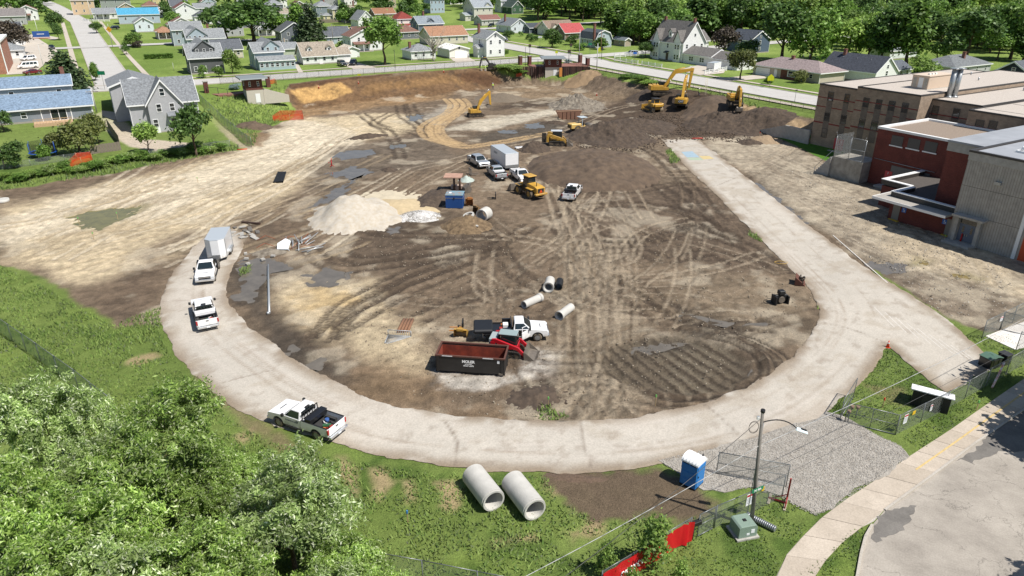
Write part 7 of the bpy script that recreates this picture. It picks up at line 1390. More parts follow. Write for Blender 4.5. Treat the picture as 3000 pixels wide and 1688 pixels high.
# gravel entrance: sheet plus loose stones
PAD=gl([(1928,1350),(1990,1392),(2060,1432),(2120,1442),(2200,1432),(2290,1462),(2340,1492),(2390,1513),(2440,1492),(2485,1459),(2559,1412),(2662,1340),(2640,1308),(2580,1280),(2480,1228),(2425,1210),(2395,1228),(2330,1243),(2200,1285),(2080,1318),(2000,1333)])
GRVP=mat('crushed_limestone',(206,199,188),rough=.95,noise=.45,nscale=1.2,bump=1.0,bscale=12,rgb2=(168,160,148));slab('gravel_drive',PAD,.06,.2,GRVP,step=.5,edge=.3)
def stones(name,poly,n,smin,smax,z0,m,seed,hf=None):
 rs=np.random.RandomState(seed);w=np.array(poly);lo,hi=w.min(0),w.max(0);x=rs.uniform(lo[0],hi[0],n*3);y=rs.uniform(lo[1],hi[1],n*3);k=inside(w,x,y);x,y=x[k][:n],y[k][:n];n=len(x);s=rs.uniform(smin,smax,n)
 z=(hf(x,y)if hf else z0)+s*.25;o6=np.array([[1,0,0],[-1,0,0],[0,1,0],[0,-1,0],[0,0,.8],[0,0,-.8]]);f8=np.array([[0,2,4],[2,1,4],[1,3,4],[3,0,4],[2,0,5],[1,2,5],[3,1,5],[0,3,5]])
 v=o6[None]*s[:,None,None]*rs.uniform(.6,1.2,(n,6,1));a=rs.uniform(0,6.28,n);ca,sa=np.cos(a),np.sin(a);v=np.stack([v[...,0]*ca[:,None]-v[...,1]*sa[:,None],v[...,0]*sa[:,None]+v[...,1]*ca[:,None],v[...,2]],-1)+np.stack([x,y,z*np.ones(n)],-1)[:,None]
 return meshnp(name,v.reshape(-1,3),(f8[None]+6*np.arange(n)[:,None,None]).reshape(-1,3),m,kind='stuff')
def stonemat(name,c1,c2):
 m=bpy.data.materials.new(name);m.use_nodes=True;n=m.node_tree;b=n.nodes['Principled BSDF'];b.inputs['Roughness'].default_value=.9;g=n.nodes.new('ShaderNodeNewGeometry');r=n.nodes.new('ShaderNodeValToRGB');r.color_ramp.elements[0].color=(*alb(c1),1);r.color_ramp.elements[1].color=(*alb(c2),1);n.links.new(g.outputs['Random Per Island'],r.inputs[0]);n.links.new(r.outputs[0],b.inputs['Base Color']);return m
STN=stonemat('limestone_chips',(150,143,134),(236,231,222));stones('gravel',PAD,26000,.018,.05,.06,STN,4)
# ------------------------ fences
POSTM=mat('fence_post_steel',(150,154,154),rough=.4,metal=.5);POSTD=mat('fence_post_black',(58,58,58),rough=.6);CLD=meshmat('chain_link_dark',(110,112,112),.22,10.0);CLG=meshmat('chain_link_near',(170,176,172),.28,12.0);CLV=meshmat('slatted_link',(150,176,152),.55,6.0)
def fence(label,pts,h,gap,pm,nm,rail=True,r=.035,close=False,name='chain_link_fence',cat='fence'):
 """posts, top rail and mesh panels along ground points (world)"""
 p0=pts[0];T=thing(name,label,cat,(p0[0],p0[1],h1(p0[0],p0[1])));o0=np.array(T.location);q=refine([p[:2]for p in pts],gap,0,False);pm_=MB();pm_.cyl((0,0,-.3),(0,0,h+.04),r,n=7);me=pm_.mesh('post');me.materials.append(pm);W_=[]
 for a in q:z=h1(*a)-o0[2];W_.append((a[0]-o0[0],a[1]-o0[1],z));link('post',me,T,loc=W_[-1])
 for a,b in zip(W_[:-1],W_[1:]):
  if rail:m=MB();m.cyl((a[0],a[1],a[2]+h),(b[0],b[1],b[2]+h),r*.75,n=6);m.build('rail',pm,T)
  if nm:netpanel('mesh_panel',[a,b,(b[0],b[1],b[2]+h),(a[0],a[1],a[2]+h)],T,nm)
 return T
fence('black post wire fence along the far street above the cut bank',[pq(28,199.2),pq(60,198.8),pq(95,199.5),pq(121,200.2)],1.7,3.0,POSTD,CLD)
fence('black post chain link fence along the street behind the excavators',[pq(130.6,192),pq(130.6,150),pq(130.6,92)],1.6,3.0,POSTD,CLD)
fence('tall slatted fence between grey house path and grass slope',W2([(585,298),(640,350),(700,405),(738,432)]),2.0,2.5,POSTM,CLV);fence('low chain link fence behind the small yard trees',W2([(440,462),(520,452),(600,440),(675,430)]),1.3,2.6,POSTM,CLG);fence('chain link fence overgrown with weeds below the ranch yard',W2([(-20,500),(90,486),(190,472),(265,462)]),1.1,2.6,POSTM,CLG)
fence('long chain link fence half swallowed by the willow thicket',gl([(-60,935),(0,975),(120,1060),(230,1140),(330,1220)]),1.9,2.6,POSTM,CLV)
fence('chain link fence behind the open grass at the bottom of the thicket',gl([(1120,1690),(1240,1712),(1400,1745),(1500,1765)]),1.8,2.5,POSTM,CLG)
BF=gl([(1760,1745),(1850,1690),(1930,1638),(2018,1584)]);fence('chain link fence carrying the red banner',BF,1.8,2.4,POSTM,CLG);fence('chain link fence beside the light pole and gravel entrance',gl([(2092,1548),(2200,1502),(2290,1458)]),1.8,2.2,POSTM,CLG);fence('chain link fence along the pavement right of the gravel entrance',gl([(2623,1274),(2766,1203),(2826,1168),(2945,1100),(3060,1030)]),1.75,2.6,POSTM,CLG)
fence('chain link enclosure round the concrete pad',gl([(2876,992),(2928,966),(3000,930),(3080,890)]),1.9,2.4,POSTM,CLG);fence('short chain link return at the concrete pad entrance',gl([(2976,1026),(3060,1060)]),1.9,2.4,POSTM,CLG)
def gate(label,a,b,h,mid=True,m=POSTM,nm=CLG,lift=.08,diag=False):
 A,B=np.array(a[:2]),np.array(b[:2]);L=np.linalg.norm(B-A);T=thing('gate',label,'gate',(A[0],A[1],h1(*A)+lift),math.atan2(*(B-A)[::-1]));f=MB()
 for p,q in(((0,0),(L,0)),((0,h),(L,h)),((0,0),(0,h)),((L,0),(L,h))):f.cyl((p[0],0,p[1]),(q[0],0,q[1]),.03,n=7)
 f.build('frame',m,T);g=MB()
 if mid:g.cyl((L/2,0,0),(L/2,0,h),.022,n=6)
 g.cyl((0,0,h/2),(L,0,h/2),.022,n=6)
 if diag:g.cyl((0,0,0),(L,0,h),.02,n=6)
 g.build('brace',m,T);netpanel('mesh_panel',[(0,0,0),(L,0,0),(L,0,h),(0,0,h)],T,nm);hb=MB();hb.cyl((0,0,h*.8),(0,.08,h*.8),.05,n=6);hb.cyl((0,0,h*.2),(0,.08,h*.2),.05,n=6);hb.build('hinge',m,T);return T
gate('narrow chain link gate beside the black post box',G(2042,1574),G(2088,1550),1.7,False);gate('wide open gate leaf standing on the gravel behind the light pole',G(2098,1390),G(2302,1428),1.8,False,diag=True);gate('long gate leaf closing the grass triangle',G(2474,1238),G(2622,1275),1.7);gate('gate leaf swung open at the grass edge seen nearly edge on',G(2461,1228),G(2499,1166),1.8,False);gate('gate leaf with wheel at the concrete pad',G(2930,966),G(3010,985),1.8,False)
# red banner draped over the fence
bn=MB();rb_=resample(BF,40);rows=8;vs=[]
for j in range(rows+1):
 for i,p in enumerate(rb_):
  t=rb_[min(i+1,39)]-rb_[max(i-1,0)];t=t/np.linalg.norm(t);nn=np.array([t[1],-t[0]]);f=.07+.03*math.sin(i*1.1+j*.3)+(.22*math.sin((i-35)*1.3)**2 if i>35 else 0);vs.append((p[0]+nn[0]*f,p[1]+nn[1]*f,.12+1.58*j/rows-(.12*math.sin(i*.5)if j==rows else 0)*.3))
bn.add(vs,[(j*40+i,j*40+i+1,(j+1)*40+i+1,(j+1)*40+i)for j in range(rows)for i in range(39)],True);bo=one('banner',bn,mat('red_vinyl',(228,22,40),rough=.45,noise=.08),'red vinyl banner with white script tied along the chain link fence','banner')
ma=MB();t=rb_[17]-rb_[12];t=t/np.linalg.norm(t);nn=np.array([t[1],-t[0]])
for k in range(7):
 c0=rb_[8]+t*k*.32;pts=[Vector((*(c0+t*(.12*math.cos(a))+nn*.125),.8+k*.02+.22*math.sin(a*(1+k%2))))for a in np.linspace(.3,5.2,7)];ma.tube(pts,.035,5)
ma.build('white_script',COPW,bo)
# ------------------------ street furniture
b0=G(2202,1540);LP=thing('light_pole','weathered timber light pole with curved arm lamp and street name sign','light pole',b0)
top=None
for hh in np.arange(5,14,.05):
 if P(b0[0]-.55,b0[1],hh)[1]<=1207:top=(-.55,0,hh);break
WOODP=mat('weathered_timber',(150,144,136),rough=.9,noise=.3,nscale=5,bump=.6);m=MB();m.cyl((0,0,-.4),top,.13,.09,n=12);m.build('pole',WOODP,LP);H_=top[2];m=MB();m.cyl((top[0]+.14,0,.2),(top[0]*.95+.14,0,H_-.8),.025,n=6);m.build('conduit',STEEL,LP)
m=MB();arcp=[Vector((top[0]+.1+1.9*t,-.25*t,H_-.75+.42*math.sin(t*2.2)-.55*t*t))for t in np.linspace(0,1,9)];m.tube(arcp,.035,7);m.build('lamp_arm',BLKP,LP);lh=MB();e=arcp[-1];lh.box((e.x+.3,e.y-.08,e.z-.12),(.72,.34,.09),M=Matrix.Rotation(R(-14),4,'Z')@Matrix.Rotation(R(14),4,'Y'),taper=(.85,.7));lo=lh.build('lamp_head',mat('lamp_pale',(226,240,242),rough=.35),LP,.02);fi=MB();[fi.box((e.x+.42,e.y-.12+k*.07,e.z-.085),(.34,.03,.03),M=Matrix.Rotation(R(-14),4,'Z')@Matrix.Rotation(R(14),4,'Y'))for k in range(3)];fi.build('cooling_fins',BLKP,lo)
m=MB();m.cyl((top[0],0,H_-.05),(top[0],0,H_+.12),.13,n=10);m.build('pole_cap',BLKP,LP);m=MB();[m.tube([Vector((top[0]-.35+.28*math.cos(a),.05,H_-1.1-k*.06+.4*math.sin(a)))for a in np.linspace(0,6.28,14)],.012,4)for k in range(2)];m.build('cable_loop',BLKP,LP);m=MB();m.box((top[0]-.2,0,H_-.45),(.14,.14,.2));m.build('insulator',COPW,LP)
SGN=mat('sign_green',(28,142,98),rough=.5);sg_=MB();sg_.box((-.12,-.2,3.0),(.95,.03,.26),R(28));so=sg_.build('street_sign',SGN,LP);text_obj('sign_lettering','N 4th',.24,COPW,so,(-.115,-.222,3.0),(R(90),0,R(28)),bold=.006)
def sign_panel(label,px,base_h,w,h,m,rz,name='sign',txt=None,tm=None,group=None):
 g=gp(*px);mb=MB();mb.box((0,0,base_h),(w,.02,h));o=one(name,mb,m,label,'sign',g,rz,group)
 if txt:text_obj('lettering',txt,h*.28,tm or BLKP,o,(0,-.014,base_h),(R(90),0,0))
 return o
FZ=math.atan2(*(G(2290,1458)-G(2092,1548))[:2][::-1]);fp=G(2182,1509.5);
FZ2=math.atan2(*(G(2766,1203)-G(2623,1274))[:2][::-1]);FZ3=math.atan2(*(G(3000,930)-G(2876,992))[:2][::-1])
def fsign(label,px,z,w,h,rz,stripe=None,m=PLATE):
 g=G(*px);n=np.array([math.sin(rz),-math.cos(rz)])*.06;T=thing('sign',label,'sign',(g[0]+n[0],g[1]+n[1],z),rz);a=MB();a.b2(-w/2,w/2,-.012,.012,-h/2,h/2);a.build('panel',m,T)
 if stripe:a=MB();a.b2(-w/2+.01,w/2-.01,-.016,-.012,h*.28,h*.46);a.build('header',stripe,T);a=MB();[a.b2(-w*.38,w*.38,-.016,-.012,h*(.1-.13*k),h*(.14-.13*k))for k in range(4)];a.build('text_lines',mat('print_grey',(120,130,150)),T)
REDS=mat('sign_red',(206,50,52));YELS=mat('sign_yellow',(250,206,40),rough=.5)
fsign('white notice with red header on the fence by the light pole',(2186,1507),1.25,.55,.9,FZ,REDS);fsign('small yellow sign on the gate by the light pole',(2222,1492),1.7,.22,.32,FZ,m=YELS);fsign('white notice with red header at the corner of the grass triangle fence',(2640,1267),1.25,.45,.8,FZ2,REDS);fsign('small yellow plate beside the corner notice',(2662,1257),1.5,.35,.3,FZ2,m=YELS);fsign('white sign with symbol on the pavement fence',(2716,1229),1.1,.28,.55,FZ2,REDS);fsign('white notice on the concrete pad fence',(2920,972),1.4,.5,.45,FZ3,REDS)
# transformer, roll of mesh, post box, toilet, barricade, shed, bins
g=gp(2175,1560);T=thing('transformer_cabinet','green metal transformer cabinet beside the light pole','transformer',g,R(14));TG=mat('utility_green',(150,172,156),rough=.5,noise=.08);m=MB();m.prof([(-.62,.12),(.62,.12),(.62,.8),(.5,.98),(-.5,.98),(-.62,.9)],-.55,.55);m.build('cabinet',TG,T,.03,2);box_part(T,'pad',CONC,(-.75,.75,-.68,.68,-.1,.12));box_part(T,'warning_label',PLATE,(.18,.42,-.565,-.55,.42,.7));box_part(T,'label_strip',PLATE,(-.1,.1,-.565,-.55,.3,.45));box_part(T,'lid_handle',BLKP,(-.1,.1,-.1,.1,.98,1.03))
g=gp(2225,1535);m=MB();
for k in range(16):x=-.9+k*.12;m.cyl((x,0,.2),(x+.1,0,.2),.2,.2,n=14)
one('mesh_roll',m,mat('rolled_wire',(176,180,184),rough=.4,metal=.5,noise=.3,nscale=20),'roll of grey chain link wire lying on the lawn','wire roll',g,R(-42),bevel=0)
g=G(2028,1580);T=thing('post_box','black box on a post at the end of the banner fence','post box',g,R(25));m=MB();m.cyl((0,0,-.2),(0,0,1.1),.05,n=8);m.build('post',BLKP,T);box_part(T,'box',BLKP,(-.2,.5,-.14,.14,1.08,1.38),bevel=.03);box_part(T,'plate',PLATE,(.5,.51,-.06,.06,1.18,1.28))
a,b=G(1979,1416),G(2021,1438);c=G(2071,1417);T=thing('portable_toilet','blue portable toilet with white domed roof','portable toilet',(a+c)/2,math.atan2(b[1]-a[1],b[0]-a[0]));PB=mat('toilet_blue',(40,144,226),rough=.4,noise=.06);w_=np.linalg.norm(b-a)/2+.03;d_=.56
box_part(T,'base',BLKP,(-w_,w_,-d_,d_,0,.14));
for nm,bx in(('wall',(-w_,w_,-d_,-d_+.04,.1,2.0)),('wall',(-w_,w_,d_-.04,d_,.1,2.0)),('wall',(-w_,-w_+.04,-d_+.04,d_-.04,.1,2.0)),('wall',(w_-.04,w_,-d_+.04,d_-.04,.1,2.0))):box_part(T,nm,PB,bx)
for k in range(3):box_part(T,'moulded_panel',PB,(-w_*.72,w_*.72,-d_-.025,-d_,.3+k*.55,.72+k*.55),bevel=.012);box_part(T,'moulded_panel',PB,(w_,w_+.025,-d_*.7,d_*.7,.3+k*.55,.72+k*.55),bevel=.012)
m=MB();m.prof([(-d_-.05,1.98)]+[(-(d_+.05)*math.cos(R(t)),1.98+.36*math.sin(R(t)))for t in range(15,180,15)]+[(d_+.05,1.98)],-w_-.05,w_+.05,'x');ro=m.build('roof',mat('toilet_roof',(248,250,250),rough=.4),T)
for k in range(5):m=MB();x=-w_*.8+k*w_*.4;m.prof([(-(d_+.07)*math.cos(R(t)),1.98+.39*math.sin(R(t)))for t in range(15,180,15)],x-.04,x+.04,'x');m.build('roof_rib',MAT['toilet_roof'],ro)
m=MB();m.cyl((w_*.7,d_*.6,2.0),(w_*.7,d_*.6,2.45),.05,n=8);m.build('vent_pipe',BLKP,T);box_part(T,'vent_strip',BLKP,(-w_*.85,-.05,-d_-.012,-d_,1.86,1.93),(.05,w_*.85,-d_-.012,-d_,1.86,1.93));box_part(T,'door',PB,(w_,w_+.03,-d_*.8,d_*.8,.18,1.85));box_part(T,'door_latch',BLKP,(w_+.03,w_+.06,-d_*.7,-d_*.55,1.0,1.12))
RST=mat('red_steel',(178,52,52),rough=.45);T=thing('barricade_stand','red steel barricade stand on wooden skids at the gravel edge','barricade',gp(2302,1478),R(62));m=MB();m.box((0,0,.95),(.1,.1,1.9));m.build('post',RST,T);m=MB()
for s in(-1,1):m.cyl((0,0,.6),(s*.5,0,.08),.035,n=6)
m.cyl((.0,0,.75),(.0,.9,.1),.03,n=6);m.build('brace',RST,T);box_part(T,'skid',mat('old_plank',(196,184,164),noise=.2),(-.65,.65,-.07,.07,.0,.08));box_part(T,'skid',MAT['old_plank'],(-.5,.5,.85,1.0,.0,.08));box_part(T,'beam',RST,(-.05,.05,0,1.0,.08,.16));T.scale=(1.1,)*3
cb=gp(2727,1200);T=thing('equipment_shed','low black equipment shed with sloping white roof inside the fence','shed',gp(2722,1188),R(-33));m=MB();m.prof([(-.7,-.1),(.7,-.1),(.7,1.0),(-.7,1.45)],-1.3,1.3,'x');m.build('wall',mat('shed_black',(44,43,42),rough=.7),T);m=MB();m.prof([(-.95,1.5),(.9,.98),(.9,1.06),(-.95,1.58)],-1.5,1.5,'x');m.build('roof',mat('shed_roof',(250,250,250),rough=.5),T);box_part(T,'vent',mat('vent_green',(176,206,150)),(-1.315,-1.3,-.3,-.1,.7,.95));box_part(T,'door',mat('shed_door',(60,58,56)),(-.6,.6,-.72,-.69,.1,1.2))
T=thing('wheeled_bin','dumpster bin with green lid on the asphalt spur','bin',gp(2896,1072),R(24));m=MB();m.prof([(-.75,0),(.75,0),(.85,.95),(-.85,1.05)],-.6,.6);m.build('body',BLK,T,.03);m=MB();m.prof([(-.9,1.08),(0,1.22),(.9,.98),(.9,1.04),(0,1.28),(-.9,1.14)],-.65,.65);m.build('lid',mat('lid_green',(96,128,110),rough=.5),T);box_part(T,'rib',BLK,(-.4,-.3,-.63,-.6,.1,.95),(.3,.4,-.63,-.6,.1,.95));T.scale=(.9,)*3
T=thing('wheeled_bin','black bin beside the green lidded dumpster','bin',gp(2938,1064),R(24));box_part(T,'body',BLK,(-.4,.4,-.4,.4,0,.95),bevel=.04);box_part(T,'lid',mat('lid_black',(58,60,62)),(-.45,.45,-.45,.45,.95,1.03),bevel=.02)
slab('concrete_pad',gl([(2887,986),(2974,1026),(3040,1010),(3060,920),(3000,944),(2940,966)]),.06,.2,SL[3],step=0)
m=MB();pts_=[G(2905,1140),G(2918,1122),G(2926,1110)];m.tube([Vector((p[0],p[1],.15+.75*i))for i,p in enumerate(pts_)],.09,6);one('torn_banner',m,mat('banner_white',(246,244,240),rgb2=(240,120,70),noise=.5,nscale=3),'torn white and orange plastic strip hanging on the pavement fence','banner')
for k,(px,py)in enumerate(((2486,1222),(2506,1225),(2484,1238))):
 T=thing('leaning_post','rusty concrete filled foot on a leaning post by the grass triangle','post',G(px,py),k,'uprooted posts by the grass triangle');m=MB();m.cyl((0,0,0),(.1,0,.9),.04,n=7);m.build('post',POSTM,T);m=MB();m.cyl((.1,0,.8),(.12,0,1.05),.13,.15,n=10);m.build('concrete_plug',mat('rusty_concrete',(170,140,116),noise=.3),T)
# power lines
def wire(label,a,b,sag,r=.016,m=None):
 A,B=Vector(a),Vector(b);mb=MB();pts=[A.lerp(B,t)-Vector((0,0,sag*4*t*(1-t)))for t in np.linspace(0,1,15)];mb.tube([p-A for p in pts],r,5);return one('power_line',mb,m or mat('wire_pale',(206,206,204),rough=.5),label,'cable',A)
pt=Vector(b0)+Vector((top[0]*.7,0,H_*.72));pt2=Vector(b0)+Vector((top[0],0,H_-.45))
def at_h(px,py,z):return tuple(G(px,py,z))
wire('pale cable from the light pole to the lower fence corner',pt,at_h(1440,1740,5.0),.25,.02);wire('black and white twisted cable from the pole top',pt2,at_h(1560,1760,5.5),.3,.016,mat('wire_dark',(96,96,94)));wire('pale cable crossing above the grass triangle',pt,at_h(3080,890,6.5),.45,.02);wire('thin dark cable above the asphalt spur',Vector(b0)+Vector((top[0]*.4,0,H_*.45)),at_h(3080,960,5.5),.3,.012,MAT['wire_dark'])
# trees just outside the frame that shade the street corner
for k,(x,y,h,w)in enumerate(((42.5,39.5,9,8),(46,46,10,9),(33.5,26.0,8,6))):tree_at((x,y,0),h,w,'round','green','leafy street tree shading the near street corner','street trees at the near corner',v=k)
# ======================== PIPES AND MATERIALS ON SITE
PCON=mat('pipe_concrete',(223,220,212),rough=.85,noise=.16,nscale=1.1,bump=.25,bscale=12)
def pipe(label,a,b,ro,ri,m=PCON,bell=None,z=None,group=None,name='concrete_pipe',L=None):
 A,B=G(*a),G(*b);d=(B-A)[:2];D=np.linalg.norm(d);d=d/D;L=L or D;c=(A+B)/2;T=thing(name,label,'pipe',(c[0],c[1],0),math.atan2(d[1],d[0]),group);n=52;secs=[(-L/2,ri),(-L/2,ro),(L/2,ro),(L/2,ri)]
 if bell=='b':secs=[(-L/2,ri),(-L/2,ro),(L/2-.35,ro),(L/2-.28,ro*1.17),(L/2,ro*1.17),(L/2,ro*.98),(L/2-.12,ri)]
 if bell=='a':secs=[(-L/2+.12,ri),(-L/2,ro*.98),(-L/2,ro*1.17),(-L/2+.28,ro*1.17),(-L/2+.35,ro),(L/2,ro),(L/2,ri)]
 if bell=='s':secs=[(-L/2,ri),(-L/2,ro),(L/2-.12,ro),(L/2-.12,ro*.95),(L/2,ro*.95),(L/2,ri)]
 secs=secs+secs[:1];zc=z or ro;mb=MB();mb.loft([[(x,r*math.cos(2*math.pi*i/n),zc+r*math.sin(2*math.pi*i/n))for i in range(n)]for x,r in secs],cap=False);mb.build('shell',m,T);return T
pipe('large white concrete culvert pipe on the grass beside the worn patches',(1392,1424),(1442,1490),.80,.64,bell='s',L=3.0);pipe('large white concrete culvert pipe on the grass beside the churned mud',(1508,1446),(1560,1514),.80,.64,bell='s',L=3.1)
pipe('short white concrete pipe standing next to the black pipe',(1613,830),(1605,860),.52,.38,bell='b',L=2.0);pipe('black plastic pipe section lying beside white pipes',(1641,828),(1635,856),.40,.37,BLKP,L=1.7,name='plastic_pipe');pipe('white concrete pipe with its bell towards the black pipe',(1532,905),(1586,880),.40,.30,bell='b',L=2.6);pipe('white concrete pipe with dark bell mouth near the service truck',(1634,940),(1676,908),.42,.32,bell='a',L=2.5);pipe('white concrete manhole ring lying by the rubble heap',(1411,650),(1427,641),.88,.72,L=1.6)
m=MB();n=24;secs=[(.55,0),(.8,0),(.8,.25),(.55,.25),(.55,0)];m.loft([[(r*math.cos(2*math.pi*i/n),r*math.sin(2*math.pi*i/n),z)for i in range(n)]for r,z in secs],cap=False);o=one('manhole_ring',m,PCON,'flat white concrete ring propped on the rubble heap','concrete ring',gp(1374,640));o.location.z+=.35;o.rotation_euler=(R(8),R(-14),0)
a,b=G(786,778),G(789,920);m=MB();dd=b-a;m.cyl((0,0,.11),(dd[0],dd[1],.11),.10,.13,n=10);m.cyl((dd[0],dd[1],.11),(dd[0]*1.01-.25,dd[1]*1.01,.13),.16,n=10);one('fallen_pole',m,mat('galv_pole',(214,218,220),rough=.35,metal=.5),'long galvanised pole lying across the muddy puddle','pole',a)
for k in range(6):pipe_l=(802+k*5.2,538-k*.5),(816+k*4.2,507);pipe('black corrugated drain pipe bundled on the tan dirt',*pipe_l,.14,.12,BLKP,name='drain_pipe',group='bundle of black drain pipes')
for k in range(4):A,B=G(1166+k*9.5,976),G(1184+k*8.5,940);m=MB();d=B-A;m.cyl((0,0,.16),(d[0],d[1],.16),.14,.15,n=10);one('rusty_pipe',m,mat('rusty_pipe',(160,118,90),rough=.85,noise=.3),'rust brown steel pipe lying behind the metal grate','pipe',A,0,'rusty pipes behind the grate')
# steel trash grate
T=thing('trash_grate','grey steel outlet grate with fan shaped bars lying on the dirt','grate',G(1166,992),R(-8));GRT=mat('grate_steel',(206,208,208),rough=.5,metal=.3);m=MB();m.tube([Vector(p)for p in((-1.1,.5,.6),(1.15,.5,.6),(1.15,.5,.05),(-1.1,.5,.05),(-1.1,.5,.6))],.04,6);m.tube([Vector(p)for p in((1.15,.5,.05),(-.6,-1.15,.05),(-.95,-1.1,.05),(-1.1,.5,.05))],.045,6);m.build('frame',GRT,T)
for k in range(12):m=MB();x=-1.0+k*.19;m.cyl((x,.5,.05),(x,.5,.6),.025,n=5);m.build('bar',GRT,T)
for k in range(9):t=(k+1)/10;m=MB();m.cyl((-1.1+.15*t*.9,.5-1.6*t,.06),(1.15-1.75*t,.5-1.65*t,.06),.028,n=5);m.build('bar',GRT,T)
# roll-off dumpster
fl,fr=G(1279,1092),G(1478,1106);L=np.linalg.norm(fr-fl);T=thing('roll_off_dumpster','open black roll off dumpster with rusty inside and white lettering','dumpster',fl,math.atan2(fr[1]-fl[1],fr[0]-fl[0]));BK=mat('dumpster_black',(46,44,43),rough=.55,noise=.25,nscale=1.5);RU=mat('dumpster_rust',(172,78,52),rough=.9,noise=.3,nscale=1.2,rgb2=(112,48,36));W0,H0=2.35,1.7
box_part(T,'floor',RU,(.05,L-.05,.05,W0-.05,.28,.36))
for nm,bx in(('side_wall',(0,L,0,.06,.25,H0)),('side_wall',(0,L,W0-.06,W0,.25,H0)),('end_wall',(0,.06,.06,W0-.06,.25,H0)),('end_wall',(L-.06,L,.06,W0-.06,.25,H0))):box_part(T,nm,BK,bx)
for bx in((.065,L-.065,.063,.075,.36,H0-.15),(.065,L-.065,W0-.075,W0-.063,.36,H0-.15),(.063,.075,.08,W0-.08,.36,H0-.15),(L-.075,L-.063,.08,W0-.08,.36,H0-.15)):box_part(T,'lining',RU,bx)
box_part(T,'top_rail',mat('rail_rust',(110,72,60),rough=.8,noise=.3),(-.06,L+.06,-.06,.08,H0,H0+.12),(-.06,L+.06,W0-.08,W0+.06,H0,H0+.12),(-.06,.08,.08,W0-.08,H0,H0+.12),(L-.08,L+.06,.08,W0-.08,H0,H0+.12))
for x in(.15,L-.2):box_part(T,'corner_post',BK,(x-.1,x+.1,-.05,.0,.2,H0))
for s in(.35,W0-.35):box_part(T,'skid',BK,(-.1,L,s-.1,s+.1,.0,.25))
for z in(.45,.75,1.05,1.35):box_part(T,'rib',BK,(-.08,0,.2,W0-.2,z,z+.1));
for x in(1.0,L-1.4):box_part(T,'reflector_strip',PLATE,(x-.45,x+.45,-.07,-.055,H0+.02,H0+.09))
box_part(T,'notice',PLATE,(L-.62,L-.42,-.012,0,H0-.4,H0-.12));box_part(T,'corner_gusset',MSTL,(L-.5,L-.15,-.06,.0,.2,.38));text_obj('lettering','MOLER',.34,COPW,T,(L*.475,-.012,1.28),(R(90),0,0),bold=.014);text_obj('lettering','SANITATION',.1,COPW,T,(L*.475,-.012,1.05),(R(90),0,0),bold=.005);text_obj('lettering','641.366.2375',.17,COPW,T,(L*.475,-.012,.88),(R(90),0,0),bold=.008)
m=MB();[m.box((L*.3+k*.3,.5+(k%2)*.4,.42),(.22,.14,.08),k)for k in range(4)];one('scrap_wood',m,MAT['load_white'],'few pale scraps lying inside the dumpster','debris',T.location,T.rotation_euler[2])
# attachments near the dumpster
def forks(label,px,rz,s=1.0,m=BLKP,mt=None):
 T=thing('pallet_forks',label,'fork attachment',gp(*px),rz);T.scale=(s,)*3;box_part(T,'frame',m,(-.06,.06,-.6,.6,.05,.12),(-.06,.06,-.6,.6,.85,.93),(-.06,.06,-.6,-.5,.12,.85),(-.06,.06,.5,.6,.12,.85),(-.06,.06,-.05,.05,.12,.85))
 for y in(-.35,.35):box_part(T,'fork',mt or m,(.06,1.3,y-.06,y+.06,.03,.09))
 return T
forks('pallet forks with rust orange tines beside the dumpster',(1356,965),R(180),1.0,mt=mat('rust_orange',(206,140,70),rough=.8));forks('black pallet forks lying alone on the dark dirt',(1452,582),R(180),1.0);forks('grey steel fork frame standing beside the silver crew cab',(1378,512),R(20),1.2,MSTL)
def loosebucket(label,px,rz,m,s=1.0,w=1.2):
 T=thing('loose_bucket',label,'bucket attachment',gp(*px),rz);bucket_part(T,(0,1.0*s),R(-20),s,w,m);box_part(T,'mount',m,(-.1,.3,-.3,.3,.9*s,1.15*s));T.location.z+=.03;return T
loosebucket('yellow steel bucket attachment beside the dumpster end',(1348,990),R(80),CATY,.8);loosebucket('grey bucket attachment half buried near the blue skip',(1378,562),R(200),MSTL,1.2,1.4);loosebucket('rusty orange digging bucket beside the blue skip',(1376,606),R(100),mat('bucket_rust',(196,128,66),noise=.4,rough=.8),1.2,1.0);loosebucket('brown narrow bucket leaning behind the manhole ring',(1392,628),R(60),mat('bucket_brown',(150,118,80),noise=.4,rough=.8),1.1,.8)
# blue skip, steel table, tarp boulder
a,b=gp(1306,611),gp(1356,612);w_=np.linalg.norm(b-a);T=thing('tool_chest','big blue steel site chest with rust streaked pale lid','site chest',a,math.atan2(b[1]-a[1],b[0]-a[0]));BL2=mat('chest_blue',(30,84,156),rough=.5,noise=.15);box_part(T,'body',BL2,(0,w_,0,2.2,.05,1.55),bevel=.02);box_part(T,'lid',mat('chest_lid',(120,182,204),rough=.6,noise=.5,nscale=1.4,rgb2=(178,150,132)),(-.05,w_+.05,.0,2.25,1.95,2.05));box_part(T,'lid_skirt',BL2,(0,w_,0,2.2,1.6,1.95));box_part(T,'lid_joint',STEEL,(-.03,w_+.03,-.03,2.2,1.55,1.6));box_part(T,'latch',BLKP,(w_/2-.1,w_/2+.1,-.06,0,1.42,1.68));box_part(T,'label_sheet',PLATE,(.4,.75,.9,1.5,2.05,2.055));box_part(T,'skid',BLKP,(.2,.5,0,2.2,-.1,.05),(w_-.5,w_-.2,0,2.2,-.1,.05))
T=thing('steel_platform','rust brown steel plate on two stout posts above a pale base','steel platform',gp(1334,560),math.atan2(b[1]-a[1],b[0]-a[0]));box_part(T,'plate',mat('rust_plate',(206,164,142),rough=.8,noise=.25,nscale=1.2),(-1.7,1.1,-.9,1.7,2.3,2.42))
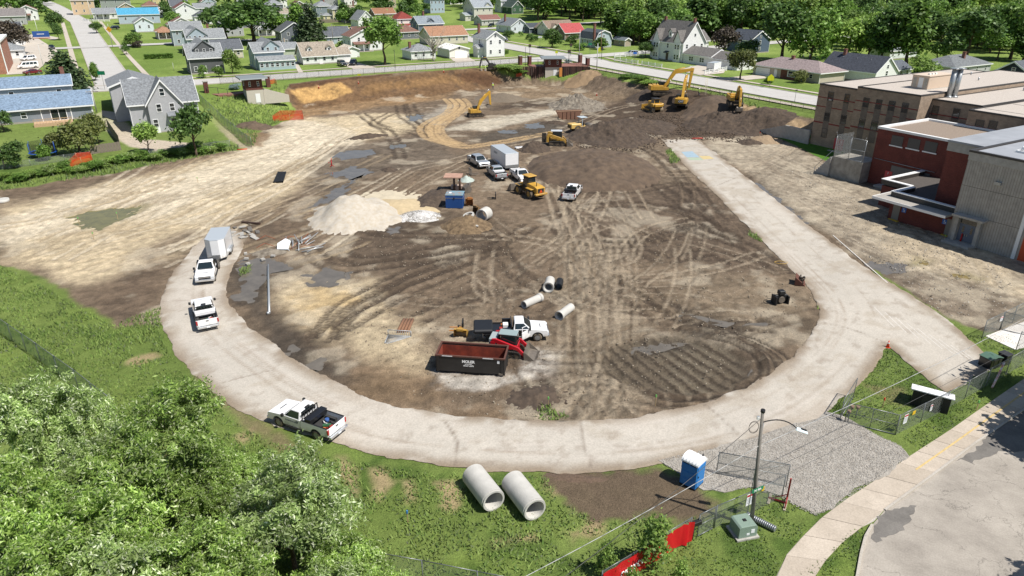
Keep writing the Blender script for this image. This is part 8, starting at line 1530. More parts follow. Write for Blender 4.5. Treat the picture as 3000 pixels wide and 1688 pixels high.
for x in(-.15,.75):m=MB();m.cyl((x,0,0),(x,0,2.3),.17,n=10);m.build('post',mat('post_rust',(108,84,72),noise=.3),T)
box_part(T,'base_sheet',mat('pale_board',(220,196,178),noise=.1),(-.7,1.1,.2,1.0,.05,.8))
def lump(name,label,cat,px,rx,ry,h,m,seed,rz=0.0,rough=.4,n=44,top=None,group=None,sharp=1.0,kind=None,sink=.15):
 g=gp(*px)if len(px)==2 else px;rs=np.random.RandomState(seed);u=np.linspace(-1.15,1.15,n);U,V=np.meshgrid(u,u);r=np.sqrt(U*U+V*V);f=fbm(U*3+seed,V*3,1.0,4,seed*1.3);f2=fbm(U*17+seed,V*17,1.0,3,seed*2.3);z=np.clip(1-r**sharp-(f-.5)*.5,-.2,1)*h+(f2-.5)*h*rough*np.clip(1.15-r,0,1)-sink;z=np.where(r>1.1,-sink-.2,z)
 cr,sr=math.cos(rz),math.sin(rz);wx=g[0]+U*rx*cr-V*ry*sr;wy=g[1]+U*rx*sr+V*ry*cr;z=z+hgt(wx,wy)-g[2]
 v=np.stack([U*rx,V*ry,z],-1).reshape(-1,3);ii=np.arange(n*n).reshape(n,n);f_=np.stack([ii[:-1,:-1].ravel(),ii[:-1,1:].ravel(),ii[1:,1:].ravel(),ii[1:,:-1].ravel()],1);o=meshnp(name,v,f_,m,smooth=True);o.location=tuple(g);o.rotation_euler=(0,0,rz);return tag(o,label,cat,group,kind)
SDK=mat('soil_dark',(106,90,75),rough=.95,noise=.35,nscale=1.6,bump=1.0,bscale=5,rgb2=(70,59,50));SBR=mat('soil_brown',(122,103,84),rough=.95,noise=.3,nscale=.9,bump=1.0,bscale=4,rgb2=(92,77,64));SGY=mat('rubble_grey',(168,158,142),rough=.95,noise=.5,nscale=1.6,bump=1.0,bscale=3,rgb2=(104,94,82));SYL=mat('soil_yellow',(186,152,108),rough=.95,noise=.3,nscale=1,bump=1,bscale=4)
GPL=mat('fine_gravel',(220,213,200),rough=.95,noise=.22,nscale=2.0,bump=.8,bscale=14,rgb2=(206,192,170));SAN=mat('sand_heap',(222,200,160),rough=.95,noise=.15,nscale=1.5,bump=.5);WST=mat('white_stone',(240,238,234),rough=.95,noise=.5,nscale=7,bump=1.0,bscale=10,rgb2=(168,164,160))
lump('gravel_pile','tall cone of pale fine gravel','gravel pile',(1042,634),6.9,7.4,3.2,GPL,3,0,.04,44,sharp=1.15);lump('sand_pile','low spread of beige sand running off the gravel cone','sand pile',(1170,606),4.6,7.0,1.1,SAN,5,R(60),.1,30);lump('sand_pile','flat pale sand apron behind the gravel cone','sand pile',(1150,590),7,9,.45,mat('sand_pale',(226,212,184),rough=.95,noise=.15,nscale=.8),6,.4,.1,30);lump('stone_pile','small heap of white drainage stone','stone pile',(1228,634),3.6,3.0,1.0,WST,9,0,.15,34);stones('stone_chips',[(gp(1228,634)[0]+3.2*math.cos(t),gp(1228,634)[1]+2.7*math.sin(t))for t in np.linspace(0,6.2,20)],900,.05,.1,0,STN,8,lambda x,y:np.clip(1-np.hypot((x-gp(1228,634)[0])/3.6,(y-gp(1228,634)[1])/3.0),0,1)*1.0-.15)
lump('dirt_mound','dark soil bank curving round the blue site chest','dirt mound',(1272,585),3.0,8.0,1.2,SDK,11,R(-15),.35);lump('rubble_pile','brown rubble heap with broken slabs before the manhole ring','rubble pile',(1368,664),3.9,3.2,1.7,mat('rubble_brown',(158,134,102),rough=.95,noise=.5,nscale=1.8,bump=1,bscale=4,rgb2=(96,78,58)),12,0,.6,34)
for k in range(16):
 g=gp(1368+rnd.uniform(-36,36),668+rnd.uniform(-12,10));m=MB();m.box((0,0,0),(rnd.uniform(.3,.7),rnd.uniform(.2,.5),rnd.uniform(.1,.2)));o=one('broken_slab',m,CONC if k%3 else SYL,'broken concrete chunk lying on the brown rubble heap','rubble',g,k,'chunks on the brown rubble heap');o.location.z+=.25+rnd.uniform(0,.35);o.rotation_euler=(rnd.uniform(-.5,.5),rnd.uniform(-.5,.5),k)
lump('dirt_mound','dark heap beside the yellow track loader','dirt mound',(1566,438),3.6,4.0,1.9,SDK,13,0,.5);lump('topsoil_mound','long low brown topsoil mound with sparse weeds right of the big trailer','dirt mound',(1740,498),12,13.5,2.7,SBR,14,R(10),.34,70,sharp=2.2);lump('dirt_mound','long dark spoil ridge behind the soil roller','dirt mound',(1790,400),9.5,11,3.0,SDK,15,R(25),.8,60);lump('dirt_mound','dark spoil ridge in front of the bulldozer','dirt mound',(1870,372),9,9,1.9,SDK,16,R(-20),.8,50);lump('rubble_pile','grey clay and rubble mound in mid excavation','rubble pile',(1690,312),8,9,3.0,SGY,17,R(10),.9,56)
lump('dirt_mound','black spoil heap under the bucket of the excavator facing this way','dirt mound',(2105,366),8.5,7.5,2.6,SDK,18,R(-25),.8,56);lump('dirt_mound','ragged dark spoil ridge running to the retaining wall','dirt mound',(2210,362),9,7,2.2,SDK,19,R(-28),.85,50);lump('dirt_mound','brown spoil bank beside the lettered excavator','dirt mound',(2070,318),6,8,2.0,SBR,20,R(-30),.35,36);lump('dirt_mound','pale sandy mound at the foot of the retaining wall','dirt mound',(2242,412),3.6,4.0,1.3,mat('soil_sandy',(182,158,128),rough=.95,noise=.2,bump=.8),21,0,.2);lump('dirt_mound','small dark heap beside the school lawn','dirt mound',(2196,418),3.0,3.0,.9,SDK,22,.5,.6);lump('dirt_mound','tiny dark heap on the wet floor','dirt mound',(1138,498),1.9,2.0,.7,SDK,23,0,.6);lump('dirt_mound','dark ragged clods along the wet ruts','dirt mound',(1075,402),5.5,2.0,.9,SDK,24,R(35),.7,34);lump('dirt_mound','grey silt mound right of the lone excavator','dirt mound',(1470,290),8,6,1.8,mat('silt_grey',(136,122,104),rough=.95,noise=.3,bump=.9,bscale=4),25,R(-20),.35,40);lump('dirt_mound','brown and yellow soil heap on the grass slope','dirt mound',(745,372),4.5,4,1.4,SBR,26,0,.4);lump('dirt_mound','dark heap at the gravel patch by the loop road','dirt mound',(1560,1165),3.2,2.2,.6,SDK,27,R(20),.8,40);lump('dirt_mound','tan sand heap before the sheet piles','dirt mound',(1705,232),6,5,1.6,mat('soil_tan',(176,148,114),rough=.95,noise=.25,bump=.8),28,0,.3);lump('dirt_mound','churned mud ridge by the portable toilet','dirt mound',(1690,1402),3.5,.8,.35,mat('mud_churn',(118,98,82),rough=.95,noise=.3,bump=1,bscale=6),29,R(-4),.9,34);lump('boulder','pale green tarp covered lump beside the steel platform','covered heap',(1366,530),1.6,1.3,1.1,mat('tarp_pale',(196,208,198),rough=.6,noise=.15),30,0,.3,24)
lump('dirt_mound','dark clods at the edge of the blue puddle','dirt mound',(1630,362),4.0,1.8,.9,SDK,31,R(-20),.8,30);lump('dirt_mound','dark ridge under the big excavator by the fence','dirt mound',(1890,280),6,4,1.2,SDK,32,R(10),.5,30)
# clods scattered over churned ground
cl=stonemat('soil_clods',(70,60,52),(128,110,92));stones('soil_clods',W2([(1680,430),(1780,370),(1900,330),(2050,330),(2230,380),(2200,420),(2000,410),(1800,470)]),2600,.08,.26,0,cl,5,lambda x,y:hgt(x,y));stones('soil_clods',W2([(1000,700),(1500,640),(1640,700),(2050,660),(2380,870),(2100,1130),(1600,1230),(1250,1200),(1000,960)]),3200,.04,.12,0,stonemat('field_clods',(92,80,68),(196,182,160)),6,lambda x,y:hgt(x,y)-.02);stones('soil_clods',W2([(2300,480),(2560,600),(2960,780),(2980,950),(2750,920),(2450,680)]),1600,.04,.12,0,stonemat('school_clods',(110,98,84),(230,222,208)),7,lambda x,y:hgt(x,y)-.02)
# debris by the small trailer
RUS=mat('rebar_rust',(168,92,60),rough=.9);r2=random.Random(5)
for k in range(16):A=gp(r2.uniform(835,900),r2.uniform(712,745));an=r2.uniform(.4,2.2);L=r2.uniform(1.5,3.0);m=MB();m.cyl((0,0,.08),(math.cos(an)*L,math.sin(an)*L,.15+r2.uniform(0,.5)),.06,n=7);one('scrap_pipe',m,mat('scrap_grey',(206,208,208),rough=.45,metal=.4),'grey scrap pipe in the tangled heap near the puddle','scrap pipe',A,0,'grey scrap pipes in the tangled heap')
for k in range(7):A=gp(r2.uniform(790,890),r2.uniform(700,735));an=r2.uniform(0,3.1);m=MB();m.tube([Vector((0,0,.1)),Vector((math.cos(an)*1.2,math.sin(an)*1.2,.5)),Vector((math.cos(an+.4)*2.2,math.sin(an+.4)*2.2,.15))],.035,5);one('rusty_bar',m,RUS,'bent rusty bar in the tangled heap near the puddle','scrap bar',A,0,'rusty bars in the tangled heap')
m=MB();m.add([(-.8,-.7,.3),(.5,-.9,.2),(.9,.5,.75),(.3,1.0,.95),(-.7,.6,.55)],[(0,1,2,3,4)]);m.add([(-.8,-.7,.22),(.5,-.9,.12),(.9,.5,.67),(.3,1.0,.87),(-.7,.6,.47)],[(4,3,2,1,0)]);one('sheet_metal',m,mat('white_sheet',(240,246,248),rough=.4,noise=.06),'crumpled white metal sheet on the tangled heap','sheet metal',gp(832,728),.3)
for k in range(15):A=gp(r2.uniform(672,760),r2.uniform(660,705));m=MB();m.box((0,0,.1),(r2.uniform(.4,1.6),r2.uniform(.3,.6),r2.uniform(.08,.16)));o=one('broken_slab',m,CONC if k%3 else mat('slab_dark',(128,122,114),noise=.2),'broken concrete slab at the end of the loop road','rubble',A,r2.uniform(0,3),'broken slabs at the loop road end');o.rotation_euler=(r2.uniform(-.2,.2),r2.uniform(-.2,.2),r2.uniform(0,3))
A=gp(708,656);m=MB();m.box((1.3,0,.15),(2.8,.3,.2),R(-14));one('timber_beam',m,mat('dark_timber',(84,62,50),noise=.3),'dark timber beam lying on red dirt','timber',A)
for k,(px,py)in enumerate([(722,760),(726,775),(720,745),(800,752),(770,762)]):m=MB();m.box((0,0,.1),(.5,.35,.2));one('broken_slab',m,CONC,'pale block by the grey puddle','rubble',gp(px,py),k,'pale blocks by the grey puddle')
lump('rubble_pile','low grey rubble strip behind the puddle','rubble pile',(790,740),2.8,1.4,.6,SGY,33,.3,.7,26)
# trench box, attachments by the loop, hose
T=thing('trench_box','rusty steel trench box with ribs lying by the soil roller','trench box',gp(1668,350),R(12));RB_=mat('trench_rust',(150,110,88),rough=.85,noise=.35);m=MB();m.prof([(-3.0,1.9),(3.0,1.9),(2.1,0),(-2.0,0)],-.08,.08);m.build('panel',RB_,T);m=MB();m.prof([(-3.0,1.9),(3.0,1.9),(2.1,0),(-2.0,0)],1.6,1.76);m.build('panel',RB_,T)
for x in(-1.6,-.6,.4,1.4):box_part(T,'rib',RB_,(x-.08,x+.08,-.2,-.08,.1,1.8))
for x in(-1.8,1.8):m=MB();m.cyl((x,.08,1.2),(x,1.6,1.2),.1,n=8);m.build('spreader',RB_,T)
box_part(T,'top_rail',mat('rail_tan',(206,168,136),rough=.8),(-3.1,3.1,-.12,.12,1.9,2.0))
T=thing('machine_attachment','black hydraulic attachment with hose loop on the dirt','attachment',gp(2284,888),R(10));box_part(T,'plate',BLKP,(-.7,.7,-.15,.15,.05,1.0),bevel=.05);box_part(T,'motor',BLKP,(-.3,.35,-.25,.35,1.0,1.45),bevel=.05);m=MB();m.cyl((0,-.2,.5),(0,-.32,.5),.35,n=14);m.build('hub',MSTL,T);m=MB();m.tube([Vector((-.7-.55+.55*math.cos(a),.1,.3+.28*math.sin(a)))for a in np.linspace(0,6.28,12)],.03,5);m.build('hose',BLKP,T);box_part(T,'frame',BLKP,(-.75,-.62,-.5,.5,0,.9),(.62,.75,-.5,.5,0,.9))
T=thing('machine_attachment','brown steel attachment full of teeth at the edge of the loop road','attachment',gp(2342,830),R(-22));m=MB();m.prof([(-.5,0),(.6,0),(.3,.3),(-.5,.9)],-.75,.75,'y');m.build('shell',mat('attach_brown',(112,70,56),rough=.8,noise=.2),T);m=MB();[m.box((r2.uniform(-.3,.4),r2.uniform(-.6,.6),r2.uniform(.3,.8)),(.25,.12,.12),r2.uniform(0,3))for _ in range(22)];m.build('teeth',CATD,T)
m=MB();m.tube([Vector((.75*math.cos(a),.45*math.sin(a),.04))for a in np.linspace(0,6.28,22)],.035,6);one('hose_ring',m,mat('hose_yellow',(226,186,96)),'yellow hose laid in a ring on the dirt','hose',gp(2288,770))
# orange nets, stakes, cones
ORN=meshmat('orange_net',(246,84,40),.62,7.0,0.0)
def netfence(label,px,h):
 pts=W2(px);T=thing('safety_net',label,'safety net',(*pts[0],h1(*pts[0])));o0=np.array(T.location);W_=[(p[0]-o0[0],p[1]-o0[1],h1(*p)-o0[2])for p in pts]
 for a in W_:m=MB();m.cyl(a,(a[0],a[1],a[2]+h+.1),.03,n=5);m.build('stake',mat('stake_wood',(206,178,136)),T)
 for a,b in zip(W_[:-1],W_[1:]):netpanel('net_panel',[a,b,(b[0],b[1],b[2]+h),(a[0],a[1],a[2]+h*.9)],T,ORN)
netfence('orange safety net enclosure on the pale dirt',[(800,356),(850,352),(890,350),(888,338),(820,340),(800,356)],1.3);netfence('orange safety net among the weeds on the yard bank',[(206,490),(240,482),(272,470),(268,462),(225,468),(206,490)],1.2);netfence('orange safety net scrap on the rim weeds',[(1512,226),(1528,222),(1530,216)],1.0);netfence('orange net tied to the brick pillar by the far street',[(792,247),(806,244),(812,250)],1.2)
for k,(px,py,c)in enumerate([(2042,400,0),(2232,385,1),(2225,400,1),(2370,420,1),(972,478,1),(275,700,2),(232,655,2),(345,640,2),(580,535,2),(1606,1192,2),(2585,1195,1),(2860,1203,2),(2765,708,2),(965,490,1),(1195,1530,3),(1920,1186,2)]):
 T=thing('survey_stake',['short wooden survey stake with a faint tag','red tipped survey stake in bare ground','wooden survey stake with green ribbon','survey stake with blue ribbon in the grass'][c],'stake',gp(px,py),k,['plain','red','green','blue'][c]+' survey stakes');m=MB();m.box((0,0,.35),(.05,.05,1.0));m.build('stick',mat('stake_wood',(206,178,136)),T);m=MB();m.box((0,0,.82),(.09,.09,.22));m.build('ribbon',[MAT['stake_wood'],mat('ribbon_red',(236,60,44)),mat('ribbon_green',(130,214,110)),mat('ribbon_blue',(70,150,220))][c],T)
COR=mat('cone_orange',(244,84,40),rough=.5)
for k,(px,py,l)in enumerate([(934,258,'traffic cone on the rim of the yellow cut'),(2600,1018,'small traffic cone at the tip of the grass triangle'),(1748,280,'toppled orange cone in mid excavation'),(1050,246,'orange marker on the bank below the far fence'),(1300,212,'orange marker on the bank near the small dark excavator')]):
 T=thing('traffic_cone',l,'cone',gp(px,py));m=MB();m.cyl((0,0,.03),(0,0,.72),.16,.03,n=12);m.build('cone',COR,T);box_part(T,'base',COR,(-.2,.2,-.2,.2,0,.04));m=MB();m.cyl((0,0,.4),(0,0,.52),.098,.076,n=12);m.build('reflective_band',PLATE,T)
RDS=mat('stand_red',(206,36,36))
for k,(px,py,l)in enumerate([(2812,712,'red hydrant like stand before the gymnasium doors'),(972,488,'red hydrant like stand in the pale dirt'),(2362,416,'red hydrant like stand on the school lawn')]):
 T=thing('red_stand',l,'stand',gp(px,py));m=MB();m.cyl((0,0,.1),(0,0,1.1),.1,n=10);m.cyl((0,0,1.1),(0,0,1.3),.13,.04,n=10);m.build('column',RDS,T);m=MB();[m.cyl((0,0,.3),(.45*math.cos(a),.45*math.sin(a),.03),.05,n=6)for a in(0,2.1,4.2)];m.build('foot',RDS,T)
m=MB();m.cyl((0,0,.12),(2.2,.4,.12),.12,n=8);m.cyl((.3,.4,.12),(2.4,.1,.14),.1,n=8);one('sediment_log',m,mat('log_red',(214,76,60),noise=.3),'red sediment log across the end of the asphalt road','sediment log',gp(2026,408));m=MB();m.cyl((0,0,.1),(1.8,.5,.1),.1,n=8);one('fallen_tube',m,mat('tube_orange',(240,96,60)),'orange tube lying at the end of the slatted fence','tube',gp(695,440));m=MB();m.cyl((0,0,-.2),(0,0,.35),.9,n=20);one('manhole',m,PCON,'white concrete manhole cover ring half buried in the tan dirt','manhole',gp(8,590));m=MB();m.box((0,0,.25),(2.6,1.0,.35),.3);one('white_bag',m,WHITE,'white wrapped bundle by the dark heap','bundle',gp(1528,436),bevel=.1)
# painted squares on the asphalt road end
for px,c,nm in[([(1996,446),(2028,444),(2050,462),(2012,462)],(176,200,214),'blue'),([(2012,463),(2050,463),(2062,470),(2022,470)],(190,206,180),'green'),([(2048,458),(2078,458),(2092,466),(2060,468)],(228,206,150),'yellow')]:slab('painted_marking',gl(px),.056,.004,mat('faded_'+nm,c,rough=.9,noise=.15,nscale=2),step=0)
for ln in([(2062,482),(2112,480),(2138,500)],[(1960,420),(1990,417)],[(2440,690),(2520,760),(2600,830)]):ribbon('painted_line',gl(ln),.14,.056,mat('faded_white',(236,230,220),noise=.2,nscale=3))
for k in range(9):a=(2560+k*32,900+k*16);ribbon('painted_line',gl([a,(a[0]+60+k*3,a[1]+60)]),.08,.056,MAT['faded_white'])
# ======================== TICKET BOOTHS AND FAR RIM
DBR=brickmat('booth_brick',(128,66,54),(104,50,42),(128,100,90))
def booth(label,px,w,d,hl,hu,rz=GRID,roofc=(150,158,160)):
 g=gp(*px);T=thing('ticket_booth',label,'ticket booth',g,rz);box_part(T,'concrete_base',mat('booth_concrete',(224,216,200),noise=.12,rough=.9),(0,w,0,d,-.8,hl));box_part(T,'brick_upper',DBR,(-.03,w+.03,-.03,d+.03,hl,hl+hu));r=box_part(T,'roof',mat('booth_roof',roofc,rough=.6,noise=.12),(-1.2,w+1.2,-1.2,d+1.2,hl+hu,hl+hu+.3));box_part(r,'fascia',mat('booth_fascia',(196,206,210)),(-1.24,w+1.24,-1.24,-1.2,hl+hu+.0,hl+hu+.28));box_part(T,'door',DOORW,(w*.5,w*.5+1.1,-.06,.02,0,2.1))
 for u in(.25,.75):window(T,w*u,-.03,hl+hu*.55,.5,1.1,'f')
 window(T,-.03,d*.5,hl+hu*.55,.6,1.1,'l');return T
TB1=booth('square ticket booth with white lower storey and flat roof on the grass slope',(727,303),3.9,4.2,3.0,2.6);wl_=MB();wl_.prof([(4.0,-.5),(4.0,3.2),(10,1.2),(10,-.5)],.3,.6);wl_.build('wing_wall',MAT['booth_concrete'],TB1)
TB2=booth('square ticket booth with concrete lower storey among sheet piles at the far rim',(1597,229),5.0,4.5,2.8,2.5,R(4))
TB2.location.z=2.2
SPM=mat('sheet_pile_rust',(112,84,74),rough=.85,noise=.35,nscale=2);SPD=mat('sheet_pile_dark',(82,64,58),rough=.85,noise=.3)
SP=thing('sheet_pile_wall','row of rusty steel sheet piles holding the plaza beside the booth','sheet piles',gp(1526,212),0);o0=np.array(SP.location);sp_pts=resample([gp(1526,212)[:2],gp(1545,214)[:2],gp(1592,222)[:2]],13)
for i,p in enumerate(sp_pts):m=MB();m.box((0,0,1.2),(.75,.25+.12*(i%2),4.4),R(30));m.build('pile',SPM if i%3 else SPD,SP,loc=(p[0]-o0[0],p[1]-o0[1]+.12*(i%2),1.75-o0[2]))
SP2=thing('sheet_pile_wall','row of rusty steel sheet piles right of the concrete booth','sheet piles',gp(1652,222),0);o0=np.array(SP2.location);sp_pts=resample([gp(1650,224)[:2],gp(1690,212)[:2],gp(1725,205)[:2]],13)
for i,p in enumerate(sp_pts):m=MB();m.box((0,0,1.2),(.75,.25+.12*(i%2),4.4),R(-20));m.build('pile',SPM if i%3 else SPD,SP2,loc=(p[0]-o0[0],p[1]-o0[1]+.12*(i%2),1.85-o0[2]))
def pillar(label,px,h=2.6,z=None):
 g=gp(*px);T=thing('brick_pillar',label,'pillar',g if z is None else(g[0],g[1],z),GRID,'brick pillars');box_part(T,'shaft',DBR,(-.5,.5,-.5,.5,-.6,h));box_part(T,'cap',CONC,(-.6,.6,-.6,.6,h,h+.18))
for px in((606,272),(787,255),(1524,190),(1551,190),(1699,186),(1721,196)):pillar('red brick fence pillar with concrete cap beside a ticket booth',px)
def ironfence(label,pts):
 T=fence(label,pts,1.5,2.4,POSTD,None,r=.06,name='iron_fence');return T
ironfence('black iron fence by the left ticket booth',W2([(608,274),(640,276),(668,280)]));ironfence('black iron fence round the centre plaza',W2([(1552,190),(1600,188),(1660,187),(1700,187)]))
slab('plaza',W2([(608,272),(705,262),(715,275),(690,284),(640,284)]),h1(*gp(660,275)[:2])+.1,.4,mat('plaza_brick',(170,120,104),noise=.2),step=0);slab('plaza',W2([(1545,192),(1700,188),(1720,198),(1650,206),(1560,206)]),5.12,.4,MAT['plaza_brick'],step=0)
box=MB();box.box((0,0,1.0),(.9,.3,2.6),0);one('timber_form',box,mat('form_orange',(226,150,70),noise=.15),'orange timber formwork against the concrete booth','formwork',(gp(1642,226)[0],gp(1642,226)[1],2.6),R(20))
T=thing('ladder','pale ladder leaning in the trench by the far fence','ladder',gp(2066,281),R(20));m=MB()
for s in(-.25,.25):m.cyl((s,0,0),(s+.6,.9,4.2),.05,n=6)
m.build('stile',mat('ladder_pale',(236,226,196)),T)
for k in range(9):m=MB();t=(k+1)/10;m.cyl((-.25+.6*t,.9*t,4.2*t),(.25+.6*t,.9*t,4.2*t),.03,n=5);m.build('rung',MAT['ladder_pale'],T)
# ======================== PEOPLE
def person(label,loc,rz,shirt,trousers,hat=None,pose='stand',s=1.0):
 T=thing('person',label,'person',loc,rz);T.scale=(s,)*3;sk={'pelvis':(0,0,.95),'chest':(0.02,0,1.28),'neck':(.02,0,1.48),'head':(.03,0,1.58),'crown':(.03,0,1.73)}
 for sd,y in(('l',.12),('r',-.12)):
  st=.14 if sd=='l' else-.12;sk['hip'+sd]=(0,y,.9);sk['knee'+sd]=(st*.6+.03,y*1.1,.5);sk['ank'+sd]=(st,y*1.15,.08);sk['toe'+sd]=(st+.17,y*1.2,.04)
  sk['sh'+sd]=(.0,y*1.55,1.42);fw=.22 if(pose=='work' or sd=='l')else.05;sk['elb'+sd]=(.04+fw*.3,y*2.1,1.15);sk['wri'+sd]=(.08+fw,y*1.9,.95+fw*.4);sk['hand'+sd]=(.12+fw,y*1.8,.87+fw*.4)
 names=list(sk);ed=[('pelvis','chest'),('chest','neck'),('neck','head'),('head','crown')]
 for sd in 'lr':ed+=[('pelvis','hip'+sd),('hip'+sd,'knee'+sd),('knee'+sd,'ank'+sd),('ank'+sd,'toe'+sd),('chest','sh'+sd),('sh'+sd,'elb'+sd),('elb'+sd,'wri'+sd),('wri'+sd,'hand'+sd)]
 rad={'pelvis':.155,'chest':.17,'neck':.06,'head':.095,'crown':.09}
 rad.update({k:v for sd in 'lr' for k,v in(('hip'+sd,.10),('knee'+sd,.075),('ank'+sd,.055),('toe'+sd,.05),('sh'+sd,.075),('elb'+sd,.052),('wri'+sd,.04),('hand'+sd,.045))})
 me=bpy.data.meshes.new('body');me.from_pydata([sk[n_]for n_ in names],[(names.index(a),names.index(b))for a,b in ed],[]);o=bpy.data.objects.new('body',me);COL.objects.link(o);o.modifiers.new('skin','SKIN');
 for i,n_ in enumerate(names):me.skin_vertices[0].data[i].radius=(rad[n_],rad[n_]);me.skin_vertices[0].data[i].use_root=n_=='pelvis'
 sm=o.modifiers.new('sub','SUBSURF');sm.levels=1;sm.render_levels=1;dg=bpy.context.evaluated_depsgraph_get();m2=bpy.data.meshes.new_from_object(o.evaluated_get(dg));bpy.data.objects.remove(o)
 skin=mat('skin',(214,168,140),rough=.6);boots=mat('boots',(70,56,46),rough=.8);m2.materials.clear();[m2.materials.append(x)for x in(skin,shirt,trousers,boots)]
 for f in m2.polygons:
  c=f.center;f.use_smooth=True;f.material_index=3 if c.z<.14 else 2 if c.z<.98 and abs(c.y)<.3 and not(abs(c.y)>.17 and c.z>.8)else 0 if(c.z>1.49 or(abs(c.y)>.19 and c.z<1.05))else 1
 link('body',m2,T)
 if hat:h=MB();h.loft([[(.03+r*math.cos(a),r*math.sin(a),z)for a in np.linspace(0,5.9,14)]for r,z in((.15,1.68),(.13,1.70),(.125,1.75),(.09,1.82),(.02,1.845))],cap=True,smooth=True);h.build('hard_hat',hat,T)
 v=MB();v.b2(-.14,.19,-.19,.19,1.1,1.14);v.b2(-.14,.19,-.19,.19,1.26,1.30);v.build('reflective_strip',mat('reflective',(226,228,214)),T)if shirt.name.startswith('hi')else None
 return T
HIV=mat('hi_vis_yellow',(206,246,70),rough=.6);DEN=mat('denim',(70,84,112),rough=.8);WHH=mat('hat_white',(248,248,244),rough=.4);LGT=mat('shirt_pale',(226,226,226))
person('worker in yellow vest and white helmet standing by the small dark excavator',gp(1411,209),R(170),HIV,LGT,WHH);person('second worker in yellow vest bending beside the small dark excavator',gp(1422,210),R(120),HIV,LGT,WHH,'work');person('worker in yellow vest walking at the toe of the cut bank',gp(1444,262),R(-60),HIV,DEN,WHH);person('worker in yellow vest and white helmet standing in the trench by the fence',gp(2047,281),R(60),HIV,DEN,WHH,'work');person('pedestrian in pale shirt standing on the white garage drive',gp(1372,172),R(-90),LGT,mat('grey_trousers',(130,132,136)))
# ======================== POLES, SIGNS AND YARD THINGS IN THE TOWN
def pole(label,base,topy,r=.13,m=None,arm=None,group=None,cross=False,name='utility_pole',cat='pole'):
 g=gp(*base);h=next((hh for hh in np.arange(1,25,.1)if P(g[0],g[1],g[2]+hh)[1]<=topy),9.0);T=thing(name,label,cat,g,GRID,group);a=MB();a.cyl((0,0,-.3),(0,0,h),r,r*.7,n=9);a.build('shaft',m or WOODP,T)
 if cross:box_part(T,'cross_arm',WOODP,(-1.2,1.2,-.06,.06,h-.9,h-.75));[box_part(T,'insulator',COPW,(x-.05,x+.05,-.05,.05,h-.75,h-.58))for x in(-1.1,-.5,.5,1.1)]
 if arm:b=MB();b.cyl((0,0,h-.1),(arm,0,h+.1),.04,n=6);b.build('arm',m or STEEL,T);box_part(T,'lamp',STEEL,(arm-.3,arm+.3,-.12,.12,h+.02,h+.14))
 return T
LPM=mat('pale_pole',(214,214,210),rough=.5);pole('tall pale utility pole beside the drive of the grey house',(284,330),258,.12,LPM,cross=True);pole('tall pale street lamp pole at the far side street corner',(272,72),-6,.14,LPM);pole('white flagpole by the blue sign',(112,100),50,.09,COPW,name='flagpole');pole('thin car park lamp pole in front of the white van',(133,215),130,.08,LPM,arm=1.2,name='street_lamp',cat='street lamp');pole('thin car park lamp pole by the plum tree',(70,120),66,.08,LPM,arm=-1.2,name='street_lamp',cat='street lamp');pole('timber pole behind the light blue house',(838,160),112,.14,mat('tan_timber',(206,182,146)),cross=True);pole('timber pole at the corner of the cape cottage roof',(978,140),72,.16,WOODP,cross=True);pole('pale pole with sign by the sleeping sapling',(330,138),70,.09,LPM);pole('dark timber pole beside the gambrel house chimney',(1760,150),92,.15,mat('dark_timber2',(150,116,100)));pole('grey pole with signs at the crossroads corner',(1748,207),128,.14,LPM);pole('pale pole at the kerb by the gambrel house',(1697,162),88,.11,LPM);pole('slim pole with lamp at the far street before the maple',(1158,200),146,.08,POSTD,name='street_lamp',cat='street lamp');pole('ornate black street lamp by the centre booth',(1539,193),138,.08,POSTD,name='street_lamp',cat='street lamp');pole('slim lamp pole before the grey bungalow yard corner',(1390-880,208),185,.07,LPM,name='street_lamp',cat='street lamp');pole('timber pole standing at the weedy yard corner',(15,496),418,.13,WOODP)
def signal(label,px,topy):
 T=pole(label,px,topy,.09,POSTD,name='traffic_signal',cat='traffic signal');h=[c for c in T.children if c.name.startswith('shaft')][0].dimensions.z-.3
 for s in(-.28,.28):b=box_part(T,'signal_head',BLKP,(s-.17,s+.17,-.15,.15,h-1.1,h-.1),bevel=.02);[box_part(b,'lens',mm,(s-.09,s+.09,-.17,-.15,z,z+.18))for z,mm in((h-.36,mat('lens_red',(120,30,28))),(h-.68,mat('lens_amber',(130,96,30))),(h-1.0,mat('lens_green',(36,104,72))))]
signal('black traffic signal at the near kerb of the crossroads',(1666,192),146);signal('black traffic signal by the gambrel house corner',(1672,164),128);signal('black traffic signal on the corner island',(1552,166),130);signal('black traffic signal on the right side of the crossroads',(1762,176),138)
def roadsign(label,px,h,m,shape,w=.75,txt=None,rz=R(0)):
 T=thing('road_sign',label,'road sign',gp(*px),rz);a=MB();a.cyl((0,0,-.2),(0,0,h),.04,n=6);a.build('post',POSTM,T);b=MB()
 if shape=='diamond':b.box((0,-.05,h-.1),(w,.03,w),M=Matrix.Rotation(R(45),4,'Y'))
 elif shape=='pent':b.prof([(-w/2,h-w),(w/2,h-w),(w/2,h-w*.4),(0,h),(-w/2,h-w*.4)],-.07,-.04)
 else:b.b2(-w/2,w/2,-.07,-.04,h-w*.5,h)
 bo_=b.build('panel',m,T)
 if shape=='diamond':c=MB();c.b2(-.06,.06,-.085,-.065,h-.38,h+.14);c.b2(-.16,-.06,-.085,-.065,h-.12,h-.02);c.b2(.06,.16,-.085,-.065,h-.26,h-.16);c.build('symbol',BLKP,bo_)
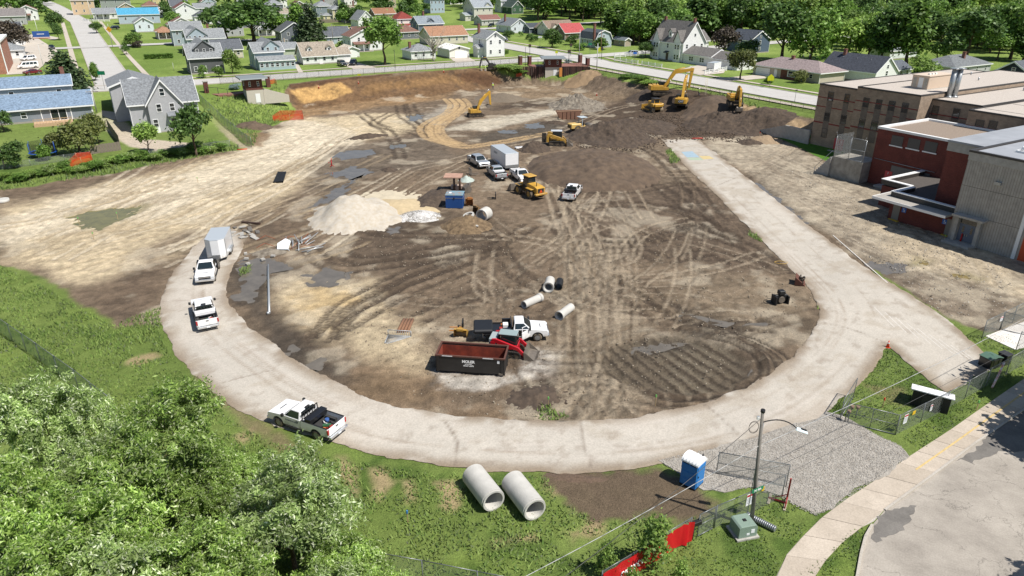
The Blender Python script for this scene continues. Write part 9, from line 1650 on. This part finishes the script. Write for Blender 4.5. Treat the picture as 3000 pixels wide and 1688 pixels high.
FLY=mat('sign_fluoro',(226,232,40),rough=.5);OSG=mat('sign_orange_yellow',(246,184,40));roadsign('yellow diamond warning sign beside the side street',(331,139),6.5,OSG,'diamond',1.6);roadsign('bright yellow school crossing sign on the ranch house verge',(2254,258),3.4,FLY,'pent',1.6);roadsign('bright yellow crossing sign at the crossroads pole',(1757,172),3.8,FLY,'pent',1.5);roadsign('small bright crossing sign on the near kerb',(1630,172),2.6,FLY,'pent',.9);roadsign('yellow plate tied to the far fence',(1053,230),1.2,FLY,'rect',.9);roadsign('green street name sign on the side street corner',(308,264),4.5,SGN,'rect',1.8);roadsign('white notice sign at the crossroads',(1582,138),4,PLATE,'rect',1.4);roadsign('small blue sign on post by the picket fence',(1858,196),4.4,BLUE,'rect',1.2);roadsign('black post sign along the pavement by the ranch',(2327,303),3.0,POSTD,'rect',.5);roadsign('teal street name sign by the white house corner',(1728,162),4.0,SGN,'rect',1.2)
T=thing('monument_sign','blue and white entrance sign on a brick base','sign',gp(123,114),R(20));box_part(T,'base',BRK,(-3,3,-.4,.4,-.3,.5));p_=box_part(T,'panel',mat('panel_blue',(50,96,176)),(-3,3,-.2,.2,.7,3.0));box_part(T,'lower_strip',COPW,(-3,3,-.2,.2,.5,.7));m=MB();[m.box((-1.2+k*.45,-.22,1.9),(.3,.02,.35))for k in range(6)];m.build('white_lettering',COPW,p_)
def railfence(label,px,n=3):
 pts=resample(W2(px),max(2,int(np.linalg.norm(np.diff(np.array(W2(px)),axis=0),axis=1).sum()/2.4)+1));T=thing('rail_fence',label,'fence',(*pts[0],h1(*pts[0])));o0=np.array(T.location);Wp=[(p[0]-o0[0],p[1]-o0[1],h1(*p)-o0[2])for p in pts]
 for a in Wp:m=MB();m.box((a[0],a[1],a[2]+.65),(.16,.16,1.5),GRID);m.build('post',COPW,T)
 for a,b in zip(Wp[:-1],Wp[1:]):
  for k in range(n):m=MB();z=.35+k*.4;m.box(((a[0]+b[0])/2,(a[1]+b[1])/2,(a[2]+b[2])/2+z),(math.hypot(b[0]-a[0],b[1]-a[1]),.05,.16),math.atan2(b[1]-a[1],b[0]-a[0]));m.build('rail',COPW,T)
railfence('white three rail fence left part before the large white house',[(1800,180),(1868,190)]);railfence('white three rail fence right part before the large white house',[(1880,192),(1938,201)]);railfence('white rail fence beside the utility trailer',[(2064,220),(2128,208)]);railfence('white rail fence along the street behind the silver car',[(1800,170),(1866,164),(1905,164)]);railfence('white picket rails by the small grey roofed house',[(243,62),(262,64),(322,64)])
def boardfence(label,px,h,m):
 pts=resample(W2(px),2);L=np.linalg.norm(pts[1]-pts[0]);T=thing('board_fence',label,'fence',(*pts[0],h1(*pts[0])),math.atan2(*(pts[1]-pts[0])[::-1]));n=int(L/.5);zz=h1(*pts[1])-h1(*pts[0])
 bm_=MB();bm_.b2(-.235,.235,-.02,.02,-.3,h);me=bm_.mesh('board');me.materials.append(m)
 for i in range(n):link('board',me,T,loc=((i+.5)*L/n,rnd.uniform(-.02,.02),zz*i/n+rnd.uniform(-.05,.05)))
WF=mat('grey_boards',(150,138,124),rough=.9,noise=.25,nscale=4);boardfence('weathered board fence along the drive of the grey house',[(316,372),(352,425)],1.8,WF);boardfence('weathered board fence end by the yard trees',[(268,452),(356,440)],1.6,WF);boardfence('short weathered fence beside the blue roofed ranch',[(256,322),(272,345)],1.8,WF);boardfence('new tan board fence behind the maple',[(980,98),(1026,92)],1.8,mat('tan_boards',(226,184,138),noise=.15));boardfence('grey board fence behind the pale yellow house',[(935,68),(1000,66)],1.8,WF);boardfence('grey board fence behind the pale blue house',[(640,140),(700,136)],1.6,WF)
T=thing('trampoline','round trampoline with blue rim and dark net in the ranch yard','trampoline',gp(130,458));m=MB();n=24;m.loft([[(r*math.cos(2*math.pi*i/n),r*math.sin(2*math.pi*i/n),z)for i in range(n)]for r,z in((2.0,.8),(2.3,.8),(2.3,.86),(2.0,.86),(2.0,.8))],cap=False);m.build('rim',mat('tramp_blue',(44,110,220)),T);m=MB();m.cyl((0,0,.80),(0,0,.82),2.02,n=24);m.build('mat',BLKP,T)
for k in range(6):m=MB();a=k*math.pi/3;m.cyl((2.25*math.cos(a),2.25*math.sin(a),0),(2.25*math.cos(a),2.25*math.sin(a),2.7),.04,n=6);m.build('net_pole',MAT['tramp_blue'],T)
for k in range(12):a,b=k*math.pi/6,(k+1)*math.pi/6;netpanel('net',[(2.2*math.cos(a),2.2*math.sin(a),.9),(2.2*math.cos(b),2.2*math.sin(b),.9),(2.2*math.cos(b),2.2*math.sin(b),2.6),(2.2*math.cos(a),2.2*math.sin(a),2.6)],T,meshmat('dark_net',(50,54,50),.4,12.0))
